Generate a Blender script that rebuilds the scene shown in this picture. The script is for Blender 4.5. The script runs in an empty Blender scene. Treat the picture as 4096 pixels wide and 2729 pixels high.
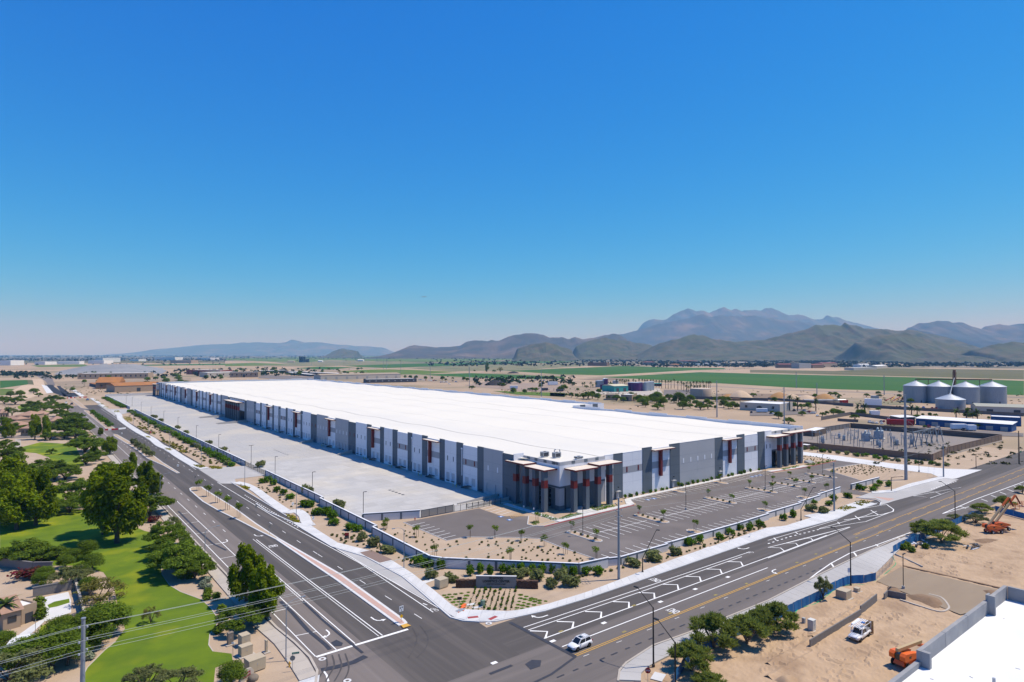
import bpy, bmesh, math, random
from mathutils import Vector, Matrix, noise
R = math.radians
rnd = random.Random(7)
sc = bpy.context.scene
C = sc.collection
# ------------------------------------------------------------------ camera, sky, sun, exposure
HEAD, PITCH, EYE, FOC = 52.0, 1.216, 50.0, 2520.0
cam_d = bpy.data.cameras.new('camera'); cam = bpy.data.objects.new('camera', cam_d); C.objects.link(cam)
cam.location = (0, 0, EYE); cam.rotation_euler = (R(90 + PITCH), 0, R(HEAD - 90))
cam_d.sensor_width = 36; cam_d.lens = FOC / 4096 * 36; cam_d.clip_start = 1; cam_d.clip_end = 120000
sc.camera = cam
SUN_EL, SUN_AZ = 63.0, -28.0            # azimuth of the sun, measured from +X towards +Y
world = bpy.data.worlds.new('World'); sc.world = world; world.use_nodes = True
wn = world.node_tree; wn.nodes.clear()
sky = wn.nodes.new('ShaderNodeTexSky'); sky.sky_type = 'NISHITA'; sky.sun_disc = False
sky.sun_elevation = R(SUN_EL); sky.sun_rotation = R(90 - SUN_AZ); sky.altitude = 300
sky.air_density = 1.0; sky.dust_density = 0.3; sky.ozone_density = 2.0
sp = wn.nodes.new('ShaderNodeSeparateColor'); cb = wn.nodes.new('ShaderNodeCombineColor'); wn.links.new(sky.outputs[0], sp.inputs[0])
for ch, (gain, power) in enumerate(((1.45, 2.85), (.80, 1.02), (1.02, .46))):      # the deep polarised blue of the clear desert sky
    pw_ = wn.nodes.new('ShaderNodeMath'); pw_.operation = 'POWER'; pw_.inputs[1].default_value = power; ml = wn.nodes.new('ShaderNodeMath'); ml.operation = 'MULTIPLY'
    ml.inputs[1].default_value = gain * 10 * .1 ** power; wn.links.new(sp.outputs[ch], pw_.inputs[0]); wn.links.new(pw_.outputs[0], ml.inputs[0]); wn.links.new(ml.outputs[0], cb.inputs[ch])
bg = wn.nodes.new('ShaderNodeBackground'); bg.inputs['Strength'].default_value = 0.1
wo = wn.nodes.new('ShaderNodeOutputWorld'); wn.links.new(cb.outputs[0], bg.inputs[0]); wn.links.new(bg.outputs[0], wo.inputs[0])
sun_d = bpy.data.lights.new('sun', 'SUN'); sun_d.energy = 5.0; sun_d.angle = R(0.53); sun_d.color = (1, 0.93, 0.81)
sun = bpy.data.objects.new('sun', sun_d); C.objects.link(sun)
sv = Vector((math.cos(R(SUN_EL)) * math.cos(R(SUN_AZ)), math.cos(R(SUN_EL)) * math.sin(R(SUN_AZ)), math.sin(R(SUN_EL))))
sun.rotation_euler = sv.to_track_quat('Z', 'Y').to_euler(); sun.location = sv * 300
sc.view_settings.view_transform = 'Standard'; sc.view_settings.look = 'None'; sc.view_settings.gamma = 1
sc.view_settings.exposure = 0.08; sc.view_settings.use_curve_mapping = False
sc.render.engine = 'CYCLES'
sc.cycles.max_bounces = 6; sc.cycles.diffuse_bounces = 3; sc.cycles.glossy_bounces = 3; sc.cycles.transparent_max_bounces = 6
sc.cycles.volume_bounces = 0; sc.cycles.use_denoising = True
try: sc.cycles.denoiser = 'OPENIMAGEDENOISE'
except Exception: pass

# ------------------------------------------------------------------ survey: where a point of the ground lies (metres; X along the street, Y along the avenue)
def S(n, x, y, z=0.0):
    px = (0, 1024, 2048, 3072)[(n - 1) % 4] + x * 1024 / 2354; py = (1400 if n < 5 else 2047) + y * 1024 / 2354
    return F(px, py, z)
def F(px, py, z=0.0):
    p = R(PITCH); dx = (px - 2048) / FOC; dy = (1364.5 - py) / FOC
    fy = math.cos(p) - dy * math.sin(p); fz = math.sin(p) + dy * math.cos(p)
    t = (z - EYE) / fz; a = R(90 - HEAD)
    return (t * (dx * math.cos(a) + fy * math.sin(a)), t * (-dx * math.sin(a) + fy * math.cos(a)))
def SL(n, *pts): return [S(n, *p) for p in pts]

# ------------------------------------------------------------------ materials
MATS = {}
def mat(name, c, c2=None, scale=1.0, rough=0.85, detail=4, contrast=0.5, bump=0.0, bscale=None, metal=0.0, island=0.0, spec=0.3, stretch=None, alpha=1.0, c3=None, scale3=0.05, amt3=0.5, objrand=0.0):
    if name in MATS: return MATS[name]
    m = bpy.data.materials.new(name); m.use_nodes = True; nt = m.node_tree; N = nt.nodes; Lk = nt.links
    b = N['Principled BSDF']; b.inputs['Roughness'].default_value = rough; b.inputs['Metallic'].default_value = metal
    b.inputs['Specular IOR Level'].default_value = spec
    col = None
    geo = N.new('ShaderNodeNewGeometry')
    src = geo.outputs['Position']
    if stretch:
        mp = N.new('ShaderNodeMapping'); mp.inputs['Scale'].default_value = stretch; Lk.new(src, mp.inputs[0]); src = mp.outputs[0]
    def tex(s, d, r=0.55):
        t = N.new('ShaderNodeTexNoise'); t.inputs['Scale'].default_value = s; t.inputs['Detail'].default_value = d
        t.inputs['Roughness'].default_value = r; Lk.new(src, t.inputs['Vector']); return t.outputs['Fac']
    def ramp(fac, a, z):
        r = N.new('ShaderNodeMapRange'); r.inputs['From Min'].default_value = a; r.inputs['From Max'].default_value = z; Lk.new(fac, r.inputs['Value']); return r.outputs[0]
    def mix(fac, A, B, kind='MIX'):
        x = N.new('ShaderNodeMix'); x.data_type = 'RGBA'; x.blend_type = kind
        if isinstance(fac, float): x.inputs[0].default_value = fac
        else: Lk.new(fac, x.inputs[0])
        for s, v in ((6, A), (7, B)):
            if isinstance(v, tuple): x.inputs[s].default_value = (*v, 1)
            else: Lk.new(v, x.inputs[s])
        return x.outputs[2]
    if c2:
        col = mix(ramp(tex(scale, detail), 0.5 - contrast / 2, 0.5 + contrast / 2), tuple(c), tuple(c2))
    else:
        col = tuple(c)
    if c3:
        col = mix(ramp(tex(scale3, 3), 0.5, 0.5 + amt3 / 2), col, tuple(c3))
    if island or objrand:
        if island:
            f = geo.outputs['Random Per Island']; a = island
        else:
            oi = N.new('ShaderNodeObjectInfo'); f = oi.outputs['Random']; a = objrand
        r = N.new('ShaderNodeMapRange'); r.inputs['To Min'].default_value = 1 - a; r.inputs['To Max'].default_value = 1 + a; Lk.new(f, r.inputs['Value'])
        cc = N.new('ShaderNodeCombineColor'); [Lk.new(r.outputs[0], cc.inputs[k]) for k in range(3)]
        col = mix(1.0, col, cc.outputs[0], 'MULTIPLY')
    if isinstance(col, tuple): b.inputs['Base Color'].default_value = (*col, 1)
    else: Lk.new(col, b.inputs['Base Color'])
    if bump:
        bp = N.new('ShaderNodeBump'); bp.inputs['Strength'].default_value = bump; bp.inputs['Distance'].default_value = 0.1
        Lk.new(tex(bscale or scale * 3, 5), bp.inputs['Height']); Lk.new(bp.outputs[0], b.inputs['Normal'])
    if alpha < 1: b.inputs['Alpha'].default_value = alpha
    MATS[name] = m
    return m
def foliage(name, c, c2, trans=0.3):
    if name in MATS: return MATS[name]
    m = bpy.data.materials.new(name); m.use_nodes = True; nt = m.node_tree; N = nt.nodes; Lk = nt.links
    N.clear(); out = N.new('ShaderNodeOutputMaterial')
    geo = N.new('ShaderNodeNewGeometry'); oi = N.new('ShaderNodeObjectInfo')
    mx = N.new('ShaderNodeMix'); mx.data_type = 'RGBA'; mx.inputs[6].default_value = (*c, 1); mx.inputs[7].default_value = (*c2, 1)
    Lk.new(geo.outputs['Random Per Island'], mx.inputs[0])
    mr = N.new('ShaderNodeMapRange'); mr.inputs['To Min'].default_value = 0.78; mr.inputs['To Max'].default_value = 1.22; Lk.new(oi.outputs['Random'], mr.inputs[0])
    hv = N.new('ShaderNodeHueSaturation'); Lk.new(mx.outputs[2], hv.inputs['Color']); Lk.new(mr.outputs[0], hv.inputs['Value'])
    d = N.new('ShaderNodeBsdfDiffuse'); t = N.new('ShaderNodeBsdfTranslucent'); ms = N.new('ShaderNodeMixShader'); ms.inputs[0].default_value = trans
    Lk.new(hv.outputs[0], d.inputs[0]); Lk.new(hv.outputs[0], t.inputs[0]); Lk.new(d.outputs[0], ms.inputs[1]); Lk.new(t.outputs[0], ms.inputs[2]); Lk.new(ms.outputs[0], out.inputs[0])
    MATS[name] = m
    return m

# ------------------------------------------------------------------ mesh building
class MB:
    def __init__(s): s.v = []; s.f = []; s.mi = []; s.cur = 0
    def add(s, vs, fs):
        o = len(s.v); s.v += [tuple(v) for v in vs]; s.f += [tuple(i + o for i in f) for f in fs]; s.mi += [s.cur] * len(fs); return s
    def box(s, x0, x1, y0, y1, z0, z1):
        return s.add([(x0,y0,z0),(x1,y0,z0),(x1,y1,z0),(x0,y1,z0),(x0,y0,z1),(x1,y0,z1),(x1,y1,z1),(x0,y1,z1)],
                     [(3,2,1,0),(4,5,6,7),(0,1,5,4),(1,2,6,5),(2,3,7,6),(3,0,4,7)])
    def cbox(s, x, y, z, sx, sy, sz, rz=0.0, rx=0.0, ry=0.0):
        m = Matrix.Translation((x, y, z)) @ Matrix.Rotation(rz, 4, 'Z') @ Matrix.Rotation(ry, 4, 'Y') @ Matrix.Rotation(rx, 4, 'X')
        a, b, c = sx / 2, sy / 2, sz / 2
        vs = [m @ Vector(q) for q in ((-a,-b,-c),(a,-b,-c),(a,b,-c),(-a,b,-c),(-a,-b,c),(a,-b,c),(a,b,c),(-a,b,c))]
        return s.add(vs, [(3,2,1,0),(4,5,6,7),(0,1,5,4),(1,2,6,5),(2,3,7,6),(3,0,4,7)])
    def prism(s, poly, z0, z1, bottom=False):
        a = sum(p[0] * q[1] - q[0] * p[1] for p, q in zip(poly, poly[1:] + poly[:1]))
        if a < 0: poly = poly[::-1]
        n = len(poly)
        fs = [tuple(range(n, 2 * n))] + [(i, (i + 1) % n, n + (i + 1) % n, n + i) for i in range(n)]
        if bottom: fs.append(tuple(range(n))[::-1])
        return s.add([(x, y, z0) for x, y in poly] + [(x, y, z1) for x, y in poly], fs)
    def sheet(s, poly, z):
        a = sum(p[0] * q[1] - q[0] * p[1] for p, q in zip(poly, poly[1:] + poly[:1]))
        if a < 0: poly = poly[::-1]
        return s.add([(x, y, z) for x, y in poly], [tuple(range(len(poly)))])
    def bar(s, p, q, w, h, up=(0, 0, 1)):
        p, q = Vector(p), Vector(q); d = (q - p).normalized(); u = Vector(up)
        if abs(d.dot(u)) > 0.98: u = Vector((1, 0, 0))
        r = d.cross(u).normalized() * w / 2; u = r.cross(d).normalized() * h / 2
        vs = [p - r - u, p + r - u, p + r + u, p - r + u, q - r - u, q + r - u, q + r + u, q - r + u]
        return s.add(vs, [(0,1,2,3),(7,6,5,4),(0,4,5,1),(1,5,6,2),(2,6,7,3),(3,7,4,0)])
    def tube(s, pts, r, n=6, cap=True):
        pts = [Vector(p) for p in pts]; rs = r if isinstance(r, (list, tuple)) else [r] * len(pts); o = len(s.v); vs = []
        for i, p in enumerate(pts):
            d = (pts[min(i + 1, len(pts) - 1)] - pts[max(i - 1, 0)]).normalized()
            u = Vector((0, 0, 1)) if abs(d.z) < 0.95 else Vector((1, 0, 0))
            a = d.cross(u).normalized(); b = a.cross(d)
            vs += [p + (a * math.cos(6.2832 * k / n) + b * math.sin(6.2832 * k / n)) * rs[i] for k in range(n)]
        fs = [(i * n + k, i * n + (k + 1) % n, (i + 1) * n + (k + 1) % n, (i + 1) * n + k) for i in range(len(pts) - 1) for k in range(n)]
        if cap: fs += [tuple(range(n))[::-1], tuple(range((len(pts) - 1) * n, len(pts) * n))]
        return s.add(vs, fs)
    def lathe(s, prof, n=16, cx=0.0, cy=0.0, top=True):
        vs = [(cx + r * math.cos(6.2832 * k / n), cy + r * math.sin(6.2832 * k / n), z) for r, z in prof for k in range(n)]
        fs = [(i * n + k, i * n + (k + 1) % n, (i + 1) * n + (k + 1) % n, (i + 1) * n + k) for i in range(len(prof) - 1) for k in range(n)]
        if top: fs.append(tuple(range((len(prof) - 1) * n, len(prof) * n)))
        return s.add(vs, fs)
    def mesh(s, name, ms, smooth=False):
        me = bpy.data.meshes.new(name); me.from_pydata(s.v, [], s.f); ms = ms if isinstance(ms, (list, tuple)) else [ms]
        for m in ms: me.materials.append(m)
        if len(ms) > 1: me.polygons.foreach_set('material_index', s.mi)
        if smooth: me.polygons.foreach_set('use_smooth', [True] * len(me.polygons))
        me.update(); return me
    def build(s, name, m, parent=None, loc=None, rz=0.0, smooth=False, kind=None):
        return put(name, s.mesh(name, m, smooth), parent, loc, rz, kind)
def put(name, me, parent=None, loc=None, rz=0.0, kind=None):
    o = bpy.data.objects.new(name, me); C.objects.link(o)
    if parent: o.parent = parent
    if loc: o.location = loc if len(loc) == 3 else (*loc, 0)
    if rz: o.rotation_euler = (0, 0, rz)
    if kind: o['kind'] = kind
    return o
def tag(o, label, cat, group=None):
    o['label'] = label; o['category'] = cat
    if group: o['group'] = group
    return o
def thing(name, label, cat, loc=(0, 0, 0), rz=0.0, group=None):
    o = bpy.data.objects.new(name, None); C.objects.link(o); o.location = loc if len(loc) == 3 else (*loc, 0); o.rotation_euler = (0, 0, rz)
    o.empty_display_size = 0.3
    return tag(o, label, cat, group)
def kids(o): return [k for k in KID.get(o.name, [])] if o.name in KID else list(o.children)
KID = {}
def dup(root, loc, rz=0.0, scale=None, label=None, group=None):
    def cp(o, par):
        c = o.copy(); C.objects.link(c); c.parent = par
        if o.name not in KID: KID[o.name] = list(o.children)
        for k in KID[o.name]: cp(k, c)
        return c
    r = cp(root, None); r.location = loc if len(loc) == 3 else (*loc, 0); r.rotation_euler = (0, 0, rz)
    if scale: r.scale = (scale,) * 3 if isinstance(scale, (int, float)) else scale
    if label: r['label'] = label
    if group: r['group'] = group
    return r
def strip(A, B):
    return list(A) + list(reversed(B))
def offset(pl, d):
    out = []
    for i, p in enumerate(pl):
        a = Vector(pl[max(i - 1, 0)]); b = Vector(pl[min(i + 1, len(pl) - 1)]); t = (b - a).normalized(); out.append((p[0] - t.y * d, p[1] + t.x * d))
    return out
def resample(pl, step):
    pl = [Vector(p) for p in pl]; out = [tuple(pl[0])]; acc = 0.0
    for a, b in zip(pl, pl[1:]):
        L = (b - a).length; t = step - acc
        while t < L: out.append(tuple(a + (b - a) * t / L)); t += step
        acc = L - (t - step)
    if (Vector(out[-1]) - pl[-1]).length > step * 0.3: out.append(tuple(pl[-1]))
    else: out[-1] = tuple(pl[-1])
    return out
def smooth_line(pl, k=4):
    out = []
    for i in range(len(pl) - 1):
        p0, p1, p2, p3 = (Vector(pl[max(0, i - 1)]), Vector(pl[i]), Vector(pl[i + 1]), Vector(pl[min(len(pl) - 1, i + 2)]))
        for j in range(k):
            t = j / k
            out.append(tuple(0.5 * (2 * p1 + (p2 - p0) * t + (2 * p0 - 5 * p1 + 4 * p2 - p3) * t * t + (3 * p1 - p0 - 3 * p2 + p3) * t ** 3)))
    return out + [tuple(pl[-1])]
# ------------------------------------------------------------------ terrain
PLATE = {1: (0, 1330, .3823), 2: (900, 1330, .3823), 3: (1800, 1200, .3823), 4: (2700, 1200, .3823), 5: (2200, 1400, .33985), 6: (3300, 1200, .33815), 7: (3000, 1440, .28037), 8: (1560, 1460, .29737)}
def V(k, x, y, z=0.0):
    a, b, s = PLATE[k]; return F(a + x * s, b + y * s, z)
def VL(*pts): return [V(*p) for p in pts]
def V3(k, x, y, z=0.0): p = V(k, x, y); return (p[0], p[1], z)
sand = mat('desert_soil', (.42, .31, .205), (.33, .24, .16), scale=.02, rough=.95, detail=9, contrast=.5, c3=(.19, .165, .095), scale3=.0035, amt3=.35)
g = MB(); n = 96
g.add([(0, 0, 0)] + [(math.cos(6.2832 * k / n) * r, math.sin(6.2832 * k / n) * r, 0) for r in (3000, 70000) for k in range(n)],
      [(0, 1 + k, 1 + (k + 1) % n) for k in range(n)] + [(1 + k, 1 + n + k, 1 + n + (k + 1) % n, 1 + (k + 1) % n) for k in range(n)])
g.build('ground', sand, kind='structure')
ZF = [.03]
def field(name, pts, m, z, kind='structure'):
    ZF[0] += .006
    return MB().sheet(pts, ZF[0]).build(name, m, kind=kind)
crop1 = mat('crop_green', (.036, .115, .007), (.026, .085, .006), scale=.015, contrast=.5, stretch=(1, .15, 1), c3=(.07, .125, .012), scale3=.003, rough=.95)
crop2 = mat('crop_pale', (.10, .155, .015), (.07, .125, .012), scale=.012, contrast=.6, rough=.95, c3=(.17, .16, .04), scale3=.006)
crop3 = mat('fallow_olive', (.12, .105, .04), (.09, .095, .032), scale=.02, contrast=.7, rough=.95, stretch=(1, .2, 1), c3=(.2, .15, .09), scale3=.008)
stub = mat('stubble_field', (.24, .19, .11), (.15, .16, .075), scale=.02, contrast=.6, rough=.95, c3=(.08, .12, .05), scale3=.008, amt3=.4)
scrub_m = mat('scrubland_soil', (.14, .12, .072), (.045, .06, .03), scale=.012, detail=9, contrast=.3, rough=.95, c3=(.34, .26, .18), scale3=.005, amt3=.3)
field('scrubland', [F(1500, 1470), F(2300, 1462), F(3000, 1466), F(4500, 1478), F(4500, 1421), F(1500, 1421)], scrub_m, 0)
field('scrubland', [F(-600, 1421), F(1500, 1421), F(1500, 1440), F(600, 1446), F(-600, 1452)], scrub_m, 0)
field('stubble_field', VL((3,0,690),(3,700,672),(3,1300,655),(3,1450,690),(3,600,740),(3,0,745)) , stub, .05)
field('stubble_field', VL((2,450,305),(2,900,310),(2,1100,293),(2,1500,302),(2,2200,318),(2,1250,350),(2,1000,355),(2,300,352),(2,700,335)), stub, .05)
field('stubble_field', VL((2,2354,352),(3,300,700),(3,300,745),(2,2354,410),(2,1900,375)), stub, .06)
field('crop_field', VL((5,640,322),(5,1770,262),(7,0,195),(7,2354,250)) + SL(4,(2354,285),(2354,418),(1320,380)) + VL((7,1300,422),(7,530,392),(5,1520,365)), crop1, .08)
field('crop_field', VL((5,0,225),(5,500,205),(5,870,190),(5,1500,208),(5,2050,215),(5,2070,228),(5,1700,238),(5,600,300),(5,350,292),(3,1150,780),(3,580,742)), crop1, .08)
field('fallow_field', VL((7,0,140),(7,1200,160),(7,1960,120)) + SL(4,(2354,185),(2354,272)) + VL((7,2354,238),(7,0,185)), crop3, .08)
field('crop_field', VL((8,370,130),(8,1100,112),(8,2354,160),(8,2354,190),(8,1800,190),(8,1300,178),(8,700,150)), crop1, .08)
field('crop_field', VL((8,0,60),(8,350,70),(8,900,95),(8,450,125),(8,150,128),(2,1170,407),(2,1500,390)), crop2, .08)
field('crop_field', VL((2,1240,350),(2,1850,330),(3,0,662),(3,350,650),(3,900,632),(3,1400,640),(3,1150,655),(3,500,672),(3,0,690),(2,2354,350),(2,1700,372),(2,1400,362)), crop1, .08)
field('crop_field', VL((2,0,270),(2,400,265),(2,1400,245),(3,0,590),(3,600,615),(3,700,625),(3,100,650),(2,2354,312),(2,1500,300),(2,1100,290),(2,900,310),(2,450,305),(2,0,290)), crop2, .08)
field('crop_field', VL((2,0,330),(2,300,318),(2,700,335),(2,300,350),(2,0,355)), crop2, .08)
field('crop_field', VL((2,720,375),(2,1000,358),(2,1350,365),(2,1100,390)), crop1, .08)
field('crop_field', VL((1,0,505),(1,285,498),(1,295,545),(1,0,585)), crop1, .08)
field('fallow_field', VL((1,285,498),(1,340,500),(1,355,548),(1,295,545)), crop3, .08)
field('crop_field', VL((1,0,590),(1,150,592),(1,60,655),(1,0,660)), crop2, .08)
field('crop_field', VL((1,320,345),(1,880,335),(1,970,360),(1,400,362)), crop2, .08)
field('crop_field', VL((1,1020,352),(1,1700,335),(1,2354,325),(1,2354,342),(1,1500,350)), crop1, .08)
field('fallow_field', VL((1,0,300),(1,900,300),(1,2354,300),(1,2354,318),(1,0,322)), crop3, .05)
field('crop_field', VL((3,450,590),(3,750,580),(3,790,600),(3,560,605)), crop1, .08)
field('crop_field', VL((6,150,653),(6,1680,653),(6,1680,664),(6,150,664)), crop2, .08)
# tracks between the fields
trk = mat('dirt_track', (.55, .41, .28), (.46, .34, .23), scale=.03, rough=.95)
def track(pts, w, m=trk, name='dirt_track', z=.1):
    ZF[0] += .006; p = resample(pts, 60); return MB().sheet(strip(offset(p, w / 2), offset(p, -w / 2)), ZF[0]).build(name, m, kind='structure')
track(VL((5,0,340),(5,560,312),(5,1750,245),(5,2354,270),(7,2354,244)) + SL(4, (2354,280)), 14)
track(VL((5,0,190),(5,900,185)), 10)
track(VL((8,900,95),(8,1250,96),(8,2354,150)), 9)
track(VL((2,1350,365),(2,1750,378),(8,0,50),(8,900,92)), 9)
rdm = mat('far_asphalt', (.23, .21, .20), (.19, .175, .165), scale=.05, rough=.9)
track(VL((2,900,405),(2,1500,377),(2,1650,375)), 12, rdm, 'highway')
track(VL((5,0,370),(5,1200,400),(5,2354,452)) + VL((7,0,415),(7,1200,450),(7,2354,500)), 9, rdm, 'country_road', .12)
track(VL((8,0,150),(8,700,160),(8,1800,205),(8,2354,225),(5,0,368)), 9, rdm, 'country_road', .12)
track(SL(4,(1320,400),(2354,440)), 9, rdm, 'country_road', .12)

# ------------------------------------------------------------------ mountains: a crest line at its own distance, falling away to both sides in spurs
def fbm(x, y, s, o=5):
    v = 0; a = 1
    for k in range(o):
        v += a * (1 - abs(noise.noise(Vector((x * s, y * s, 3.7 * k + s * 1e4)))) * 2); a *= .5; s *= 2.1
    return v / 1.94
HV = Vector((math.cos(R(HEAD)), math.sin(R(HEAD)))); RV = Vector((HV.y, -HV.x))
def mountains(name, prof, D, W, m, cols=260, rows=46, rough=.75, back=.6):
    xs = [p[0] for p in prof]
    def crest(px):
        for (x0, y0), (x1, y1) in zip(prof, prof[1:]):
            if x0 <= px <= x1:
                t = (px - x0) / (x1 - x0); t = t * t * (3 - 2 * t) * .5 + t * .5
                return y0 + (y1 - y0) * t
        return prof[-1][1]
    b = MB(); vs = []
    for j in range(rows):
        q = j / (rows - 1); d = -W + (W + W * back) * q
        k = 1 - abs(d) / (W if d < 0 else W * back)
        for i in range(cols):
            px = xs[0] + (xs[-1] - xs[0]) * i / (cols - 1)
            s = (px - 2048) / FOC * D; ed = min(1, min(i, cols - 1 - i) / (cols * .10)); h = max(0, EYE + (1418 - crest(px)) / FOC * D) * (ed * ed * (3 - 2 * ed))
            f = fbm(s + 200 * noise.noise(Vector((s / W, d / W, 0))), d * .55, 1 / (W * .38), 6)
            jag = (fbm(s, d, 1 / (W * .13), 5) - .55) * .10
            e = max(0, k) ** 1.25 * (1 - rough * (1 - f) * (1 - k ** 2) ) + jag * (1 - k * .6) * min(1, k * 4)
            if k > .97: e += jag * .5
            z = h * e - 12 * (1 - min(1, k * 8))
            P = HV * (D + d) + RV * s
            vs.append((P.x, P.y, z))
    b.add(vs, [(j * cols + i, j * cols + i + 1, (j + 1) * cols + i + 1, (j + 1) * cols + i) for j in range(rows - 1) for i in range(cols - 1)])
    return b.build(name, m, smooth=True, kind='structure')
rock = mat('mountain_rock', (.075, .058, .042), (.03, .036, .022), scale=.004, detail=9, contrast=.35, rough=.95, c3=(.15, .105, .07), scale3=.0015, amt3=.4, bump=.6, bscale=.01)
hillm = mat('hill_scrub', (.105, .088, .055), (.036, .05, .022), scale=.013, detail=9, contrast=.3, rough=.95, c3=(.075, .085, .038), scale3=.004, amt3=.35, bump=.6, bscale=.03)
def K(k, *pts):
    a, b_, s = PLATE[k]; return [(a + x * s, b_ + y * s) for x, y in pts]
mountains('mountain', K(1, (1380,214),(1700,165),(2250,118),(2354,120)) + K(2, (120,108),(230,97),(450,100),(640,95),(710,72),(770,76),(850,96),(1000,100),(1200,125),(1430,140),(1780,155),(1900,180)), 27000, 4400, rock, cols=160, rows=24)
mountains('mountain', K(3, (1750,340),(1850,285),(1940,265),(2090,208),(2180,205),(2240,190),(2354,130)) + K(4, (70,118),(145,84),(220,105),(290,110),(360,138),(515,76),(600,105),(650,97),(710,118),(800,102),(890,104),(950,80),(1020,90),(1130,120),(1200,150),(1340,160),(1470,205),(1550,200),(1605,163),(1660,180),(1700,178),(1780,215),(1900,240),(2030,268),(2100,245),(2180,270),(2310,318)), 20000, 7000, rock, rows=60)
mountains('mountain', K(3, (1450,420),(1700,355),(1900,330),(2040,290),(2200,240),(2354,210)) + K(4, (120,190),(280,140),(360,170),(430,160),(700,160),(830,140),(1100,190),(1300,215),(1480,250),(1700,330)), 15500, 4600, rock, rows=50, cols=220)
mountains('mountain', K(6, (820,362),(930,335),(1030,312),(1140,258),(1230,254),(1330,235),(1420,240),(1500,265),(1580,246),(1700,290),(1850,345),(1930,300),(2030,280),(2150,305),(2250,290),(2354,262),(2700,250)), 11500, 3600, rock, rows=50, cols=200)
mountains('hill', K(2, (1650,190),(1760,165),(1900,152),(1990,128),(2080,140),(2200,155),(2354,150)) + K(3, (0,490),(100,480),(180,435),(260,420),(390,425),(510,415),(620,375),(720,360),(800,347),(910,345),(970,355),(1050,392),(1165,388),(1240,408),(1300,386),(1380,400),(1500,395),(1620,360),(1740,350),(1900,420),(2100,500)), 9500, 2400, rock, rows=40)
mountains('hill', K(3, (1230,510),(1330,480),(1420,435),(1560,395),(1640,385),(1800,420),(2000,450),(2200,490)), 6200, 1000, hillm, rows=40, cols=160)
mountains('hill', K(3, (640,540),(720,500),(870,460),(990,443),(1100,458),(1180,490),(1330,530)), 5200, 700, hillm, rows=40, cols=140)
mountains('hill', K(2, (1110,198),(1230,165),(1300,180),(1420,198)), 9000, 900, hillm, rows=20, cols=60)
mountains('hill', K(3, (1800,530),(1950,480),(2100,480),(2250,440),(2354,415)) + K(4, (100,375),(200,360),(330,382),(400,410),(540,430),(700,432),(900,420),(1080,385),(1200,345),(1340,320),(1480,268),(1640,262),(1740,270),(1775,235),(1850,265),(2000,300),(2150,305),(2300,320)) + K(6, (800,365),(1000,350),(1200,400),(1450,450),(1700,500),(1900,540)), 5600, 1250, hillm, rows=54, cols=330)
mountains('hill', K(6, (200,560),(420,490),(640,410),(830,400),(970,382),(1080,420),(1250,470),(1450,510),(1700,560),(1900,600)), 4400, 800, hillm, rows=44, cols=200)
mountains('hill', K(6, (1620,620),(1800,580),(2000,530),(2200,495),(2354,500),(2700,480)), 4000, 700, hillm, rows=44, cols=140)
# ------------------------------------------------------------------ haze: the valley's air
hz = MB()
hc = [Vector((HV * d + RV * s)) for d, s in ((-600, -900), (-600, 900), (33500, 30000), (33500, -30000))]
hz.prism([tuple(p) for p in hc], -2, 1750, bottom=True)
hm = bpy.data.materials.new('haze_air'); hm.use_nodes = True; hn = hm.node_tree; hn.nodes.clear()
pv = hn.nodes.new('ShaderNodeVolumePrincipled'); pv.inputs['Color'].default_value = (.23, .56, 1.0, 1); pv.inputs['Density'].default_value = 6.5e-5
pv.inputs['Anisotropy'].default_value = 0.0; pv.inputs['Absorption Color'].default_value = (1, 1, 1, 1)
ho = hn.nodes.new('ShaderNodeOutputMaterial'); hn.links.new(pv.outputs[0], ho.inputs['Volume'])
hzo = hz.build('haze', hm, kind='stuff'); hzo['label'] = 'thin blue summer haze over the valley'
# ------------------------------------------------------------------ roads, kerbs, walks, yards
asph_new = mat('asphalt_new', (.074, .066, .061), (.098, .087, .080), scale=.5, rough=.92, detail=8, contrast=.6, c3=(.125, .108, .097), scale3=.5, amt3=.6, stretch=(1, .035, 1))
asph_st = mat('asphalt_street', (.074, .066, .061), (.098, .087, .080), scale=.5, rough=.92, detail=8, contrast=.6, c3=(.125, .108, .097), scale3=.5, amt3=.6, stretch=(.035, 1, 1))
asph_old = mat('asphalt_old', (.185, .157, .140), (.145, .125, .113), scale=.5, rough=.93, detail=8, contrast=.6, c3=(.22, .188, .168), scale3=.4, amt3=.6, stretch=(1, .035, 1))
asph_so = mat('asphalt_street_old', (.150, .130, .118), (.118, .104, .096), scale=.5, rough=.93, detail=8, contrast=.6, c3=(.18, .155, .14), scale3=.4, amt3=.6, stretch=(.035, 1, 1))
asph_lot = mat('asphalt_lot', (.128, .111, .102), (.150, .131, .121), scale=.18, rough=.93, detail=8, contrast=.6, c3=(.19, .165, .15), scale3=.045, amt3=.5, bump=.15, bscale=40)
asph_fresh = mat('asphalt_fresh', (.022, .022, .026), (.03, .03, .034), scale=.1, rough=.85)
conc_w = mat('concrete_pale', (.60, .595, .58), (.53, .525, .51), scale=.5, rough=.85, detail=8, contrast=.6, objrand=.06)
conc_y = mat('concrete_yard', (.45, .437, .412), (.40, .388, .364), scale=.12, rough=.8, detail=9, contrast=.6, objrand=.07, c3=(.50, .465, .40), scale3=.03, amt3=.3)
conc_d = mat('concrete_drive', (.42, .405, .385), (.36, .345, .325), scale=.15, rough=.85, detail=8, contrast=.6, c3=(.47, .455, .43), scale3=.05)
conc_b = mat('concrete_beige', (.44, .39, .33), (.39, .345, .29), scale=.4, rough=.88, detail=8, objrand=.06)
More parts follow.
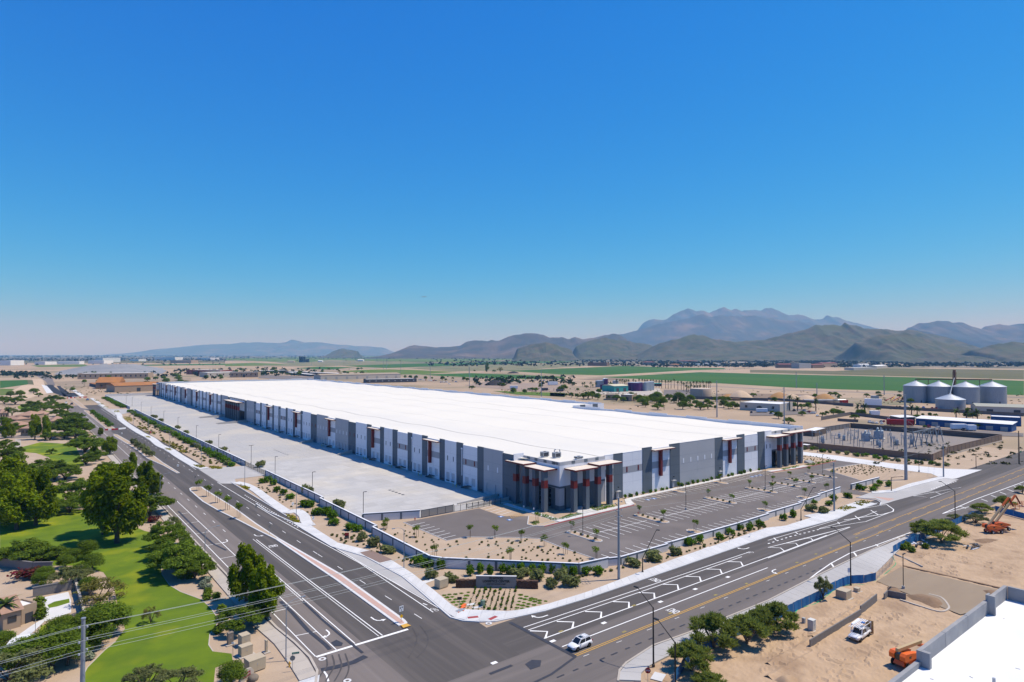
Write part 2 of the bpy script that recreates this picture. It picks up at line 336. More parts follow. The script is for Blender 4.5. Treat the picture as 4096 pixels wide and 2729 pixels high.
dg = mat('decomposed_granite', (.43, .325, .225), (.37, .275, .19), scale=3.0, rough=.97, detail=10, contrast=.5, c3=(.47, .36, .26), scale3=.12, amt3=.6, bump=.35, bscale=9)
dirt = mat('site_dirt', (.47, .335, .215), (.38, .265, .165), scale=.35, rough=.97, detail=10, contrast=.5, c3=(.31, .21, .13), scale3=.12, amt3=.4, bump=.9, bscale=1.0)
grass_m = mat('lawn_turf', (.135, .20, .004), (.07, .125, .006), scale=.16, rough=.95, detail=9, contrast=.45, c3=(.25, .27, .006), scale3=.055, amt3=.35, bump=.5, bscale=6)
brick_red = mat('stamped_red_concrete', (.50, .33, .27), (.45, .30, .245), scale=1.5, rough=.9)
white_p = mat('road_paint_white', (.82, .81, .78), (.72, .71, .68), scale=2.5, rough=.8, contrast=.8)
yel_p = mat('road_paint_yellow', (.62, .35, .06), (.52, .30, .06), scale=2.5, rough=.8)
red_p = mat('kerb_paint_red', (.42, .04, .035), (.36, .05, .045), scale=2)
blue_p = mat('paint_blue', (.06, .17, .42))
tar = mat('crack_sealant', (.035, .036, .045), (.05, .05, .058), scale=1.5, rough=.6)

# campus ground and plain soil around the streets
MB().sheet([(64.5, 92), (412, 92), (412, 168), (325, 172), (325, 900), (64.5, 900)], .05).build('planting_ground', dg, kind='structure')
MB().sheet([(36.4, 94), (36.4, 700), (-150, 900), (-240, 560), (-90, 120), (-30, 40), (36.4, 40)], .05).build('park_ground', dg, kind='structure')
# --- the avenue
AV = MB().sheet([(47.4, 62), (66.2, 62), (69.6, 128), (66.2, 160), (65.9, 300), (62.6, 690), (62.6, 745), (47.4, 745)], .10).build('avenue_road', asph_new, kind='structure')
AVO = MB().sheet([(36.6, 62), (47.4, 62), (47.4, 745), (34.4, 745), (36.6, 500)], .10).build('avenue_road_old_half', asph_old, kind='structure')
# --- the street crosses it
STR = MB().sheet([(66.2, 82.6), (470, 82.6), (470, 95), (228, 94.4), (66.2, 94.4)], .104).build('street_road', asph_st, kind='structure')
STO = MB().sheet([(-60, 67.5), (470, 67.5), (470, 82.6), (-60, 82.6)], .108).build('street_road_old_half', asph_so, kind='structure')
MB().sheet([(-60, 82.6), (47.4, 82.6), (47.4, 96), (-60, 96)], .112).build('street_road_crossing', asph_old, kind='structure')
MB().sheet([(470, 60), (900, 60), (900, 95), (470, 95)], .09).build('street_road_far', asph_old, kind='structure')
MB().sheet([(62, 0), (73.5, 0), (74.5, 67.6), (60, 67.6)], .116).build('side_road', asph_old, kind='structure')
# far end of the avenue: unfinished dark lanes
MB().sheet(SL(1, (590,430),(730,428),(600,335),(520,330)), .12).build('fresh_asphalt_lane', asph_fresh, kind='structure')
MB().sheet(SL(1, (490,395),(590,430),(620,425),(500,340),(490,322),(410,320)), .12).build('fresh_asphalt_lane', asph_fresh, kind='structure')
MB().sheet(SL(1, (510,330),(480,260),(430,225),(330,235),(420,290),(440,320)), .116).build('avenue_road_far', asph_old, kind='structure')
MB().sheet(SL(1, (640,395),(690,395),(590,338),(555,338)), .13).build('median_soil', dg, kind='structure')
MB().sheet(SL(1, (380,320),(430,330),(490,395),(430,400)), .125).build('verge_path', conc_w, kind='structure')
MB().sheet(SL(1, (600,330),(640,330),(780,425),(740,430)), .125).build('verge_path', conc_w, kind='structure')
MB().sheet(SL(1, (50,405),(130,370),(300,270),(390,265),(440,400),(330,430),(120,480)), .062).build('bare_earth', trk, kind='structure')

# --- painted marks: every line a mesh of its own under its road
def zz(base=[.13]): base[0] += .00005; return base[0]
def line(road, pts, w=.2, m=white_p, name='lane_line', dash=None):
    pts = [tuple(p) for p in pts]
    if dash:
        on, off = dash; rs = []
        for a, b in zip(pts, pts[1:]):
            A, B = Vector(a), Vector(b); L = (B - A).length; d = (B - A) / L; t = 0
            while t < L:
                e = min(t + on, L); n = Vector((-d.y, d.x)) * w / 2; p, q = A + d * t, A + d * e
                MB().sheet([tuple(p + n), tuple(p - n), tuple(q - n), tuple(q + n)], zz()).build(name, m, road); t += on + off
        return
    if len(pts) == 2:
        A, B = Vector(pts[0]), Vector(pts[1]); d = (B - A).normalized(); n = Vector((-d.y, d.x)) * w / 2
        return MB().sheet([tuple(A + n), tuple(A - n), tuple(B - n), tuple(B + n)], zz()).build(name, m, road)
    b = MB(); z = zz()
    l, r = offset(pts, w / 2), offset(pts, -w / 2)
    b.add([(*p, z) for p in l] + [(*p, z) for p in r], [(i, len(l) + i, len(l) + i + 1, i + 1) for i in range(len(l) - 1)])
    return b.build(name, m, road)
def poly(road, pts, m, name): return MB().sheet(pts, zz()).build(name, m, road)
# avenue
line(AVO, [(39.15, 102.8), (39.15, 300)], .18, name='edge_line'); line(AVO, [(42.8, 103.0), (42.8, 240)], .18, name='bike_lane_line')
for y in (112.5, 125.5, 139, 152.5, 166, 179.5, 193, 206.5, 220): line(AVO, [(39.2, y), (42.8, y - (0.6 if y < 115 else 0))], .2, name='ladder_bar')
line(AVO, [(46.25, 103.2), (46.25, 176)], .2); line(AVO, [(45.75, 103.4), (45.75, 150)], .14)
line(AV, [(51.4, 103.1), (51.05, 140), (50.9, 177)], .2); line(AV, [(50.75, 103.3), (50.45, 146), (50.3, 178)], .14)
line(AVO, [(46.25, 190), (46.25, 420)], .15, dash=(3, 9), name='lane_dash'); line(AVO, [(42.9, 320), (42.9, 640)], .15, name='edge_line')
line(AV, [(60.5, 105.1), (59.3, 155), (58.6, 300), (57.4, 500), (56.5, 640)], .15, dash=(2.8, 8.9), name='lane_dash')
line(AV, [(63.7, 106.3), (64.7, 142), (62.9, 181), (62.3, 200), (61.4, 265)], .2, name='bike_lane_line')
line(AV, [(65.6, 107.5), (65.1, 130), (64.8, 157)], .2, name='edge_line')
line(AV, [(63.9, 182), (63.6, 236)], .35, dash=(.9, 1.2), name='dotted_line'); line(AV, [(60.8, 300), (59.6, 520), (59.4, 690)], .18, name='edge_line')
line(AVO, [(39.2, 102.6), (47.4, 102.6)], .6, name='stop_bar'); line(AV, [(47.4, 102.6), (56.2, 102.6)], .6, name='stop_bar')
line(AVO, SL(6, (620,1470),(650,1510),(665,1568)), .3, name='turn_guide_line')
# street
line(STR, [(73.2, 90.25), (104.7, 89.75), (146, 89.3)], .2); line(STR, [(73.2, 88.9), (103, 88.5), (141, 88.4)], .2); line(STR, [(73.2, 84.55), (103, 84.35), (146, 84.2), (176, 84.3)], .26)
line(STO, [(73.6, 80.3), (138.5, 80.15)], .24); line(STO, [(73.3, 76.88), (178, 76.75)], .16, yel_p, 'yellow_line'); line(STO, [(73.3, 76.42), (420, 76.3)], .16, yel_p, 'yellow_line')
line(STO, [(182.5, 80.1), (420, 80.1)], .16, yel_p, 'yellow_line'); line(STO, [(182.5, 79.6), (420, 79.6)], .16, yel_p, 'yellow_dash', dash=(3, 9)); line(STO, [(178, 76.75), (420, 76.75)], .16, yel_p, 'yellow_dash', dash=(3, 9))
for tx in (75.5, 82.0, 89.4, 97.3, 105.1, 112.9, 120.8, 128.7, 137.2): line(STR, [(tx - 2.3, 88.45), (tx, 86.3), (tx - 2.1, 84.45)], .38, name='chevron_marking')
for x in range(66, 150, 3): line(STO, [(x + (x % 2) * .4, 73.2 - (x - 66) * .01), (x + 1.5, 73.2 - (x - 66) * .01)], .32, tar, 'blacked_out_dash')
for x in range(74, 200, 8): line(STO, [(x, 75.6), (x + 1.3, 75.55)], .1, white_p, 'survey_dash')
line(STR, SL(8, (0,335),(750,145)), .2); line(STR, SL(8, (0,335),(360,248),(750,145)), .16); line(STR, SL(8, (10,332),(115,338),(155,372)), .3, name='chevron_marking'); line(STR, SL(8, (165,293),(255,295),(285,325)), .3, name='chevron_marking'); line(STR, SL(8, (330,248),(395,250),(415,270)), .3, name='chevron_marking')
line(STR, SL(8, (0,432),(755,147)), .22); line(STR, SL(8, (470,163),(900,95),(1150,0)), .2); line(STR, SL(8, (470,160),(900,40),(1000,0)), .2); line(STR, SL(8, (640,100),(660,118)), .3, name='ladder_bar'); line(STR, SL(8, (805,48),(840,75)), .3, name='ladder_bar')
line(STR, SL(8, (0,300),(200,235),(480,165)), .4, dash=(.9, 1.2), name='dotted_line'); line(STR, SL(8, (0,268),(640,78)), .18, name='edge_line')
line(STR, SL(8, (55,245),(75,268)), .3, name='ladder_bar'); line(STR, SL(8, (250,190),(275,210)), .3, name='ladder_bar')
line(STR, SL(4, (470,1568),(760,1480),(1090,1425)), .2, name='edge_line'); line(STR, SL(4, (700,1568),(1060,1515),(1150,1490),(1155,1470),(1090,1425)), .3); line(STR, SL(4, (945,1478),(1015,1522)), .3, name='ladder_bar'); line(STR, SL(4, (800,1530),(845,1568)), .3, name='ladder_bar')
line(STR, SL(4, (1335,1347),(1780,1265),(1490,1367),(1420,1350),(1335,1347)), .25); line(STR, SL(4, (1440,1310),(1540,1310),(1590,1332)), .3, name='chevron_marking'); line(STR, SL(4, (1500,1285),(1740,1210)), .45, dash=(1, 1.3), name='dotted_line')
line(STO, SL(8, (330,665),(450,570),(580,480),(750,388),(1000,310),(1310,195)), .28, name='bike_lane_line')
for a, b in (((580,480),(618,532)), ((790,380),(832,437)), ((990,306),(1042,342)), ((1190,238),(1220,265))): line(STO, SL(8, a, b), .4, name='ladder_bar')
line(STO, SL(4, (1605,1510),(1900,1380),(2354,1215)), .3, name='bike_lane_line'); line(STO, SL(4, (1605,1510),(1850,1445)), .25)
for a in ((1760,1440),(1960,1375),(2050,1340),(2130,1310),(2200,1285),(2260,1260),(2310,1240)): line(STO, SL(4, a, (a[0]+60, a[1]+22)), .35, name='ladder_bar')
line(STR, [(72.6, 93.5), (72.9, 76.3)], .75, tar, 'crack_seal'); line(STO, [(72.9, 76.3), (66, 74.5), (50, 73.4)], .45, tar, 'crack_seal'); line(STO, SL(6, (2150,1500),(2354,1420)), .6, tar, 'crack_seal')
line(AVO, SL(6, (225,830),(330,930),(480,1100),(640,1230),(680,1275)), .7, tar, 'crack_seal'); line(AVO, SL(6, (430,830),(600,990),(740,1110),(870,1215),(980,1305)), .5, tar, 'crack_seal')
line(AVO, SL(5, (1640,0),(1800,160),(1960,300),(2080,360)), .5, tar, 'crack_seal'); line(STO, SL(6, (600,1465),(760,1430),(900,1390),(1010,1335)), 1.2, tar, 'tar_patch')
poly(AVO, SL(6, (690,1210),(740,1185),(800,1215),(790,1240),(720,1245)), tar, 'tar_patch'); poly(STO, SL(7, (120,1410),(180,1370),(270,1375),(260,1430),(170,1460)), tar, 'tar_patch')
rub = mat('tyre_rubber_mark', (.055, .05, .05), (.10, .092, .09), scale=3, rough=.9, contrast=.9)
line(AV, smooth_line(SL(6, (1440,1075),(1480,1160),(1450,1270),(1400,1350))), .22, rub, 'tyre_skid'); line(AV, smooth_line(SL(6, (1510,1050),(1580,1150),(1565,1250),(1480,1350))), .22, rub, 'tyre_skid')
for k in range(4): line(STO, smooth_line(SL(6, (640 + k * 60, 1330 - k * 6),(655 + k * 66, 1420),(600 + k * 80, 1500),(560 + k * 80, 1568))), .25, rub, 'tyre_skid')
def text_mesh(s, size, depth=0.0, bold=0.0):
    cu = bpy.data.curves.new('lettering', 'FONT'); cu.body = s; cu.size = size; cu.align_x = 'CENTER'; cu.align_y = 'CENTER'; cu.extrude = depth; cu.offset = bold; cu.resolution_u = 3
    o = bpy.data.objects.new('lettering', cu); C.objects.link(o); bpy.context.view_layer.update()
    me = bpy.data.meshes.new_from_object(o.evaluated_get(bpy.context.evaluated_depsgraph_get())); bpy.data.objects.remove(o); return me
only = text_mesh('ONLY', 1.0, 0, .02); only.materials.clear(); only.materials.append(white_p)
for road, p, rz in ((STR, S(7, 1320, 633), 90), (STO, S(7, 1485, 918), 90), (AV, S(6, 155, 320), 180)):
    o = put('only_lettering', only, road, (*p, zz()), R(rz)); o.scale = (.85, 2.7, 1)
def arrow(road, p, rz, flip=1):   # left-turn arrow 3.6 m long, heading +y at rz = 0
    b = MB(); z = zz(); c = [(0, -1.8), (0, -.4), (-.25, .35), (-.8, .75), (-1.1, .8)]; l, r = offset(c, .14), offset(c, -.14)
    b.add([(x * flip, y, 0) for x, y in l + r], [(i, 5 + i, 6 + i, i + 1) for i in range(4)]); b.add([(-1.0 * flip, 1.3, 0), (-1.0 * flip, .3, 0), (-1.9 * flip, .8, 0)], [(0, 1, 2)])
    b.build('turn_arrow', white_p, road, (*p, z), R(rz))
arrow(AV, S(6, 1095, 1005), 180); arrow(AVO, S(6, 680, 1125), 180, -1); arrow(AVO, S(5, 2095, 275), 180, -1); arrow(AV, S(6, 0, 228), 180); arrow(STR, S(7, 265, 980), 90, -1); arrow(STR, S(7, 2145, 348), 90, -1); arrow(STO, S(8, 35, 550), 90)
def ring(cx, cy, r0, r1, n=14): return [(cx + math.cos(6.283 * k / n) * r0, cy + math.sin(6.283 * k / n) * r0) for k in range(n)], [(cx + math.cos(6.283 * k / n) * r1, cy + math.sin(6.283 * k / n) * r1) for k in range(n)]
def bike_symbol(road, p, rz):
    b = MB()
    for cy in (-.55, .55):
        a, c = ring(0, cy, .42, .32); b.add([(x, y, 0) for x, y in a + c], [(k, (k + 1) % 14, 14 + (k + 1) % 14, 14 + k) for k in range(14)])
    b.box(-.06, .5, -.05, .05, 0, .001).box(.4, .5, -.4, .3, 0, .001)
    b.build('bike_symbol', white_p, road, (*p, zz()), R(rz))
bike_symbol(AV, S(6, 1640, 908), 20); line(AV, SL(6, (1535,850),(1575,865)), .25, name='bike_arrow'); bike_symbol(STR, S(7, 2190, 380), 70)
for k, (n_, x, y) in enumerate(((7,375,1197),(7,845,1030),(7,1365,835),(7,1685,718),(7,1985,607),(6,2190,1398))): poly(STO if y > 1000 else STR, [(S(n_, x, y)[0] + a, S(n_, x, y)[1] + c) for a, c in ((-.55, -.35), (.55, -.35), (.55, .35), (-.55, .35))], white_p, 'survey_patch')
yfade = mat('survey_paint_yellow', (.35, .27, .07), (.2, .17, .09), scale=3)
for (n_, x, y) in ((7,1030,1112),(7,1455,942),(7,1870,773),(7,2155,668),(7,1120,870),(7,450,1108),(8,440,395),(8,575,340),(8,265,473),(8,815,245)): poly(STO if y > 640 else STR, [(S(n_, x, y)[0] + a, S(n_, x, y)[1] + c) for a, c in ((-.5, -.3), (.6, -.25), (.5, .3), (-.45, .25))], yfade, 'survey_patch')
for n_, x, y in ((6,610,1362),(6,840,1562),(6,2140,1033)):
    p = S(n_, x, y); a, c = ring(0, 0, .62, .28); b = MB().add([(q[0], q[1], 0) for q in a + c], [(k, (k + 1) % 14, 14 + (k + 1) % 14, 14 + k) for k in range(14)])
    col = b.build('manhole_collar', conc_w, STO, (*p, zz())); MB().sheet(c, .002).build('manhole_lid', mat('rusty_iron', (.16, .11, .085), (.12, .09, .075), scale=3), col)

# --- islands and walks with kerbs
def inset(poly_, d):
    n = len(poly_); a = sum(p[0] * q[1] - q[0] * p[1] for p, q in zip(poly_, poly_[1:] + poly_[:1])); sg = 1 if a > 0 else -1; out = []
    for i in range(n):
        p, q, r = Vector(poly_[i - 1]), Vector(poly_[i]), Vector(poly_[(i + 1) % n])
        u, v = (q - p).normalized(), (r - q).normalized(); nn = Vector((-u.y - v.y, u.x + v.x)); L = nn.length
        nn = nn / L if L > 1e-6 else Vector((-u.y, u.x)); out.append(tuple(q + nn * sg * d / max(.5, L / 2)))
    return out
def island(poly_, fill=dg, k=.25, name='kerbed_island', km=conc_w, h=.26):
    o = MB().prism(poly_, 0, h).build(name, km, kind='structure'); MB().sheet(inset(poly_, k), h + .012).build('planting_bed', fill, o); return o
A_L = SL(6, (180,262),(0,172)) + SL(5, (2200,92),(2010,0)) + SL(1, (1860,1400),(1745,1300)); A_R = SL(6, (210,250),(0,112)) + SL(1, (2150,1450),(1885,1285))
isA = island(A_L + SL(1, (1740,1280),(1765,1266),(1855,1263)) + A_R[::-1], k=.45, name='median_island')
isA2 = island(SL(6, (212,252),(800,592),(1370,1005),(1392,1030),(1378,1048),(1312,1060),(740,642),(182,264)), brick_red, .55, 'median_nose')
island(SL(1, (1655,1135),(1625,1138),(1500,1068),(1350,1000),(1270,932),(1040,788),(1045,775),(1080,782),(1380,950),(1500,1040)), k=.35, name='median_island')
island(SL(1, (1070,732),(985,735),(870,642),(770,562),(785,553),(850,573),(960,650)), k=.3, name='median_island')
island(SL(1, (640,450),(690,452),(815,548),(745,536)), k=.3, name='median_island')
nose = MB().prism([(55.6, 103.3), (57.2, 103.3), (57.0, 104.6), (55.8, 104.6)], .27, .31).build('nose_paint', yel_p, isA2)
def slabs(name, A, B, step, m, top=.26, z0=0.0, slab='paving_slab'):
    """a walk between two edge lines, laid as separate slabs with open joints"""
    root = bpy.data.objects.new(name, None); C.objects.link(root); root['kind'] = 'structure'
    ln = sum((Vector(p) - Vector(q)).length for p, q in zip(A, A[1:])); n = max(1, int(ln / step))
    def at(pl, t):
        tot = [0]
        for p, q in zip(pl, pl[1:]): tot.append(tot[-1] + (Vector(p) - Vector(q)).length)
        d = t * tot[-1]
        for i in range(len(pl) - 1):
            if d <= tot[i + 1] + 1e-9: return Vector(pl[i]).lerp(Vector(pl[i + 1]), (d - tot[i]) / max(1e-9, tot[i + 1] - tot[i]))
        return Vector(pl[-1])
    for i in range(n):
        g_ = .02 / step
        q = [at(A, (i + g_) / n), at(A, (i + 1 - g_) / n), at(B, (i + 1 - g_) / n), at(B, (i + g_) / n)]
        MB().prism([tuple(p) for p in q], z0, top + rnd.uniform(-.004, .004)).build(slab, m, root)
    return root
def kerb(pts, m=conc_w, w=.35, h=.27, name='kerb'):
    l, r = offset(pts, w / 2), offset(pts, -w / 2); b = MB()
    for i in range(len(pts) - 1): b.prism([l[i], l[i + 1], r[i + 1], r[i]], 0, h)
    return b.build(name, m, kind='structure')
cor_o = SL(6, (700,328),(1010,420),(1350,605),(1500,730),(1690,893),(1790,980),(1900,1010),(2050,1020),(2200,1016)) + SL(7, (0,985),(300,920),(700,800),(1500,528),(2354,232)) + SL(8, (300,160),(640,70)) + [(212, 91.8), (226, 91.6)]
cor_i = SL(6, (752,293),(1040,365),(1250,455),(1440,578),(1640,735),(1840,903)) + SL(6, (1900,908),(2354,928)) + SL(7, (60,915),(300,868),(700,745),(1500,440),(2354,152)) + SL(8, (150,140),(640,-15),(700,-40)) + [(214, 97.0), (226, 97.0)]
slabs('corner_sidewalk', offset(cor_o, .25), cor_i, 2.4, conc_w)
kerb(cor_o)
slabs('avenue_sidewalk', offset(SL(6, (330,100),(430,165),(700,328)), .2), SL(6, (500,130),(590,190),(752,293)), 3.0, conc_w); kerb(SL(6, (0,-70),(100,0),(330,100),(430,165),(700,328)))
pw = smooth_line(SL(6, (500,135),(460,95),(440,40),(360,-10)) + SL(2, (300,1500),(170,1420),(60,1340),(0,1295)) + SL(1, (2260,1245),(2170,1222)), 5)
slabs('avenue_sidewalk', offset(pw, 1.6), offset(pw, -1.6), 3.0, conc_w)
pw = smooth_line(SL(1, (1880,1095),(1800,1068),(1740,1035),(1640,975),(1560,920),(1470,880),(1390,815),(1290,765),(1180,695),(1110,640),(1095,600),(1050,560)), 5)
slabs('avenue_sidewalk', offset(pw, 2.0), offset(pw, -2.0), 4.5, conc_w)
pw = smooth_line(SL(1, (980,540),(930,505),(880,470),(840,445)), 3); slabs('avenue_sidewalk', offset(pw, 1.6), offset(pw, -1.6), 4.5, conc_w)
kerb([(62.4, 298), (62.0, 400), (61.6, 520), (61.2, 610)]); kerb([(65.6, 194), (65.6, 262)]); kerb([(61.6, 680), (61.6, 745)])
MB().sheet(SL(6, (700,330),(1010,420),(1350,605),(1500,730),(1660,870),(1420,735),(1180,605),(950,470),(740,345)), .115).build('bay_concrete', conc_d, kind='structure')
MB().sheet(SL(6, (955,385),(1060,362),(1255,452),(1140,480),(1010,420)), .275).build('gravel_pad', mat('brown_gravel', (.19, .13, .105), (.25, .18, .15), scale=4, bump=.3), kind='structure')
# driveways
def pave(pts, m, name, z=.128): return MB().sheet(pts, z).build(name, m, kind='structure')
pave([(61.8, 262), (66.5, 258), (68.6, 268), (81.6, 268), (81.6, 296), (70, 300), (61.8, 300)], conc_d, 'driveway_apron')
pave([(61.4, 606), (66, 612), (81.6, 640), (81.6, 668), (72, 676), (61.4, 684)], conc_d, 'driveway_apron')
pave(SL(4, (285,935),(640,975),(1130,1045),(1640,1095),(1970,1105),(1730,1185),(1620,1195),(1500,1140),(1240,1108),(830,1045),(630,1018),(285,962)), conc_w, 'service_drive', .13)
pave(SL(4, (810,1362),(950,1312),(1140,1300),(1300,1240),(1560,1190),(1640,1180),(1755,1195),(1500,1300),(1160,1392),(1040,1430),(1040,1395),(990,1370)), conc_d, 'driveway_apron', .135)
kerb(SL(4, (810,1360),(1000,1385),(1040,1410),(1030,1432))); slabs('street_sidewalk', SL(4, (950,1305),(1150,1290),(1300,1235),(1600,1165)), SL(4, (960,1325),(1160,1312),(1330,1258),(1620,1185)), 3, conc_w)
slabs('street_sidewalk', [(190.4, 92.4), (205, 91.6), (228, 92.0)], SL(4, (330,1530),(610,1480),(830,1460)), 3, conc_w, .255)
pave(SL(4, (960,1350),(1165,1372),(1110,1392)), brick_red, 'stamped_concrete', .142)
# truck yard: concrete slabs with joints, the larger ones slabs of their own
YX0, YX1, YY0, YY1 = 81.8, 132.4, 177, 880
base = MB().sheet([(80.6, 178), (97, 169.8), (109, 169.5), (132.4, 169.5), (132.4, 882), (80.6, 882)], .075).build('truck_yard', mat('joint_filler', (.58, .52, .44)), kind='structure')
sl_me = MB().box(-2.105, 2.105, -2.46, 2.46, 0, .045).mesh('slab', conc_y); far = MB(); cnt = 0
for j in range(141):
    y = YY0 + 2.5 + j * 5
    for i in range(12):
        x = YX0 + 2.1 + i * 4.217
        if cnt < 300: put('concrete_slab', sl_me, base, (x, y, .06 + rnd.uniform(-.003, .003))); cnt += 1
        else: far.box(x - 2.09, x + 2.09, y - 2.45, y + 2.45, .06, .105 + rnd.uniform(-.003, .003))
far.build('concrete_slabs', conc_y, base, kind='stuff')
MB().sheet([(97, 170), (132, 170), (132, 176.9), (82, 176.9)], .085).build('yard_edge_concrete', conc_y, base)
for a, b in (((1230,1292),(1350,1335)),): 
    for k in range(5):
        p = S(2, 1230 + 30 * k, 1292 + 10.5 * k); MB().sheet([(p[0] - .5, p[1] - .6), (p[0] + .5, p[1] - .6), (p[0] + .5, p[1] + .6), (p[0] - .5, p[1] + .6)], .112).build('drain_grate', tar, base)
for k in range(7):
    p = S(1, 1870 * 0 + 824 * 0 + 1000, 0) if False else (105.5, 316 + k * 3.4); MB().sheet([(p[0] - .4, p[1] - .7), (p[0] + .4, p[1] - .7), (p[0] + .4, p[1] + .7), (p[0] - .4, p[1] + .7)], .112).build('drain_grate', tar, base)
for y in range(186, 262, 4): line(base, [(82.4, y), (87.6, y)], .14, name='bay_line')
# car park
lot = [(90.6, 168.4), (90.9, 144.7), (96.8, 144.4), (106.5, 136.3), (111.7, 130.9), (111.1, 121.6), (111.6, 105), (199.5, 105), (216.8, 107.8), (234.2, 108.6), (235.5, 100.5), (241.5, 100), (243, 108), (262, 108.5), (264, 114), (275, 132.8), (303, 129.6), (303.5, 140.2), (268, 140.6), (252, 141.8), (252, 147.4), (165.4, 146.2), (163, 141), (161, 140.2), (121, 139), (118, 141), (124.6, 150.8), (118, 156), (118, 168.4)]
LOT = MB().sheet(lot, .09).build('car_park', asph_lot, kind='structure')
edge_pts = [(90.6, 168.4), (90.9, 144.7), (96.8, 144.4), (106.5, 136.3), (111.7, 130.9), (111.1, 121.6), (111.6, 105.2)]; kerb(edge_pts, w=.2, h=.16)
kerb([(120.6, 139), (129.6, 139.5), (148.6, 139.8), (160.9, 140.3)], red_p, .28, .2, 'red_kerb'); kerb([(251.5, 143.6), (270, 140.8), (301.6, 139.8)], red_p, .28, .2, 'red_kerb')
kerb([(275.5, 133), (303, 129.4), (316, 126.5)], w=.2, h=.18); kerb([(264.1, 114), (275.5, 133)], w=.2, h=.18)
def stalls(x0, x1, y0, y1, mid=None, pitch=2.95):
    x = x0
    while x <= x1 + .1: line(LOT, [(x, y0), (x, y1)], .2, name='stall_line'); x += pitch
    if mid: line(LOT, [(x0 - 1.5, mid), (x1 + 1.0, mid)], .2, name='stall_line')
for a, b in ((126.6, 148), (156, 186.5), (192.5, 212.8), (219, 229), (234, 241), (246, 257.5)): stalls(a, b, 119.1, 131.0, 125)
for a, b in ((167, 187), (193, 213), (219, 249)): stalls(a, b, 141.2, 146)
stalls(114.9, 147, 106.2, 110.9); stalls(153.5, 186, 106.4, 110.9); stalls(191, 212, 107.6, 112); stalls(221, 230, 108.6, 113)
for k in range(7): line(LOT, [(91.0, 147.0 + k * 2.8), (95.4, 147.4 + k * 2.8)], .2, name='stall_line')
for k in range(5): line(LOT, [(118.2, 157.3 + k * 2.6), (123.4, 158.4 + k * 2.6)], .2, name='stall_line')
for k in range(7): line(LOT, [(119.0 + k * .75, 152.3), (119.9 + k * .75, 154.6)], .12, yel_p, 'hatch_line')
for a in (152.2, 154.7): line(LOT, [(118.6, a), (124.6, a + .6)], .12, yel_p, 'hatch_line')
for p in ((117.0, 151.0), (117.2, 155.6), (170.6, 142.6), (173.6, 142.4), (236, 142.9), (239, 142.9), (242, 142.9)): poly(LOT, [(p[0] - .75, p[1] - .75), (p[0] + .75, p[1] - .75), (p[0] + .75, p[1] + .75), (p[0] - .75, p[1] + .75)], blue_p, 'accessible_symbol'); poly(LOT, [(p[0] - .3, p[1] - .4), (p[0] + .3, p[1] - .4), (p[0] + .25, p[1] + .4), (p[0] - .2, p[1] + .4)], white_p, 'accessible_symbol')
for x in (176, 178.6, 245, 248): line(LOT, [(x, 141.2), (x, 146)], .13, yel_p, 'hatch_line')
def oblong(x0, x1, y0, y1, c=.8):
    return [(x0 + c, y0), (x1 - c, y0), (x1, y0 + c), (x1, y1 - c), (x1 - c, y1), (x0 + c, y1), (x0, y1 - c), (x0, y0 + c)]
LOTISL = [oblong(121.3, 123.9, 118.4, 131.2), oblong(150.4, 153.4, 119.4, 131.8), oblong(187.6, 190.6, 120.6, 132.6), oblong(213.8, 216.8, 120.8, 133), oblong(230.4, 232.8, 120.6, 133), oblong(242, 244.6, 120.6, 132.6), oblong(259, 262, 120.6, 133.4), oblong(149, 151.8, 106.2, 111.4), oblong(187.4, 190, 107, 112.6), oblong(214, 218, 108.6, 113.4), oblong(231, 233.6, 108.6, 113.4), oblong(188.4, 191, 141.4, 147), oblong(214, 217, 141, 147.4)]
for q in LOTISL: island(q, k=.22, h=.24, name='parking_island')
island([(117.8, 143.6), (118.2, 141.2), (120.6, 139.3), (126.6, 139.7), (127, 146), (125.1, 150.6), (124.2, 150.8)], k=.22, h=.24, name='parking_island')
# walks round the building
slabs('building_walk', [(127.2, 139.9), (161, 140.6)], [(127.2, 142.0), (161, 142.6)], 2.5, conc_w, .235); slabs('building_walk', [(139.2, 142.5), (139.2, 150)], [(146.0, 142.6), (146.0, 150)], 3, conc_w, .23)
slabs('building_walk', [(127.4, 142.1), (127.4, 168)], [(129.4, 142.1), (129.4, 168)], 2.5, conc_w, .235); slabs('building_walk', [(162, 141), (166, 146.5), (252, 147.8)], [(160, 143), (165, 148.3), (252, 149.2)], 3, conc_w, .235)
slabs('building_walk', [(252, 143.9), (270, 141.2), (278, 141)], [(252, 146), (270, 143.4), (278, 143.4)], 3, conc_w, .235)
# ------------------------------------------------------------------ the warehouse
w_white = mat('panel_white', (.74, .75, .77), (.70, .71, .735), scale=.25, rough=.8, detail=6, objrand=.02)
w_grey = mat('panel_grey', (.40, .405, .415), (.375, .38, .39), scale=.2, rough=.8, detail=6, objrand=.03)
w_band = mat('panel_band_grey', (.33, .335, .35), rough=.8)
w_dark = mat('panel_slate', (.115, .138, .16), (.10, .122, .143), scale=.2, rough=.75, detail=6, objrand=.04)
w_red = mat('trim_red', (.165, .018, .016), (.14, .017, .015), scale=.6, rough=.6)
can_top = mat('canopy_top', (.70, .64, .55), (.62, .53, .42), scale=.25, rough=.85, detail=6, contrast=.5)
roofm = mat('roof_membrane', (.69, .655, .57), (.665, .63, .545), scale=.05, rough=.85, detail=8, contrast=.5, stretch=(1, .15, 1), c3=(.60, .58, .53), scale3=.02, amt3=.5)
glass = mat('dark_glass', (.012, .016, .022), rough=.08, spec=.6)
steel_d = mat('dark_steel', (.045, .05, .06), rough=.5)
joint_m = mat('joint_grey', (.28, .29, .31))  # joint strips of the grey panels, a darker grey of their own
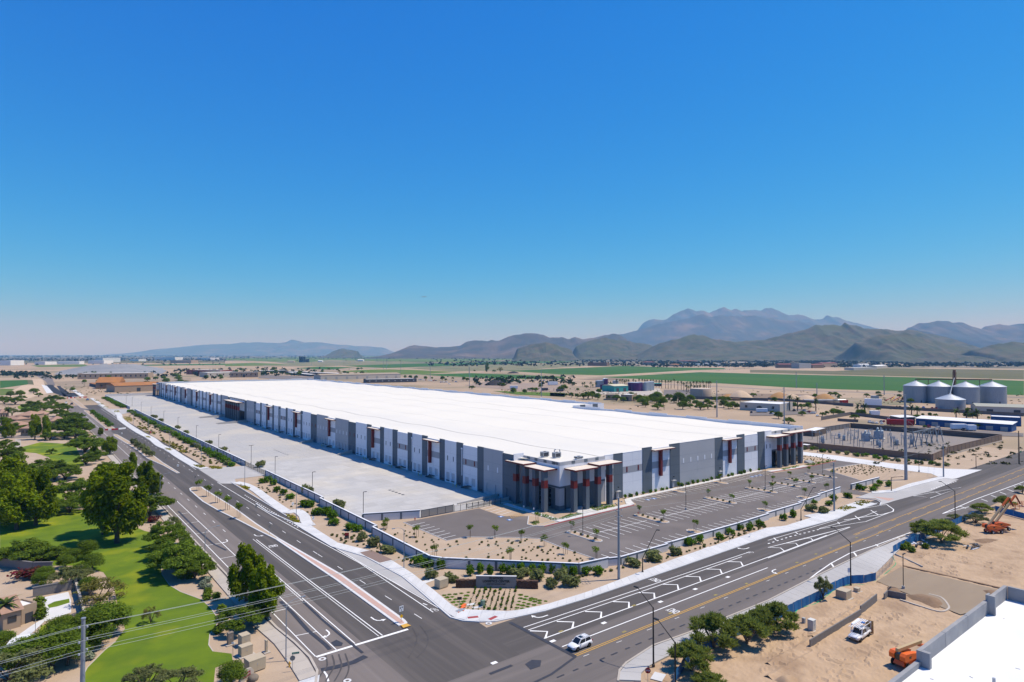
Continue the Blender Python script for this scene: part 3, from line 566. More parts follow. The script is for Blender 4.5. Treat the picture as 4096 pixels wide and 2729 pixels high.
wall_b = mat('dock_door_white', (.50, .505, .515), rough=.6)
ROOF = 14.5
WH = thing('warehouse', 'vast white-roofed logistics warehouse with slate and white wall panels and red trim', 'warehouse', (132.5, 150, 0))
OX, OY = 132.5, 150.0
def wb(mb, name, m, parent=None, **k):
    """meshes are laid out in site coordinates; shift them to the warehouse's own origin"""
    mb.v = [(x - OX, y - OY, z) for x, y, z in mb.v]
    return mb.build(name, m, parent or WH, **k)
# roof: gently folded membrane
def rz_(y): return ROOF + .28 * math.cos((y - 163) / 52.6 * 6.2832)
b = MB(); ys = [150.4 + i * 6.58 for i in range(111)]; xs = [132.9, 180, 235, 291]
b.add([(x if (i or y > 168.3) else 136.9, y, rz_(y) + (0, .35, .35, 0)[i]) for y in ys for i, x in enumerate(xs)], [(j * 4 + i, j * 4 + i + 1, j * 4 + i + 5, j * 4 + i + 4) for j in range(110) for i in range(3)])
roof = wb(b, 'roof', roofm)
b = MB(); ys2 = [y for y in ys if y > 306]; b.add([(x, y, rz_(y)) for y in ys2 for x in (291, 320)], [(j * 2, j * 2 + 1, j * 2 + 3, j * 2 + 2) for j in range(len(ys2) - 1)]); wb(b, 'roof_wing', roofm, WH)
seam = mat('membrane_seam', (.70, .68, .64))
for x in (158, 184, 211, 238, 265):
    s_ = MB()
    for y0, y1 in zip(ys, ys[1:]): s_.add([(x - .25, y0, rz_(y0) + .38), (x + .25, y0, rz_(y0) + .38), (x + .25, y1, rz_(y1) + .38), (x - .25, y1, rz_(y1) + .38)], [(0, 1, 2, 3)])
    o = wb(s_, 'membrane_seam', seam, roof)
# facade bays -------------------------------------------------------
def bay(along, a, b_, kind, plane, out, tall=16.35, low=15.75, docks=True):
    """one tilt-up panel between a and b_ on the facade; `along` is 'y' (avenue side) or 'x' (street side); out = outward step"""
    def B(mb, u0, u1, d0, d1, z0, z1):      # u along the facade, d depth outward
        if along == 'y': mb.box(plane - d1, plane - d0, u0, u1, z0, z1)
        else: mb.box(u0, u1, plane - d1, plane - d0, z0, z1)
        return mb
    top = low if kind in ('band', 'can', 'dlow') else tall
    m = {'dk': w_dark, 'dlow': w_dark, 'grey': w_grey}.get(kind, w_white)
    pr = .18 if kind in ('dk', 'grey', 'wh') else 0.0
    w_ = b_ - a; doors = []
    if docks:
        nd = {'dk': 1, 'dlow': 1 if w_ < 8 else 2, 'grey': 2 if w_ < 13 else 4, 'wh': 2 if w_ < 11 else 3, 'band': 2, 'can': 2}[kind]
        for k in range(nd):
            c_ = a + w_ * (k + .5) / nd + (0 if nd == 1 else (.5 - k / (nd - 1)) * .5); doors.append((c_ - 1.2, c_ + 1.2))
    mb = MB(); e = .03
    B(mb, a + e, b_ - e, -.3, pr, 4.1 if doors else 0, top)
    if doors:
        B(mb, a + e, b_ - e, -.3, pr, 0, 1.2); us = [a + e] + [v for d in doors for v in d] + [b_ - e]
        for k in range(0, len(us), 2): B(mb, us[k], us[k + 1], -.3, pr, 1.2, 4.1)
    pan = wb(mb, 'wall_panel', m)
    for d in doors:
        dd = wb(B(MB(), d[0], d[1], -.28, pr - .2, 1.2, 4.1), 'dock_door', w_dark if m is w_dark else (w_grey if m is w_grey else wall_b), pan)
        if rnd.random() < .5: wb(B(MB(), d[0] + .2, d[1] - .2, pr, pr + .25, .75, 1.15), 'dock_bumper', steel_d, pan)
    jm = MB()
    for z in ((5.2, 8.4, 11.6) if kind in ('grey', 'wh', 'dk', 'dlow') else (5.2, 12.6)): B(jm, a + .1, b_ - .1, pr, pr + .012, z, z + .07)
    if w_ > 7.5: B(jm, (a + b_) / 2 - .03, (a + b_) / 2 + .03, pr, pr + .013, 4.2, top - .2)
    wb(jm, 'panel_joints', {'dk': mat('joint_slate', (.075, .09, .105)), 'dlow': mat('joint_slate', (.075, .09, .105)), 'grey': joint_m}.get(kind, mat('joint_pale', (.55, .56, .58))), pan, kind='stuff')
    wb(B(MB(), a + .02, b_ - .02, -.32, pr + .05, top + .002, top + .09), 'coping', {'dk': w_dark, 'dlow': w_dark, 'grey': w_grey}.get(kind, w_white), pan)
    if kind in ('band', 'can'): wb(B(MB(), a + .04, b_ - .04, pr, pr + .02, 8.4, 10.8), 'colour_band', w_band, pan)
    if kind == 'band':
        for t in (.2, .78): wb(B(MB(), a + w_ * t - .3, a + w_ * t + .3, pr + .02, pr + .1, 8.8, 10.6), 'slot_window', w_red, pan)
    elif kind == 'dlow' and w_ > 8:
        for t in (.25, .8): wb(B(MB(), a + w_ * t - .3, a + w_ * t + .3, pr, pr + .08, 8.8, 10.6), 'slot_window', w_red, pan)
    elif kind == 'wh':
        for k in range(len(doors) or 2):
            c_ = a + w_ * (k + .5) / (len(doors) or 2); wb(B(MB(), c_ - .27, c_ + .27, pr, pr + .06, 8.7, 10.5), 'slot_window', w_dark, pan)
    elif kind == 'grey':
        for k in range(len(doors) or 5):
            c_ = a + w_ * (k + .5) / (len(doors) or 5); wb(B(MB(), c_ - .3, c_ + .3, pr, pr + .06, 8.6, 10.4), 'slot_window', w_white, pan)
    if kind == 'can':
        cn = wb(B(MB(), a - .6, b_ + .9, pr + .03, 2.0, 15.0, 15.3), 'canopy', w_red, WH); wb(B(MB(), a - .56, b_ + .86, pr, 1.96, 15.3, 15.36), 'canopy_top', can_top, cn)
        f_ = a + w_ * (.70 if along == 'y' else .42); wb(B(MB(), f_ - .55, f_ + .55, pr + .05, 1.1, 6.0 if docks else 5.5, 15.0), 'red_fin', w_red, WH)
    if docks and kind in ('band', 'can'):
        c_ = a + w_ * .52; st = MB(); B(st, c_ - 1.2, c_ + 1.1, pr, 1.5, 1.05, 1.2)
        for k in range(7): B(st, c_ + 1.1 + k * .42, c_ + 1.1 + (k + 1) * .42, pr + .1, 1.5, 1.0 - k * .15, 1.1 - k * .15)
        so = wb(st, 'dock_stair', steel_d); hr = MB()
        P = lambda u, d, z: (plane - d, u, z)
        for dz in (.55, 1.05): hr.tube([P(c_ - 1.2, 1.46, 1.2 + dz), P(c_ + 1.1, 1.46, 1.2 + dz), P(c_ + 4.0, 1.46, .15 + dz)], .035, 4)
        for u, z in ((c_ - 1.15, 1.2), (c_, 1.2), (c_ + 1.1, 1.2), (c_ + 2.5, .65), (c_ + 4.0, .1)): hr.tube([P(u, 1.46, z - .1), P(u, 1.46, z + 1.05)], .035, 4)
        sk = MB().add([P(c_ - 1.2, 1.52, 1.2), P(c_ + 1.1, 1.52, 1.2), P(c_ + 4.05, 1.52, .15), P(c_ + 4.05, 1.52, -.0), P(c_ + 3.4, 1.52, 0), P(c_ + 1.1, 1.52, .75), P(c_ - 1.2, 1.52, .9)], [(0, 1, 2, 3, 4, 5, 6)])
        wb(sk, 'stringer', steel_d, so)
        wb(hr, 'handrail', mat('galvanised_rail', (.35, .36, .38), metal=.6, rough=.5), so)
        BOLL.append((plane - 2.6, c_ + 5.2)); BOLL.append((plane - 2.6, c_ + 7.4))
    return pan
BOLL = []
near = [(168.2,174.7,'dlow'),(174.7,186,'grey'),(186,190,'dk'),(190,199.8,'band'),(199.8,204,'dk'),(204,212.3,'wh'),(212.3,216.3,'dk'),(216.3,226.1,'can'),(226.1,230.2,'dk'),(230.2,238.4,'wh'),(238.4,242.5,'dk'),(242.5,252.2,'band'),(252.2,256.5,'dk'),(256.5,264.8,'wh'),(264.8,268.9,'dk'),(268.9,278.6,'can'),(278.6,282.9,'dk'),(282.9,295.6,'wh'),(295.6,304.8,'dlow'),(304.8,321.5,'grey'),(321.5,332,'can'),(332,347.8,'grey'),(347.8,357.4,'dlow'),(357.4,370.2,'wh'),(370.2,373.9,'dk'),(373.9,383.8,'can'),(383.8,387.1,'dk'),(387.1,397,'wh'),(397,400.5,'dk'),(400.5,411.1,'band'),(411.1,414.8,'dk'),(414.8,423.6,'wh'),(423.6,427.2,'dk'),(427.2,437.3,'can'),(437.3,440.7,'dk'),(440.7,450.4,'wh'),(450.4,454,'dk'),(454,464.3,'band'),(464.3,468.5,'dk'),(468.5,487,'grey'),(487,493.5,'dlow')]
for a, b_, k in near: bay('y', a, b_, k, 132.5, 1)
for a, b_, k in reversed(near): bay('y', 1028 - b_, 1028 - a, k, 132.5, 1)
for a, b_, k in ((157.3,161.4,'band'),(161.4,166.2,'dlow'),(166.2,176.6,'band'),(176.6,181.7,'dk'),(181.7,192,'can'),(192,197.8,'dk'),(197.8,220.3,'grey'),(220.3,225.9,'dk'),(225.9,236.3,'can'),(236.3,241.7,'dk'),(241.7,252.2,'band'),(252.2,257.4,'dk'),(257.4,263,'wh')): bay('x', a, b_, k, 150, 1, 16.3, 15.6, False)
# doors to the street side
for x in (163.2, 193.6, 223.4):
    d = wb(MB().box(x - .6, x + .6, 149.7, 149.86 - .02, .2, 2.6), 'man_door', w_grey); wb(MB().box(x - .9, x + .9, 148.7, 149.8, 2.75, 2.95), 'door_hood', w_grey, d); wb(MB().cbox(x + .2, 149.5, 4.2, .3, .5, .35), 'wall_lamp', steel_d, d)
# back and side parapets
def para(x0, x1, y0, y1, z, m=w_white): wb(MB().box(x0, x1, y0, y1, 0, z), 'parapet_wall', m)
y = 150.0; k = 0
while y < 305: e = min(y + 13.15, 306); para(290.7, 291, y, e, 16.3 if k % 2 == 0 else 15.7); y = e; k += 1
y = 308.3; k = 0
while y < 878: e = min(y + 13.15, 878); para(320, 320.3, y, e, 16.3 if k % 2 == 0 else 15.8); y = e; k += 1
x = 291.1; k = 0
for e in (297, 302, 309, 314, 320): para(x, e, 306, 306.3, 16.1, w_dark if k % 2 else w_white); x = e; k += 1
para(290.7, 291.1, 306, 306.3, 16.1)
y = 132.8; k = 0
while y < 320: e = min(y + 15, 320); para(y, e, 878, 878.3, 16.2 if k % 2 else 15.8); y = e; k += 1
# corner entrances ---------------------------------------------------
def column(x, y, h, red=(7.55, 10.0), s=.78):
    c = wb(MB().box(x - s, x + s, y - s, y + s, 0, h), 'entrance_column', w_dark); wb(MB().box(x - s - .015, x + s + .015, y - s - .015, y + s + .015, *red), 'red_band', w_red, c); return c
def canopy(x0, x1, y0, y1, z, t=.42):
    c = wb(MB().box(x0, x1, y0, y1, z - t, z), 'entrance_canopy', w_red); wb(MB().box(x0 + .06, x1 - .06, y0 + .06, y1 - .06, z, z + .04), 'canopy_top', can_top, c)
for yy, h in ((166.6, 13.5), (161.6, 13.5), (156.6, 12.95), (152.2, 12.95)): column(132.0, yy, h)
for xx, h in ((139.2, 12.95), (144.6, 12.95), (149.9, 13.5), (155.4, 13.5)): column(xx, 146.2, h)
canopy(130.7, 136.4, 161.3, 171.2, 13.95); canopy(130.7, 136.4, 150.9, 161.0, 13.4); canopy(138.4, 148.6, 144.6, 149.9, 13.4); canopy(149.0, 160.0, 144.6, 149.9, 13.95)
wb(MB().box(136.5, 137, 150.0, 168.2, 7.7, 14.4).box(137.0, 157.3, 150, 150.5, 7.7, 14.4), 'entrance_upper_wall', w_white)
wb(MB().box(136.45, 137, 149.95, 168.2, 14.4, 15.45).box(137.0, 157.3, 149.95, 150.5, 14.4, 15.45), 'entrance_parapet', w_grey)
wb(MB().box(136.42, 137, 149.92, 168.2, 7.1, 7.7).box(137.0, 157.3, 149.92, 150.5, 7.1, 7.7), 'entrance_beam', w_dark)
for yy in (165.6, 161.6, 157, 152.9): wb(MB().box(136.40, 136.449, yy - .75, yy + .75, 14.402, 15.44), 'parapet_square', w_dark)
for xx in (142.5, 148.2, 153.4): wb(MB().box(xx - .75, xx + .75, 149.90, 149.949, 14.402, 15.44), 'parapet_square', w_dark)
wb(MB().box(136.5, 137, 162.2, 168.2, 0, 7.1).box(153.0, 157.3, 150.1, 150.5, 0, 7.1), 'entrance_lower_wall', w_grey)
cp = wb(MB().box(136.3, 138.4, 149.8, 151.9, 1.6, 7.1), 'corner_pier', w_grey); wb(MB().box(136.25, 138.45, 149.75, 151.95, 0, 1.6), 'pier_base', w_dark, cp)
for xx in (140.8, 146.4, 151.6): wb(MB().box(xx - 1.3, xx + 1.3, 150.2, 151.4, 0, 7.1), 'entrance_pier', w_dark)
for yy in (153.6, 158.8): wb(MB().box(137.2, 138.4, yy - 1.3, yy + 1.3, 0, 7.1), 'entrance_pier', w_dark)
gl = wb(MB().box(138.45, 153, 151.5, 151.6, 0, 7.1).box(138.5, 138.6, 151.6, 162.2, 0, 7.1), 'entrance_glazing', glass)
fr = mat('aluminium_frame', (.42, .43, .45), rough=.4, metal=.5)
for x0, x1 in ((138.45, 139.5), (142.1, 145.1), (147.7, 150.3)):
    for z in (1.0, 2.6, 4.2, 5.8): wb(MB().box(x0, x1, 151.42, 151.5, z, z + .09), 'glazing_bar', fr, gl)
    for t in (0, .5, 1): wb(MB().box(x0 + (x1 - x0) * t - .04, x0 + (x1 - x0) * t + .04, 151.41, 151.5, 0, 7.1), 'glazing_bar', fr, gl)
for y0, y1 in ((154.9, 157.5), (160.1, 162.2)):
    for z in (1.0, 2.6, 4.2, 5.8): wb(MB().box(138.42, 138.5, y0, y1, z, z + .09), 'glazing_bar', fr, gl)
    for t in (0, .5, 1): wb(MB().box(138.41, 138.5, y0 + (y1 - y0) * t - .04, y0 + (y1 - y0) * t + .04, 0, 7.1), 'glazing_bar', fr, gl)
wb(MB().box(132.3, 136.5, 168.2, 168.5, 0, 16.3), 'return_wall', w_white); wb(MB().box(136.5, 157.3, 150.6, 168.2, 6.9, 7.0), 'soffit', w_grey)
nm = text_mesh('16155', 1.0, .03, .02); nm.materials.clear(); nm.materials.append(steel_d)
o = put('address_number', nm, WH, (136.38 - OX, 152.9 - .9 - OY + .2, 14.95)); o.rotation_euler = (R(90), 0, R(-90)); o.location.y = 151.0 + .6 - OY + .35
# far corner on the street side
for xx in (265.2, 270.6, 277, 283.2): column(xx, 147.4, 13.9)
canopy(258.6, 273.6, 145.8, 149.9, 14.1); canopy(271.6, 290.2, 145.8, 149.9, 14.75)
wb(MB().box(263, 289, 150, 150.5, 7.7, 14.8), 'entrance_upper_wall', w_white); wb(MB().box(263, 289, 149.95, 150.5, 14.8, 15.8), 'entrance_parapet', w_grey); wb(MB().box(263, 289, 149.92, 150.5, 7.1, 7.7), 'entrance_beam', w_dark); wb(MB().box(263, 289, 150.4, 150.8, 0, 7.1), 'entrance_glazing', glass)
wb(MB().box(288.8, 289.2, 150.5, 175, 0, 16.4), 'return_wall', w_white)
for xx in (266.5, 272, 278, 284): wb(MB().box(xx - .7, xx + .7, 149.90, 149.949, 14.802, 15.79), 'parapet_square', w_dark)
stp = MB()
for k in range(6): stp.box(285.5 + k * .0, 290, 143.6 + k * .5, 146.8, k * .17, (k + 1) * .17)
wb(stp, 'entrance_steps', conc_d)
# middle and far entrances on the avenue side
def long_entrance(y0, y1, n):
    canopy(127.2, 132.4, y0 + 1, y1 - 1, 14.2)
    for k in range(n): column(129.0, y0 + 2.4 + (y1 - y0 - 4.8) * k / (n - 1), 13.8, (8.2, 11.2), .6)
    wb(MB().box(132.5, 133, y0, y1, 7.7, 15.1), 'entrance_upper_wall', w_white); wb(MB().box(132.45, 133, y0, y1, 15.1, 16.25), 'entrance_parapet', w_grey); wb(MB().box(132.42, 133, y0, y1, 7.1, 7.7), 'entrance_beam', w_dark); wb(MB().box(133.4, 133.6, y0, y1, 0, 7.1), 'entrance_glazing', glass)
    for k in range(7): yy = y0 + 3 + (y1 - y0 - 6) * k / 6; wb(MB().box(132.38, 132.449, yy - .8, yy + .8, 15.102, 16.24), 'parapet_square', w_dark)
long_entrance(493.5, 534.5, 7); long_entrance(859.8, 878, 4)
# ramps with retaining walls
def ramp(x0, x1, y, h):
    wb(MB().add([(x0, y - .15, 0), (x1, y - .15, 0), (x1, y - .15, h), (x0, y - .15, h * .35), (x0, y + .15, 0), (x1, y + .15, 0), (x1, y + .15, h), (x0, y + .15, h * .35)], [(0, 1, 2, 3), (7, 6, 5, 4), (3, 2, 6, 7), (0, 3, 7, 4), (1, 5, 6, 2)]), 'ramp_wall', conc_d)
for yy in (177.2, 170.9): ramp(115.4, 132.2, yy, 1.5)
for yy in (489.5, 484.5, 540, 545): ramp(112, 132.2, yy, 1.7)
for yy in (299.5, 352.5): ramp(124.5, 132.2, yy, 2.2)
# downspouts
for yy in (199.9, 238.3, 282.8, 332.2, 370.3, 411, 465): d = wb(MB().box(132.05, 132.3, yy - .12, yy + .12, 4.3, 14.2), 'downspout', w_white); wb(MB().box(131.85, 132.3, yy - .3, yy + .3, 14.2, 14.7), 'rain_head', w_white, d)
# things on the roof and by the docks
galv = mat('galvanised', (.42, .43, .44), (.36, .37, .38), scale=1.5, rough=.45, metal=.4)
for i, (x, y_) in enumerate(((300, 985), (410, 992), (612, 1004))):
    p = S(3, x, y_, 14.8); u = thing('rooftop_unit', ['grey rooftop air conditioner with louvred side, set apart from its pair', 'grey rooftop air conditioner with louvred side beside a curved vent', 'low flat rooftop unit half hidden by the parapet'][i], 'air conditioner', (*p, 14.75), 0, 'air conditioners on the warehouse roof')
    h = 1.9 if i < 2 else 1.0
    MB().box(-1.3, 1.3, -.9, .9, .35, h).build('casing', galv, u); MB().box(-1.0, 1.0, -.7, .7, 0, .35).build('curb', w_white, u)
    lv = MB()
    for k in range(5): lv.box(-1.32, -1.3, -.7, .7, .55 + k * (h - .8) / 5, .55 + k * (h - .8) / 5 + .12)
    lv.box(-1.1, .9, -.92, -.9, .5, h - .25); lv.build('louvre', steel_d, u)
    MB().lathe([(.45, h), (.45, h + .12), (.1, h + .16)], 12).build('fan_cowl', steel_d, u)
for i, (x, y_) in enumerate(((390, 950), (440, 955))):
    p = S(3, x, y_, 14.8); v = thing('roof_vent', 'small curved gooseneck vent on the white roof', 'vent', (*p, 14.75), i, 'gooseneck vents on the roof')
    MB().tube([(0, 0, 0), (0, 0, 1.1), (.15, 0, 1.35), (.45, 0, 1.4), (.6, 0, 1.15)], .2, 8).build('pipe', galv, v)
bm_ = MB().lathe([(.11, 0), (.11, 1.15), (.06, 1.22)], 8).mesh('bollard', mat('safety_yellow', (.62, .42, .03), rough=.5))
for p in BOLL: tag(put('bollard', bm_, None, (*p, .1)), 'yellow steel bollard standing by a dock stair', 'bollard', 'yellow bollards along the docks')
# ------------------------------------------------------------------ plants
import numpy as np
def leaves(clumps, n, size, seed, shell=.55, aspect=1.7, droop=0.0, zmin=None, spray=0.0):
    """n leaf-sized kites spread through the outer shells of the clumps (x, y, z, rx, ry, rz)"""
    g_ = np.random.default_rng(seed); cl = np.array(clumps, float); vol = (cl[:, 3] * cl[:, 4] * cl[:, 5]) ** .7
    idx = g_.choice(len(cl), n, p=vol / vol.sum()); d = g_.normal(size=(n, 3)); d /= np.linalg.norm(d, axis=1)[:, None]
    r = shell + (1 - shell) * g_.random(n) ** .6; r *= 1 + .22 * g_.normal(size=n) * .5
    c = cl[idx, :3] + d * cl[idx, 3:] * r[:, None]
    if droop: k = g_.random(n) < .45; c[k, 2] -= g_.random(k.sum()) * droop * (cl[idx[k], 5])
    if zmin is not None: c[:, 2] = np.maximum(c[:, 2], zmin)
    nrm = d * .8 + g_.normal(size=(n, 3)) * .55 + np.array([0, 0, .45]); nrm /= np.linalg.norm(nrm, axis=1)[:, None]
    t = g_.normal(size=(n, 3)); t[:, 2] -= droop * 1.5; u = np.cross(nrm, t); u /= np.linalg.norm(u, axis=1)[:, None]; v = np.cross(u, nrm)
    if spray:
        v = d * .9 + g_.normal(size=(n, 3)) * .45 + np.array([0, 0, spray]); v /= np.linalg.norm(v, axis=1)[:, None]; u = np.cross(v, g_.normal(size=(n, 3))); u /= np.linalg.norm(u, axis=1)[:, None]
    s = size * (.6 + .8 * g_.random(n))[:, None]; a = u * s * .5; b_ = v * s * .5 * aspect
    P = np.stack([c - b_, c + a, c + b_, c - a], 1).reshape(-1, 3)
    return P
def leaf_mesh(name, P, m):
    n = len(P) // 4; me = bpy.data.meshes.new(name); me.vertices.add(len(P)); me.vertices.foreach_set('co', P.astype(np.float32).ravel())
    me.loops.add(n * 4); me.loops.foreach_set('vertex_index', np.arange(n * 4, dtype=np.int32)); me.polygons.add(n)
    me.polygons.foreach_set('loop_start', np.arange(0, n * 4, 4, dtype=np.int32)); me.materials.append(m); me.update(calc_edges=True); me.validate(); return me
f_ash = foliage('foliage_bright', (.25, .31, .010), (.08, .14, .010), .45)
f_mesq = foliage('foliage_mesquite', (.20, .275, .03), (.075, .13, .02), .48)
f_grey = foliage('foliage_greygreen', (.26, .28, .10), (.13, .155, .06), .48)
f_pv = foliage('foliage_paloverde', (.27, .31, .06), (.12, .16, .035), .5)
f_shrub = foliage('foliage_shrub', (.15, .26, .016), (.06, .13, .012), .42)
f_dry = foliage('foliage_dry', (.26, .24, .05), (.13, .13, .04), .3)
f_yel = foliage('foliage_lantana', (.34, .27, .02), (.14, .17, .02), .25)
f_desert = foliage('foliage_desert', (.16, .17, .05), (.085, .10, .032), .3)
f_bou = foliage('foliage_bougainvillea', (.16, .012, .03), (.05, .045, .02), .2)
f_palm = foliage('foliage_palm', (.10, .145, .035), (.055, .085, .025), .25)
bark = mat('bark', (.11, .085, .062), (.07, .055, .042), scale=3, rough=.95)
bark2 = mat('bark_pale', (.24, .19, .14), (.17, .13, .10), scale=2, rough=.95)
def tree_proto(kind, seed):
    r = random.Random(seed); cl = []; tr = MB()
    if kind == 'ash':        # unit height 10, tall uneven crown with drooping sprays
        for k in range(26):
            t = k / 25; z = 2.6 + t * 6.6; w = 2.5 * math.sin(min(1, .25 + t * .9) * math.pi * .86) + .35; a = r.uniform(0, 6.28); q = r.uniform(.25, 1.0) * w
            s = r.uniform(.7, 1.25) * (1.15 - .45 * t); cl.append((math.cos(a) * q, math.sin(a) * q, z, s, s, s * 1.1))
        P = leaves(cl, 12000, .24, seed, .4, 2.0, .9); m = f_ash; top = 7.5; nb = 7
        tr.tube([(0, 0, -.1), (.05, 0, 1.5), (.1, .05, 3.5), (0, .1, top)], [.34, .26, .2, .05], 7)
    elif kind in ('mesquite', 'paloverde', 'greytree', 'drytree'):
        for k in range(44):
            a = r.uniform(0, 6.28); q = 4.6 * math.sqrt(r.random()); z = 2.6 + 5.6 * (1 - (q / 5.2) ** 2) * r.uniform(.45, 1.0); s = r.uniform(.6, 1.15)
            cl.append((math.cos(a) * q, math.sin(a) * q, z, s * 1.1, s * 1.1, s * .8))
        nl = {'mesquite': 9500, 'paloverde': 5200, 'greytree': 5200, 'drytree': 2200}[kind]
        P = leaves(cl, nl, .2 if kind == 'paloverde' else .22, seed, .2, 6.0 if kind == 'paloverde' else 2.4, 0 if kind == 'paloverde' else .35, None, .6 if kind == 'paloverde' else 0); m = {'mesquite': f_mesq, 'paloverde': f_pv, 'greytree': f_grey, 'drytree': f_dry}[kind]; nb = 6
        for k in range(3): a = 2.1 * k + r.random(); tr.tube([(0, 0, -.1), (math.cos(a) * .4, math.sin(a) * .4, 1.4), (math.cos(a) * 1.5, math.sin(a) * 1.5, 3.4), (math.cos(a) * 2.2, math.sin(a) * 2.2, 5.5)], [.3, .24, .16, .06], 6)
    elif kind == 'round':    # big bushy ball of a tree
        for k in range(16):
            a = r.uniform(0, 6.28); e = r.uniform(-.5, 1.4); s = r.uniform(1.6, 2.5); cl.append((math.cos(a) * math.cos(e) * 2.9, math.sin(a) * math.cos(e) * 2.9, 5.0 + math.sin(e) * 2.6, s, s, s * .9))
        P = leaves(cl, 12000, .24, seed, .4, 1.7, .25); m = f_mesq; nb = 4
        tr.tube([(0, 0, -.1), (.1, 0, 2), (0, .1, 5)], [.35, .28, .12], 7)
    for k in range(nb):
        c = cl[(k * 3 + 1) % len(cl)]; z0 = min(c[2] * .55, 4.5); tr.tube([(0, 0, z0 * .6), (c[0] * .45, c[1] * .45, (z0 * .6 + c[2]) / 2), (c[0], c[1], c[2])], [.13, .09, .03], 5)
    return leaf_mesh('crown', P, m), tr.mesh('trunk', bark2 if kind in ('paloverde',) else bark)
PROTO = {}
def proto(kind, v):
    if (kind, v) not in PROTO: PROTO[kind, v] = tree_proto(kind, v * 17 + len(kind))
    return PROTO[kind, v]
NM = {'ash': ('ash_tree', 'tree'), 'mesquite': ('mesquite_tree', 'tree'), 'paloverde': ('palo_verde_tree', 'tree'), 'greytree': ('acacia_tree', 'tree'), 'drytree': ('bare_tree', 'tree'), 'round': ('broadleaf_tree', 'tree')}
def T(p, h, kind, label, group=None, wide=1.0, v=None):
    v = rnd.randrange(2) if v is None else v; cr, tr = proto(kind, v); H0 = {'ash': 10.2, 'round': 9.6}.get(kind, 9.0)
    o = thing(NM[kind][0], label, 'tree', (p[0], p[1], .05), rnd.uniform(0, 6.28), group); s = h / H0; o.scale = (s * wide, s * wide, s)
    put('crown', cr, o); put('trunk', tr, o); return o
def TS(n, x, yb, yt, kind, label, group=None, wide=1.0):
    k = 1024 / 2354; oy = 1400 if n < 5 else 2047; b_, t = oy + yb * k - 1418, oy + yt * k - 1418
    return T(S(n, x, yb), EYE * (1 - t / b_), kind, label, group, wide)
# --- park and estate trees on the lawn side of the avenue
G1 = 'tall trees of the park'; G2 = 'feathery trees of the park'
for i, a in enumerate(((5,955,210,-465),(5,1075,292,-480))): TS(*a, 'ash', ('tall bright green tree with twin trunk standing on open lawn' if i == 0 else 'tall bright green tree with pale trunk base at lawn edge'), None, .95)
for a in ((1,110,1560,940,'ash',.75),(1,260,1520,1080,'ash',.85),(1,30,1400,1010,'ash',.8),(5,330,130,-420,'ash',.8),(5,150,170,-380,'ash',.85),(1,1215,1125,930,'ash',.6),(1,1345,1310,1005,'ash',.75),(1,1440,1335,1120,'ash',.8),(1,925,790,710,'ash',.8),(1,1010,965,790,'ash',.95),(1,320,825,580,'ash',.55),(1,415,825,590,'ash',.55),(1,50,812,620,'ash',.75),(1,105,805,690,'ash',.8)):
    TS(*a[:4], a[4], 'tall bright green drooping tree among the park trees', G1, a[5] * 1.3)
for a in ((1,40,497,415),(1,140,503,420),(1,310,560,450),(1,400,578,480),(1,500,490,400),(1,560,562,478),(1,540,612,530),(1,640,792,590),(1,700,702,592),(1,760,765,650),(1,600,765,640),(1,670,640,560),(1,560,700,640),(1,40,935,812),(1,780,945,760),(1,850,930,790),(1,790,1058,952),(1,880,1015,905),(1,500,1195,1000),(1,600,1195,1040),(1,400,1105,985),(1,700,1425,1150),(1,1380,1525,1300),(1,1280,1500,1330),(1,250,600,520),(1,590,820,740)):
    TS(*a, 'mesquite', 'dark green feathery domed tree among the park lawns', G2, 1.7)
for a in ((1,110,610,512),(1,60,590,520),(5,1590,170,20)): TS(*a, 'greytree', 'grey-green airy tree among the park trees', 'grey-green trees of the park', .9)
TS(5,1530,335,60,'mesquite','dense dark tree between lawn and avenue footpath, northernmost of three',None,1.2); TS(5,1640,592,215,'mesquite','dense dark tree between lawn and avenue footpath, middle of three',None,1.15); TS(5,1790,612,385,'mesquite','smaller domed tree over clipped shrubs beside the avenue footpath',None,1.5)
TS(5,2265,835,265,'ash','tall yellow-green tree casting shade across the avenue footpath',None,.9); TS(6,95,995,450,'ash','tall yellow-green tree in the soil strip at the stop line',None,.85); TS(6,30,960,520,'ash','tall yellow-green tree pressed against its neighbour by the ladder markings',None,.8)
TS(5,2200,1090,850,'mesquite','wide dark tree behind the utility cabinets at the corner',None,1.6); TS(6,-20,1040,800,'mesquite','low dark tree under the street light at the corner',None,1.0)
TS(5,1385,1032,850,'drytree','small thin tree with yellowing leaves alone on the lawn',None,.8)
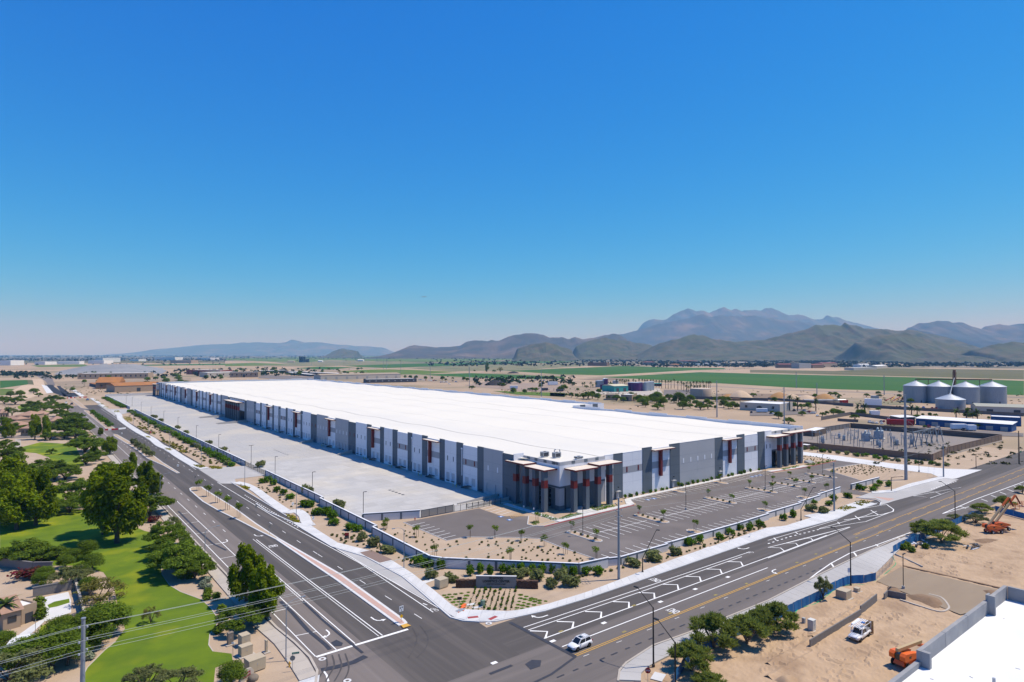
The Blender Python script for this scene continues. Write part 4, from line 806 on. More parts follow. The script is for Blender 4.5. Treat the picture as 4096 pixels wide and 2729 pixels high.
for a, k, l in (((5,790,425,265),'round','round glossy bush-like tree on the lawn above the garden wall'),((5,850,545,385),'round','round dark tree leaning over the garden wall'),((5,230,472,220),'mesquite','airy grey-green tree before the garden wall, with visible trunk'),((5,370,470,320),'mesquite','small dark tree before the garden wall, beside the airy one'),((5,520,430,300),'mesquite','low tree on the lawn behind the garden wall'),((5,600,520,400),'round','dark tree right behind the garden wall'),((5,640,690,480),'greytree','olive brown tree over the garden wall corner'),((5,380,690,560),'round','broad dark shrub-like tree inside the garden'),((5,900,860,590),'drytree','greyish half-bare tree by the wooden pole'),((5,960,1180,840),'round','dense dark tree right of the patio'),((5,860,1230,900),'round','dense dark tree hiding the steel pole foot'),((5,700,1290,1010),'round','dark tree by the white patio shade'),((5,480,1440,1060),'round','broad dark tree in front of the patio'),((5,300,1500,1130),'round','broad dark tree below the white patio shade'),((5,90,1640,1240),'greytree','broad grey-green tree at the garden corner'),((5,850,1290,1190),'round','low dark shrub tree by the lawn kerb'),((5,1350,1640,1400),'greytree','wide olive tree at the lawn foot'),((5,1620,1680,1420),'greytree','wide olive tree at the lawn foot, beside its twin'),((5,2130,1600,1380),'round','bright green bush with orange flowers near the estate sign'),((5,50,470,330),'round','dark tree behind the garden wall end'),((5,130,465,300),'mesquite','tree behind the garden wall beside a dark round one')):
    o = TS(*a, k, l, None, 1.4 if k == 'round' else 1.6)
for a in ((1,20,1090,860),(1,180,1240,1010),(1,330,1250,1040),(5,60,60,-260),(5,420,40,-160),(1,470,960,900),(1,160,960,880),(1,690,820,700),(1,730,640,570),(1,620,560,500),(1,470,520,450),(1,200,460,410),(1,1120,1330,1120),(1,1160,1480,1250),(1,980,1130,1010),(1,640,1500,1330)): TS(*a, 'mesquite', 'dark green spreading tree filling the park edge', 'spreading trees of the park edge', 1.4)
for a in ((1,60,1200,960,'ash',1.0),(1,330,1420,1090,'ash',.9),(1,1120,1440,1100,'ash',.8),(5,20,120,-330,'ash',.9),(1,870,1010,870,'ash',1.0)): TS(*a[:4], 'ash', 'bright green tree closing the gaps of the park trees', 'bright trees of the park edge', a[5])
for a in ((5,1600,520,250),(5,1560,430,180),(5,1700,600,330)): TS(*a, 'mesquite', 'bright green bushy tree of the clump beside the avenue footpath', 'trees of the footpath clump', 1.5)
for a in ((5,560,1180,960),(5,620,1420,1140),(5,200,1400,1180),(5,760,1160,930),(5,1040,1120,900),(5,30,1300,1100),(5,420,620,500),(5,720,640,480),(5,820,760,600),(5,300,420,300),(5,420,440,310),(5,680,460,340)): TS(*a, 'round', 'dense dark garden tree among the estate gardens', 'garden trees of the estate', 1.4)
for a in ((1,30,700,600),(1,120,760,650),(1,600,640,560),(1,640,700,600),(1,700,780,650),(1,460,830,740),(1,180,680,600),(1,590,690,600)): TS(*a, 'mesquite', 'dark spreading tree between the estate houses', 'trees between the estate houses', 1.7)
# --- construction side trees (palo verdes)
for a, l, w in (((8,1600,295,50),'wide green palo verde with forked trunk on bare site dirt',1.5),((8,1420,240,70),'green palo verde behind the blue fence, beside a wider one',1.2),((7,1850,1250,930),'big feathery palo verde behind the sidewalk near two street lights',1.05),((7,1650,1470,1190),'pale feathery palo verde with bare stems by the stop sign',1.1),((7,2160,1220,930),'dark feathery palo verde beside the blue fence panels',1.0),((7,2300,1120,880),'feathery palo verde at the footpath, second from the big one',1.0),((8,80,1090,830),'green palo verde standing behind the blue fence in the excavated strip',1.1),((7,1820,1640,1480),'low pale green bush-like palo verde in the dirt bank',1.4),((8,510,810,560),'slender dull green tree rising beside the cabinets',.6),((4,1720,1568,1500),'olive palo verde next to the blue fence by parked lifts',1.5),((4,1960,1500,1400),'green palo verde beside the street, among several',1.3),((4,2180,1460,1330),'wide green palo verde before the street gore',1.2),((8,1910,110,0),'thin olive palo verde on the site dirt near orange lifts',1.3),((4,2340,1320,1240),'palo verde at the street edge',1.0)):
    TS(*a, 'paloverde' if 'olive' not in l and 'dull' not in l else 'greytree', l, None, w * (1.0 if 'dull' in l or 'wide' in l else 1.3))
# --- shrubs, tufts and young trees as shared meshes
def bush_mesh(n, size, m, seed, cl=None, asp=1.7):
    r = random.Random(seed); cl = cl or [(r.uniform(-.45, .45), r.uniform(-.45, .45), r.uniform(.35, .75), .38, .38, .38) for _ in range(9)]
    return leaf_mesh('leafage', leaves(cl, n, size, seed, .3, asp, 0, .03), m)
SH = [bush_mesh(420, .17, f_shrub, s) for s in (1, 2, 3)]
SW = [bush_mesh(380, .16, f_grey, s, asp=2.6) for s in (4, 5)]
TU = [bush_mesh(90, .22, f_desert, s, [(0, 0, .35, .42, .42, .4)], 2.0) for s in (6, 7)]
LM = [bush_mesh(150, .2, f_yel, s, [(0, 0, .12, .5, .5, .14)], 1.3) for s in (8, 9)]
GP = [bush_mesh(150, .16, f_shrub, s, [(0, 0, .1, .5, .5, .1)], 1.3) for s in (10, 11)]
BG = bush_mesh(500, .16, f_bou, 12); CL = bush_mesh(600, .12, f_mesq, 13, [(0, 0, .5, .5, .5, .5)]); GB = bush_mesh(400, .13, foliage('foliage_sage', (.26, .29, .20), (.17, .20, .13), .15), 14, [(0, 0, .45, .5, .5, .45)])
def shrub(p, h, w, ms, name, label, group, cat='shrub', z=.05):
    o = put(name, ms[rnd.randrange(len(ms))], None, (p[0], p[1], z), rnd.uniform(0, 6.28)); o.scale = (w, w, h); return tag(o, label, cat, group)
GW = 'green shrubs along the avenue wall'; LW = 'bright green shrub growing against the long avenue wall'
for q in ((2,70,1225),(2,115,1205),(2,160,1245),(2,192,1305),(2,262,1335),(2,322,1370),(2,445,1440),(2,505,1445),(2,565,1520),(2,655,1520),(2,700,1555),(6,570,30),(6,652,25),(6,692,70),(6,727,122),(6,860,172),(6,935,185),(6,1480,490),(6,1555,500),(6,1600,508)):
    shrub(S(*q), rnd.uniform(1.8, 2.5), rnd.uniform(1.7, 2.5), SH, 'green_shrub', LW, GW)
y = 300.0
while y < 640:
    if rnd.random() < .86: shrub((75.6 + rnd.uniform(-.7, .5), y), rnd.uniform(1.8, 2.8), rnd.uniform(2.2, 3.5), SH if rnd.random() < .8 else SW, 'green_shrub', LW, GW)
    y += rnd.uniform(3.2, 5.5)
y = 690.0
while y < 850: shrub((76.5 + rnd.uniform(-1, 1), y), rnd.uniform(2, 3), rnd.uniform(3, 4.5), SH, 'green_shrub', LW, GW); y += rnd.uniform(5, 9)
for q in ((7,685,575),(7,790,585),(7,1645,308),(7,1615,312),(7,1725,292),(7,1900,255),(7,2000,212),(7,2090,170),(7,2185,172),(7,2270,132),(4,150,1568),(4,230,1538),(4,432,1425),(4,562,1432),(4,600,1390),(4,735,1362),(4,880,1290),(4,955,1300),(4,1000,1272),(4,1030,1245),(4,1110,1255),(4,838,1290)):
    shrub(S(*q), rnd.uniform(1.6, 2.3), rnd.uniform(1.4, 2.1), SH, 'green_shrub', 'bright green shrub before the low white wall of the car park', 'green shrubs along the car park wall')
for q in ((7,130,590),(7,225,632),(7,350,697),(7,445,618),(7,540,690),(7,1110,505),(7,1310,452),(7,1505,395),(6,1610,612),(6,1790,648),(6,965,270),(6,1075,320),(6,1205,382),(7,40,610),(4,400,1480),(4,500,1500)):
    shrub(S(*q), rnd.uniform(1.7, 2.4), rnd.uniform(2.0, 2.8), SW, 'willowy_shrub', 'loose grey-green willowy shrub on the pale gravel by the wall', 'willowy shrubs on the gravel')
for q in ((7,90,560),(7,185,575),(7,275,572),(7,375,560),(7,480,585),(7,575,590),(6,1690,530),(6,1960,592),(6,2060,566),(6,2150,585),(6,2260,575),(6,2345,580)):
    shrub(S(*q), 2.3, 1.4, SH, 'upright_shrub', 'upright yellow-green shrub against the wall behind the monument sign', 'upright shrubs behind the sign')
ft = [(1020,1362),(1070,1352),(1125,1340),(1185,1326),(1245,1312),(1295,1304),(1355,1290),(1400,1282),(1530,1252),(1580,1240),(1630,1232),(1675,1222),(1725,1212),(1770,1206),(1815,1197),(1865,1184),(1950,1163),(1995,1156),(2075,1142),(2120,1135),(2160,1122),(2240,1106)]
for q in ft: p = S(3, *q); shrub((p[0], 148.9), rnd.uniform(1.0, 1.7), rnd.uniform(.8, 1.2), SH, 'foundation_shrub', 'green shrub planted along the foot of the street-side facade', 'shrubs along the facade', z=.1)
for q in ((330,918),(405,925),(435,918),(490,940),(520,945),(570,948),(650,958),(725,966),(800,978),(825,980),(875,982),(910,980),(980,995),(1015,1006),(1070,1006),(1100,1010),(1200,1028),(1280,1030),(1360,1050),(1415,1055),(1500,1055),(1560,1065),(1640,1068)):
    shrub(S(4, *q), rnd.uniform(1.1, 1.9), rnd.uniform(1.2, 2.0), (SH, SW, LM)[rnd.choice((0, 0, 1))], 'desert_bush', 'yellow-green bush in the strip before the brown substation wall', 'bushes before the substation wall')
GD = 'low tufts dotted over the gravel'; LD = 'low dark tuft dotted over the pale gravel'
def scatter(n, poly_, h, w, ms, name, label, group, mind=0.0, cat='shrub', z=.05):
    xs = [p[0] for p in poly_]; ys = [p[1] for p in poly_]; done = []; tries = 0
    while len(done) < n and tries < n * 60:
        tries += 1; x, y = rnd.uniform(min(xs), max(xs)), rnd.uniform(min(ys), max(ys)); ins = False
        for (x0, y0), (x1, y1) in zip(poly_, poly_[1:] + poly_[:1]):
            if (y0 > y) != (y1 > y) and x < (x1 - x0) * (y - y0) / (y1 - y0) + x0: ins = not ins
        if ins and all((x - a) ** 2 + (y - c) ** 2 > mind ** 2 for a, c in done):
            done.append((x, y)); k = rnd.uniform(.5, 1.05); shrub((x, y), h * k, w * k, ms, name, label, group, cat, z)
scatter(95, SL(4, (560,1100),(900,1052),(1240,1115),(1150,1120),(880,1162),(690,1135)), .6, .8, TU, 'field_tuft', 'low dark tuft in the planted field by the service drive', 'tufts in the service drive field', 1.3)
scatter(42, SL(4, (290,975),(500,985),(600,1005),(400,1035),(290,1020)), .6, .8, TU, 'field_tuft', 'low tuft in the wedge bed beside the far entrance steps', 'tufts by the far entrance', 1.2)
scatter(46, SL(6, (1130,150),(1360,120),(1750,285),(2354,260),(2354,440),(1660,430),(1440,340)), .7, .8, TU, 'desert_tuft', LD, GD, 1.4); scatter(40, SL(7, (0,250),(240,262),(700,425),(640,470),(0,455)), .7, .8, TU, 'desert_tuft', LD, GD, 1.2)
scatter(34, SL(6, (600,150),(1060,250),(1400,440),(1600,520),(1450,560),(1300,450),(760,280)), .8, .95, TU, 'desert_tuft', LD, GD, 1.2); scatter(58, SL(7, (560,640),(900,560),(1500,420),(2354,140),(2354,110),(1500,400),(1000,520),(600,600)), .8, .95, TU, 'desert_tuft', LD, GD, 1.0)
scatter(50, SL(1, (1460,800),(1720,900),(1900,1000),(2150,1060),(1900,1060),(1760,970),(1560,880)), 1.1, 1.7, TU, 'verge_tuft', 'dark tuft in curved rows on the avenue verge', 'tufts on the avenue verge', 2.2); scatter(30, SL(1, (1180,600),(1460,740),(1500,820),(1300,720)), 1.1, 1.7, TU, 'verge_tuft', 'dark tuft in curved rows on the avenue verge', 'tufts on the avenue verge', 2.5)
scatter(26, SL(2, (0,1240),(220,1310),(420,1420),(560,1540),(440,1500),(200,1400),(0,1300)), .8, 1.0, TU, 'desert_tuft', LD, GD, 1.5)
for q in LOTISL[:7]:
    cx = (q[0][0] + q[1][0]) / 2; y0, y1 = q[0][1] + 1.2, q[3][1] - .6
    for k in range(4): shrub((cx + rnd.uniform(-.3, .3), y0 + (y1 - y0) * (k + .5) / 4), .8, .85, TU, 'island_tuft', 'low green tuft on a kerbed parking island', 'tufts on the parking islands', z=.24)
# monument bed: flat green pads and planted rows
Z4 = lambda x, y: F(1700 + x * .2209, 2250 + y * .2209)
for q in ((350,600),(440,588),(552,580),(655,565),(787,548),(402,640),(495,630),(752,607),(450,683),(557,675),(727,663),(510,725),(610,720),(697,712),(567,775),(670,760),(645,815)): shrub(Z4(*q), .25, rnd.uniform(.8, 1.25), GP, 'groundcover_pad', 'flat green groundcover pad on gravel toward the avenue corner', 'groundcover pads by the corner walk', 'ground cover')
for q in ((1730,595),(1835,622),(1725,655),(1805,672),(1925,655),(1990,672),(1910,692),(2072,695),(2182,708),(1708,715),(1792,735),(1985,716),(2072,740),(1870,758),(1690,772),(1775,785),(1975,776),(1862,808),(1765,840),(1650,880),(1665,828)): shrub(Z4(*q), .25, rnd.uniform(.8, 1.25), GP, 'groundcover_pad', 'flat green groundcover pad on gravel toward the street walk', 'groundcover pads by the street walk', 'ground cover')
for r_ in range(9):
    x0, x1 = 915 + r_ * 92, 770 + r_ * 98 
    for k in range(13):
        t = k / 12; p = Z4(x0 + (x1 - x0) * t + rnd.uniform(-8, 8), 475 + 385 * t); s = rnd.choice((.22, .3, .4, .5)); shrub(p, s, s, TU if rnd.random() < .6 else SH, 'row_plant', 'small plant in the straight rows before the monument sign', 'planted rows before the sign', 'plant')
# lantana beds: a carpet of blossom
def bed(poly_, n, name='lantana_bed', ms=f_yel, size=.34, h=.3, label='yellow-green flowering groundcover bed beside the meandering walk'):
    xs = [p[0] for p in poly_]; ys = [p[1] for p in poly_]; cl = []
    while len(cl) < 70:
        x, y = rnd.uniform(min(xs), max(xs)), rnd.uniform(min(ys), max(ys)); ins = False
        for (x0, y0), (x1, y1) in zip(poly_, poly_[1:] + poly_[:1]):
            if (y0 > y) != (y1 > y) and x < (x1 - x0) * (y - y0) / (y1 - y0) + x0: ins = not ins
        if ins: cl.append((x - xs[0], y - ys[0], h * .5, .8, .8, h))
    o = put(name, leaf_mesh(name, leaves(cl, n, size, len(xs) + n, .3, 1.3, 0, .02), ms), None, (xs[0], ys[0], .06)); o['kind'] = 'stuff'; o['label'] = label; o['category'] = 'ground cover'
for n_, pl, k in ((1, ((1110,612),(1200,620),(1228,655),(1180,662)), 900), (1, ((1480,838),(1560,848),(1700,915),(1712,950),(1650,945),(1560,880)), 1200), (1, ((1255,700),(1340,708),(1360,730),(1290,735)), 700), (1, ((1320,745),(1420,755),(1425,772),(1350,770)), 600), (1, ((1785,1060),(1870,1065),(1880,1085),(1830,1090)), 700), (1, ((1520,905),(1575,915),(1580,932),(1540,925)), 300), (1, ((1930,1070),(2040,1080),(2030,1098),(1940,1095)), 700), (1, ((2210,1245),(2290,1275),(2280,1290),(2230,1262)), 500), (1, ((1340,795),(1375,800),(1380,812),(1350,808)), 250), (1, ((900,490),(950,495),(945,507),(905,502)), 300), (1, ((860,455),(910,462),(905,472),(870,470)), 300), (1, ((945,520),(1000,525),(995,538),(950,534)), 300), (1, ((1040,560),(1090,558),(1095,575),(1055,578)), 400), (6, ((270,28),(330,40),(405,105),(365,108),(300,55)), 500), (4, ((640,1470),(720,1440),(800,1458),(700,1485)), 500), (4, ((790,1415),(860,1385),(945,1405),(850,1440)), 500)): bed([S(n_, *q) for q in pl], k)
for n_, pl, k in ((4, ((325,1060),(610,1008),(625,1018),(400,1066)), 900), (4, ((120,1100),(270,1070),(285,1078),(140,1108)), 500), (7, ((260,35),(300,30),(420,80),(380,85),(330,70)), 400), (7, ((420,80),(540,30),(640,25),(470,75)), 700), (7, ((180,105),(230,95),(260,115),(200,130)), 300), (3, ((710,1450),(760,1440),(985,1430),(870,1470),(770,1490)), 700)): bed([S(n_, *q) for q in pl], k, 'green_bed', f_shrub, .26, .35, 'bright green groundcover edging the walk beside the warehouse entrance' if n_ in (3, 7) else 'bright green groundcover edging by the far corner entrance')
# young staked trees
def young(seed):
    r = random.Random(seed); cl = [(r.uniform(-.5, .5), r.uniform(-.5, .5), 2.3 + r.uniform(-.4, .5), .5, .5, .42) for _ in range(6)]
    return leaf_mesh('crown', leaves(cl, 220, .16, seed, .2, 2.2, .2), f_mesq), MB().tube([(0, 0, 0), (.05, 0, 1.2), (0, .05, 2.3)], [.05, .04, .02], 5).mesh('trunk', bark)
YG = [young(s) for s in (31, 32)]; stake = MB().tube([(0, 0, 0), (0, 0, 1.7)], .04, 4).mesh('stake', bark2)
def yt(p, label, group, s=1.0, z=.2):
    o = thing('young_tree', label, 'tree', (p[0], p[1], z), rnd.uniform(0, 6.28), group); o.scale = (s, s, s); c, t = YG[rnd.randrange(2)]; put('crown', c, o); put('trunk', t, o); put('stake', stake, o, (.45, 0, 0)); put('stake', stake, o, (-.45, 0, 0))
for q in ((6,1970,240),(6,2195,245),(7,85,270),(7,300,322),(7,490,392),(7,775,435)): yt(S(*q), 'young staked tree at the edge of the gravel corner by the car park', 'young trees at the car park corner', 1.15, .06)
for q in LOTISL:
    cx = (q[0][0] + q[1][0]) / 2; y0, y1 = q[0][1], q[4][1]
    if y1 - y0 > 9: yt((cx, y0 + 1.6), 'young staked tree on a parking island', 'young trees on parking islands', 1.15, .25); yt((cx, y1 - 1.4), 'young staked tree on a parking island', 'young trees on parking islands', 1.0, .25)
    else: yt((cx, (y0 + y1) / 2), 'young staked tree on a parking island', 'young trees on parking islands', 1.1, .25)
yt((121.6, 143.6), 'young staked tree on the rounded island by the blue parking symbols', None, 1.2, .25)
for q in ((6,1200,160),(6,1175,200),(6,1475,235),(6,1640,420),(6,2340,450)): yt(S(*q), 'thin young tree on the gravel inside the wall', 'young trees inside the wall', 1.2, .06)
for q in ((1830,1300),(1915,1352),(2000,1412),(2092,1480),(2197,1552)): yt(S(1, *q), 'sparse young tree on the median between avenue lanes', 'young trees on the sandy median', 1.5, .28)
for q in ((1232,872),(1265,898),(1300,924),(1340,953),(1380,985)): shrub(S(1, *q), 3.0, 2.6, SW, 'median_tree', 'round grey-green tree on the second median of the avenue', 'round trees on the second median', 'tree', .28)
for k in range(11): p = Vector(S(1, 850, 582)).lerp(Vector(S(1, 1012, 708)), k / 10); shrub(p, 2.6, 3.0, SH, 'median_tree', 'dark green bush on the third median of the avenue', 'bushes on the third median', 'shrub', .28)
for q in ((1,2030,945),(1,1905,880),(1,1705,780),(1,1615,735),(1,1475,665),(1,1410,630),(2,25,1080),(2,455,1320),(2,740,1465)): p = S(*q); shrub((p[0] + .6, p[1]), 2.8, 3.0, SW, 'yard_tree', 'small airy tree on a planted notch inside the truck yard wall', 'small trees inside the yard wall', 'tree', .1)
# clipped shrubs by the footpath
for q, ms, l in (((5,1720,590),[CL],'clipped'),((5,1672,622),[CL],'clipped'),((5,1742,620),[CL],'clipped'),((5,1910,770),[CL],'clipped'),((5,1902,815),[CL],'clipped'),((5,1990,810),[CL],'clipped'),((5,2040,925),[CL],'clipped'),((5,2055,960),[CL],'clipped'),((5,2060,1000),[CL],'clipped'),((5,2005,1120),[CL],'clipped'),((5,1880,642),[GB],'sage'),((5,1910,650),[GB],'sage'),((5,1858,685),[GB],'sage'),((5,1872,705),[GB],'sage'),((5,1922,710),[GB],'sage'),((5,830,1360),[GB],'sage'),((5,1410,95),[BG],'red'),((5,265,620),[BG],'red'),((8,1280,330),[CL],'clipped'),((8,1325,375),[CL],'clipped'),((8,1450,345),[CL],'clipped'),((8,1250,350),[CL],'clipped')):
    red = l == 'red'; shrub(S(*q), 2.4 if q[1] == 265 else (1.5 if l == 'clipped' else 1.25 if not red else 1.7), 4.0 if q[1] == 265 else (1.8 if l == 'clipped' else 1.6 if not red else 2.4), ms, {'clipped': 'clipped_shrub', 'sage': 'sage_shrub', 'red': 'flowering_shrub'}[l], {'clipped': 'round clipped green shrub on gravel', 'sage': 'round pale sage shrub on gravel by the footpath', 'red': 'crimson bougainvillea mound by the garden wall' if q[1] == 265 else 'orange-red flowering bush beside the park sign'}[l], None if red else {'clipped': 'clipped shrubs', 'sage': 'sage shrubs'}[l])
# ------------------------------------------------------------------ lawn and footpath on the park side
LAWN = SL(5, (1430,200),(1330,180),(1190,120),(1000,60),(860,0)) + SL(1, (860,1500),(760,1470),(570,1450),(590,1380),(600,1260),(430,1280),(380,1350),(300,1568)) + SL(5, (0,60),(0,400),(300,440),(480,500),(700,500),(950,560),(1050,700),(1090,900),(1150,1080),(1060,1200),(960,1280),(800,1440),(700,1640),(1960,1640),(1980,1440),(2140,1380),(2130,1310),(1960,1290),(1920,1230),(1930,1130),(1990,1060),(2000,980),(1940,890),(1850,810),(1660,740),(1560,680),(1490,580),(1480,450),(1500,330))
pave(LAWN, grass_m, 'lawn', .085)
pave(SL(1, (70,930),(370,850),(690,870),(730,960),(780,1060),(660,1110),(560,1130),(450,990),(330,950)), grass_m, 'lawn', .087); pave(SL(1, (160,520),(260,485),(340,540),(470,570),(480,592),(340,592),(310,575),(170,545)), grass_m, 'lawn', .087)
pave(SL(1, (0,800),(100,815),(600,800),(600,785),(100,795),(0,780)), asph_old, 'estate_lane', .09); pave(SL(1, (140,820),(190,820),(195,905),(135,905)), conc_b, 'pale_path', .092)
kerb(SL(5, (1500,330),(1480,450),(1490,580),(1560,680),(1660,740),(1850,810),(1940,890),(2000,980),(1990,1060),(1930,1130),(1920,1230),(1960,1290)), conc_b, .18, .12, 'lawn_edging'); kerb(SL(5, (700,1640),(800,1440),(960,1280),(1060,1200)), conc_b, .18, .12, 'lawn_edging'); kerb(SL(1, (570,1452),(760,1472),(860,1500)), conc_b, .2, .12, 'lawn_edging')
lt_grass = np.random.default_rng(5); gl_ = []
# blades of longer grass catching light along the lawn
slabs('avenue_footpath', [(34.3, 96.5), (34.9, 104), (35.2, 112), (34.6, 120), (34.6, 400)], [(37.0, 96.5), (37.9, 104), (37.6, 112), (37.0, 120), (37.0, 400)], 3.0, conc_b, .25); kerb([(36.0, 94.4), (37.6, 98), (38.3, 103), (38.2, 110), (37.6, 118), (37.6, 400), (36.6, 640)], conc_b, .4, .26)
slabs('corner_ramp_walk', [(29, 93.5), (34.3, 96.4)], [(35.6, 92.6), (37.4, 96.4)], 2.5, conc_w, .25)
# lower side of the street
slabs('site_sidewalk', SL(7, (985,1560),(1000,1470),(1060,1405),(1300,1248),(1650,1122),(2354,835)) + SL(8, (340,660),(700,485),(960,360),(1100,305),(1300,220),(1480,150)), SL(7, (1185,1568),(1190,1475),(1290,1410),(1500,1305),(2000,1085)) + SL(8, (0,930),(240,850),(660,640),(990,575),(1160,400),(1240,325),(1390,265),(1560,215)), 2.6, conc_d, .25)
kerb(SL(7, (975,1568),(990,1468),(1052,1398),(1300,1238),(1650,1112),(2354,825)) + SL(8, (340,650),(700,475),(1100,290),(1300,208),(1560,110)), conc_b, .35, .26)
pave(SL(8, (1000,650),(1220,520),(2160,740),(2400,800),(1770,960),(1090,690)), mat('graded_dirt_road', (.29, .225, .155), (.25, .19, .13), scale=.25, stretch=(.25, 1, 1), detail=8, rough=.97, bump=.3), 'site_road', .30)
pave([(60, 20), (74.8, 20), (76.5, 64.6), (78.5, 66.6), (87, 66.8), (103, 66.4), (122, 65.2), (146, 64.6), (155, 62.4), (172, 65.2), (210, 66.4), (430, 66.5), (430, -60), (60, -60)], dirt, 'construction_ground', .02)
dg_ = MB(); nx_, ny_ = 250, 80; X0_, X1_, Y0_, Y1_ = 78.5, 232, 34, 66.2
RUT = [[Vector(p) for p in smooth_line(SL(8, *r_), 4)] for r_ in (((0,1480),(250,1350),(420,1220)), ((500,1568),(760,1400),(1000,1250),(1350,1080)), ((620,1568),(880,1400),(1150,1230),(1500,1040)), ((520,1340),(640,1400),(800,1390),(880,1320),(780,1290)), ((1500,480),(1640,560),(1720,590),(1690,520)), ((1450,390),(1800,430),(2200,520)), ((1400,420),(1800,470),(2200,570)), ((900,980),(1100,1000),(1200,960)), ((0,1330),(200,1240),(380,1150)), ((560,1060),(720,960),(860,850)))]
for j in range(ny_):
    for i in range(nx_):
        x = X0_ + (X1_ - X0_) * i / (nx_ - 1); y = Y0_ + (Y1_ - Y0_) * j / (ny_ - 1); v_ = Vector((x, y, 0)); edge = min(1, (66.2 - y) / 3, (x - 78.5) / 4)
        z = .14 * noise.noise(v_ * .18) + .13 * noise.noise(v_ * .55) + .09 * noise.noise(v_ * 1.5)
        dm = min((Vector((x, y)) - q).length for r_ in RUT for q in r_[::2])
        if dm < 1.3: z += -.3 * max(0, 1 - dm / .9) + .2 * max(0, 1 - abs(dm - .95) * 3)
        z = .05 + max(-.02, (z + .10) * max(.0, edge)); dg_.v.append((x, y, z))
dg_.f += [(j * nx_ + i, j * nx_ + i + 1, (j + 1) * nx_ + i + 1, (j + 1) * nx_ + i) for j in range(ny_ - 1) for i in range(nx_ - 1)]; dg_.mi += [0] * len(dg_.f)
dg_.build('graded_soil', dirt, kind='structure')
# ------------------------------------------------------------------ walls, fences and gates
stucco = mat('stucco_white', (.60, .60, .60), (.54, .54, .545), scale=1.2, rough=.95, bump=.5, bscale=5)
def masonry(name, label, pts, h, group=None, pil=6.0, body=stucco, trim=w_dark, cap=w_white, cat='wall', t=.3, band=.32):
    o = thing(name, label, cat, (*pts[0], 0), 0, group); x0, y0 = pts[0]
    for (ax, ay), (bx, by) in zip(pts, pts[1:]):
        A, B = Vector((ax - x0, ay - y0)), Vector((bx - x0, by - y0)); L = (B - A).length; d = (B - A) / L; rz = math.atan2(d.y, d.x); n = max(1, round(L / pil))
        for k in range(n):
            c = A + d * (k + .5) * L / n; MB().box(-L / n / 2 + .01, L / n / 2 - .01, -t / 2, t / 2, 0, h - band).build('wall_panel', body, o, (c.x, c.y, 0), rz)
            if band:
                e = A + d * k * L / n; MB().box(-.3, .3, -t / 2 - .05, t / 2 + .05, 0, h - band - .002).build('pilaster', trim, o, (e.x, e.y, 0), rz)
        c = (A + B) / 2
        if band: MB().box(-L / 2 - .1, L / 2 + .1, -t / 2 - .03, t / 2 + .03, h - band, h).build('band', trim, o, (c.x, c.y, 0), rz)
        MB().box(-L / 2 - .14, L / 2 + .14, -t / 2 - .07, t / 2 + .07, h + .001, h + .12).build('cap', cap, o, (c.x, c.y, 0), rz)
    return o
masonry('perimeter_wall', 'white panelled wall with slate band between avenue gravel and truck yard, south of the gate', [(80.6, 268), (80.6, 207)], 2.3)
masonry('perimeter_wall', 'white panelled wall with slate band beside the green shrubs, stepping out', [(80.6, 206), (79.2, 205), (79.0, 163.4)], 2.35)
masonry('perimeter_wall', 'white panelled wall with slate band curving behind the monument sign', [(79.0, 162.4), (77.4, 161.6), (77.0, 130), (78.6, 127.0), (100.9, 104.4), (109.2, 103.3)], 2.4)
masonry('perimeter_wall', 'low white wall with slate band between car park and street, beside the tall pole', [(109.8, 104.2), (113.0, 102.9), (130.2, 102.6)], 1.9); masonry('perimeter_wall', 'low white wall with slate band along the middle of the car park', [(130.4, 103.4), (132.6, 103.2), (162, 102.8), (179, 103.2)], 1.9); masonry('perimeter_wall', 'low white wall with slate band ending at the driveway gap', [(179.2, 104), (200.4, 104.2)], 1.9); masonry('perimeter_wall', 'short stepped white wall beside the car park exit', [(216.6, 106.6), (234.6, 107.4)], 2.0); masonry('perimeter_wall', 'short white wall piece beyond the car park exit', [(243, 107.2), (265.4, 106.6)], 2.0); masonry('perimeter_wall', 'white wall stretch linking the stepped pieces of the car park', [(200.6, 105.2), (216.4, 105.8)], 1.9)
masonry('perimeter_wall', 'long white panelled wall with slate band hidden by avenue shrubs, beyond the gate', [(80.2, 297), (79.6, 400), (79.4, 520), (79.8, 638)], 2.4); masonry('perimeter_wall', 'white panelled wall with slate band at the far end of the truck yard', [(80, 670), (80, 878)], 2.4); masonry('perimeter_wall', 'plain pale wall closing the far end of the yard', [(80.4, 884), (131, 884)], 2.6, band=0, body=conc_w)
masonry('yard_wall', 'white block wall with slate cap between truck yard and car park', [(81.4, 176.6), (97.0, 170.0)], 2.4, pil=5.4)
black = mat('black_iron', (.018, .018, .02), rough=.5); mesh_m = mat('perforated_screen', (.29, .265, .235), (.24, .22, .20), scale=6, rough=.7)
g_ = thing('sliding_gate', 'long dark framed sliding gate with mesh panels into the truck yard', 'gate', (97.2, 169.6, .1))
for k in range(4):
    x = k * 2.92; p_ = MB().box(x + .06, x + 2.86, -.02, .02, .2, 2.2).build('mesh_panel', mesh_m, g_); MB().box(x - .04, x + .04, -.05, .05, .1, 2.32).build('post', black, g_)
MB().box(0, 11.7, -.05, .05, 2.22, 2.3).build('top_rail', black, g_); MB().box(0, 11.7, -.05, .05, .1, .18).build('bottom_rail', black, g_); MB().box(11.66, 11.78, -.07, .07, 0, 2.5).build('post', black, g_)
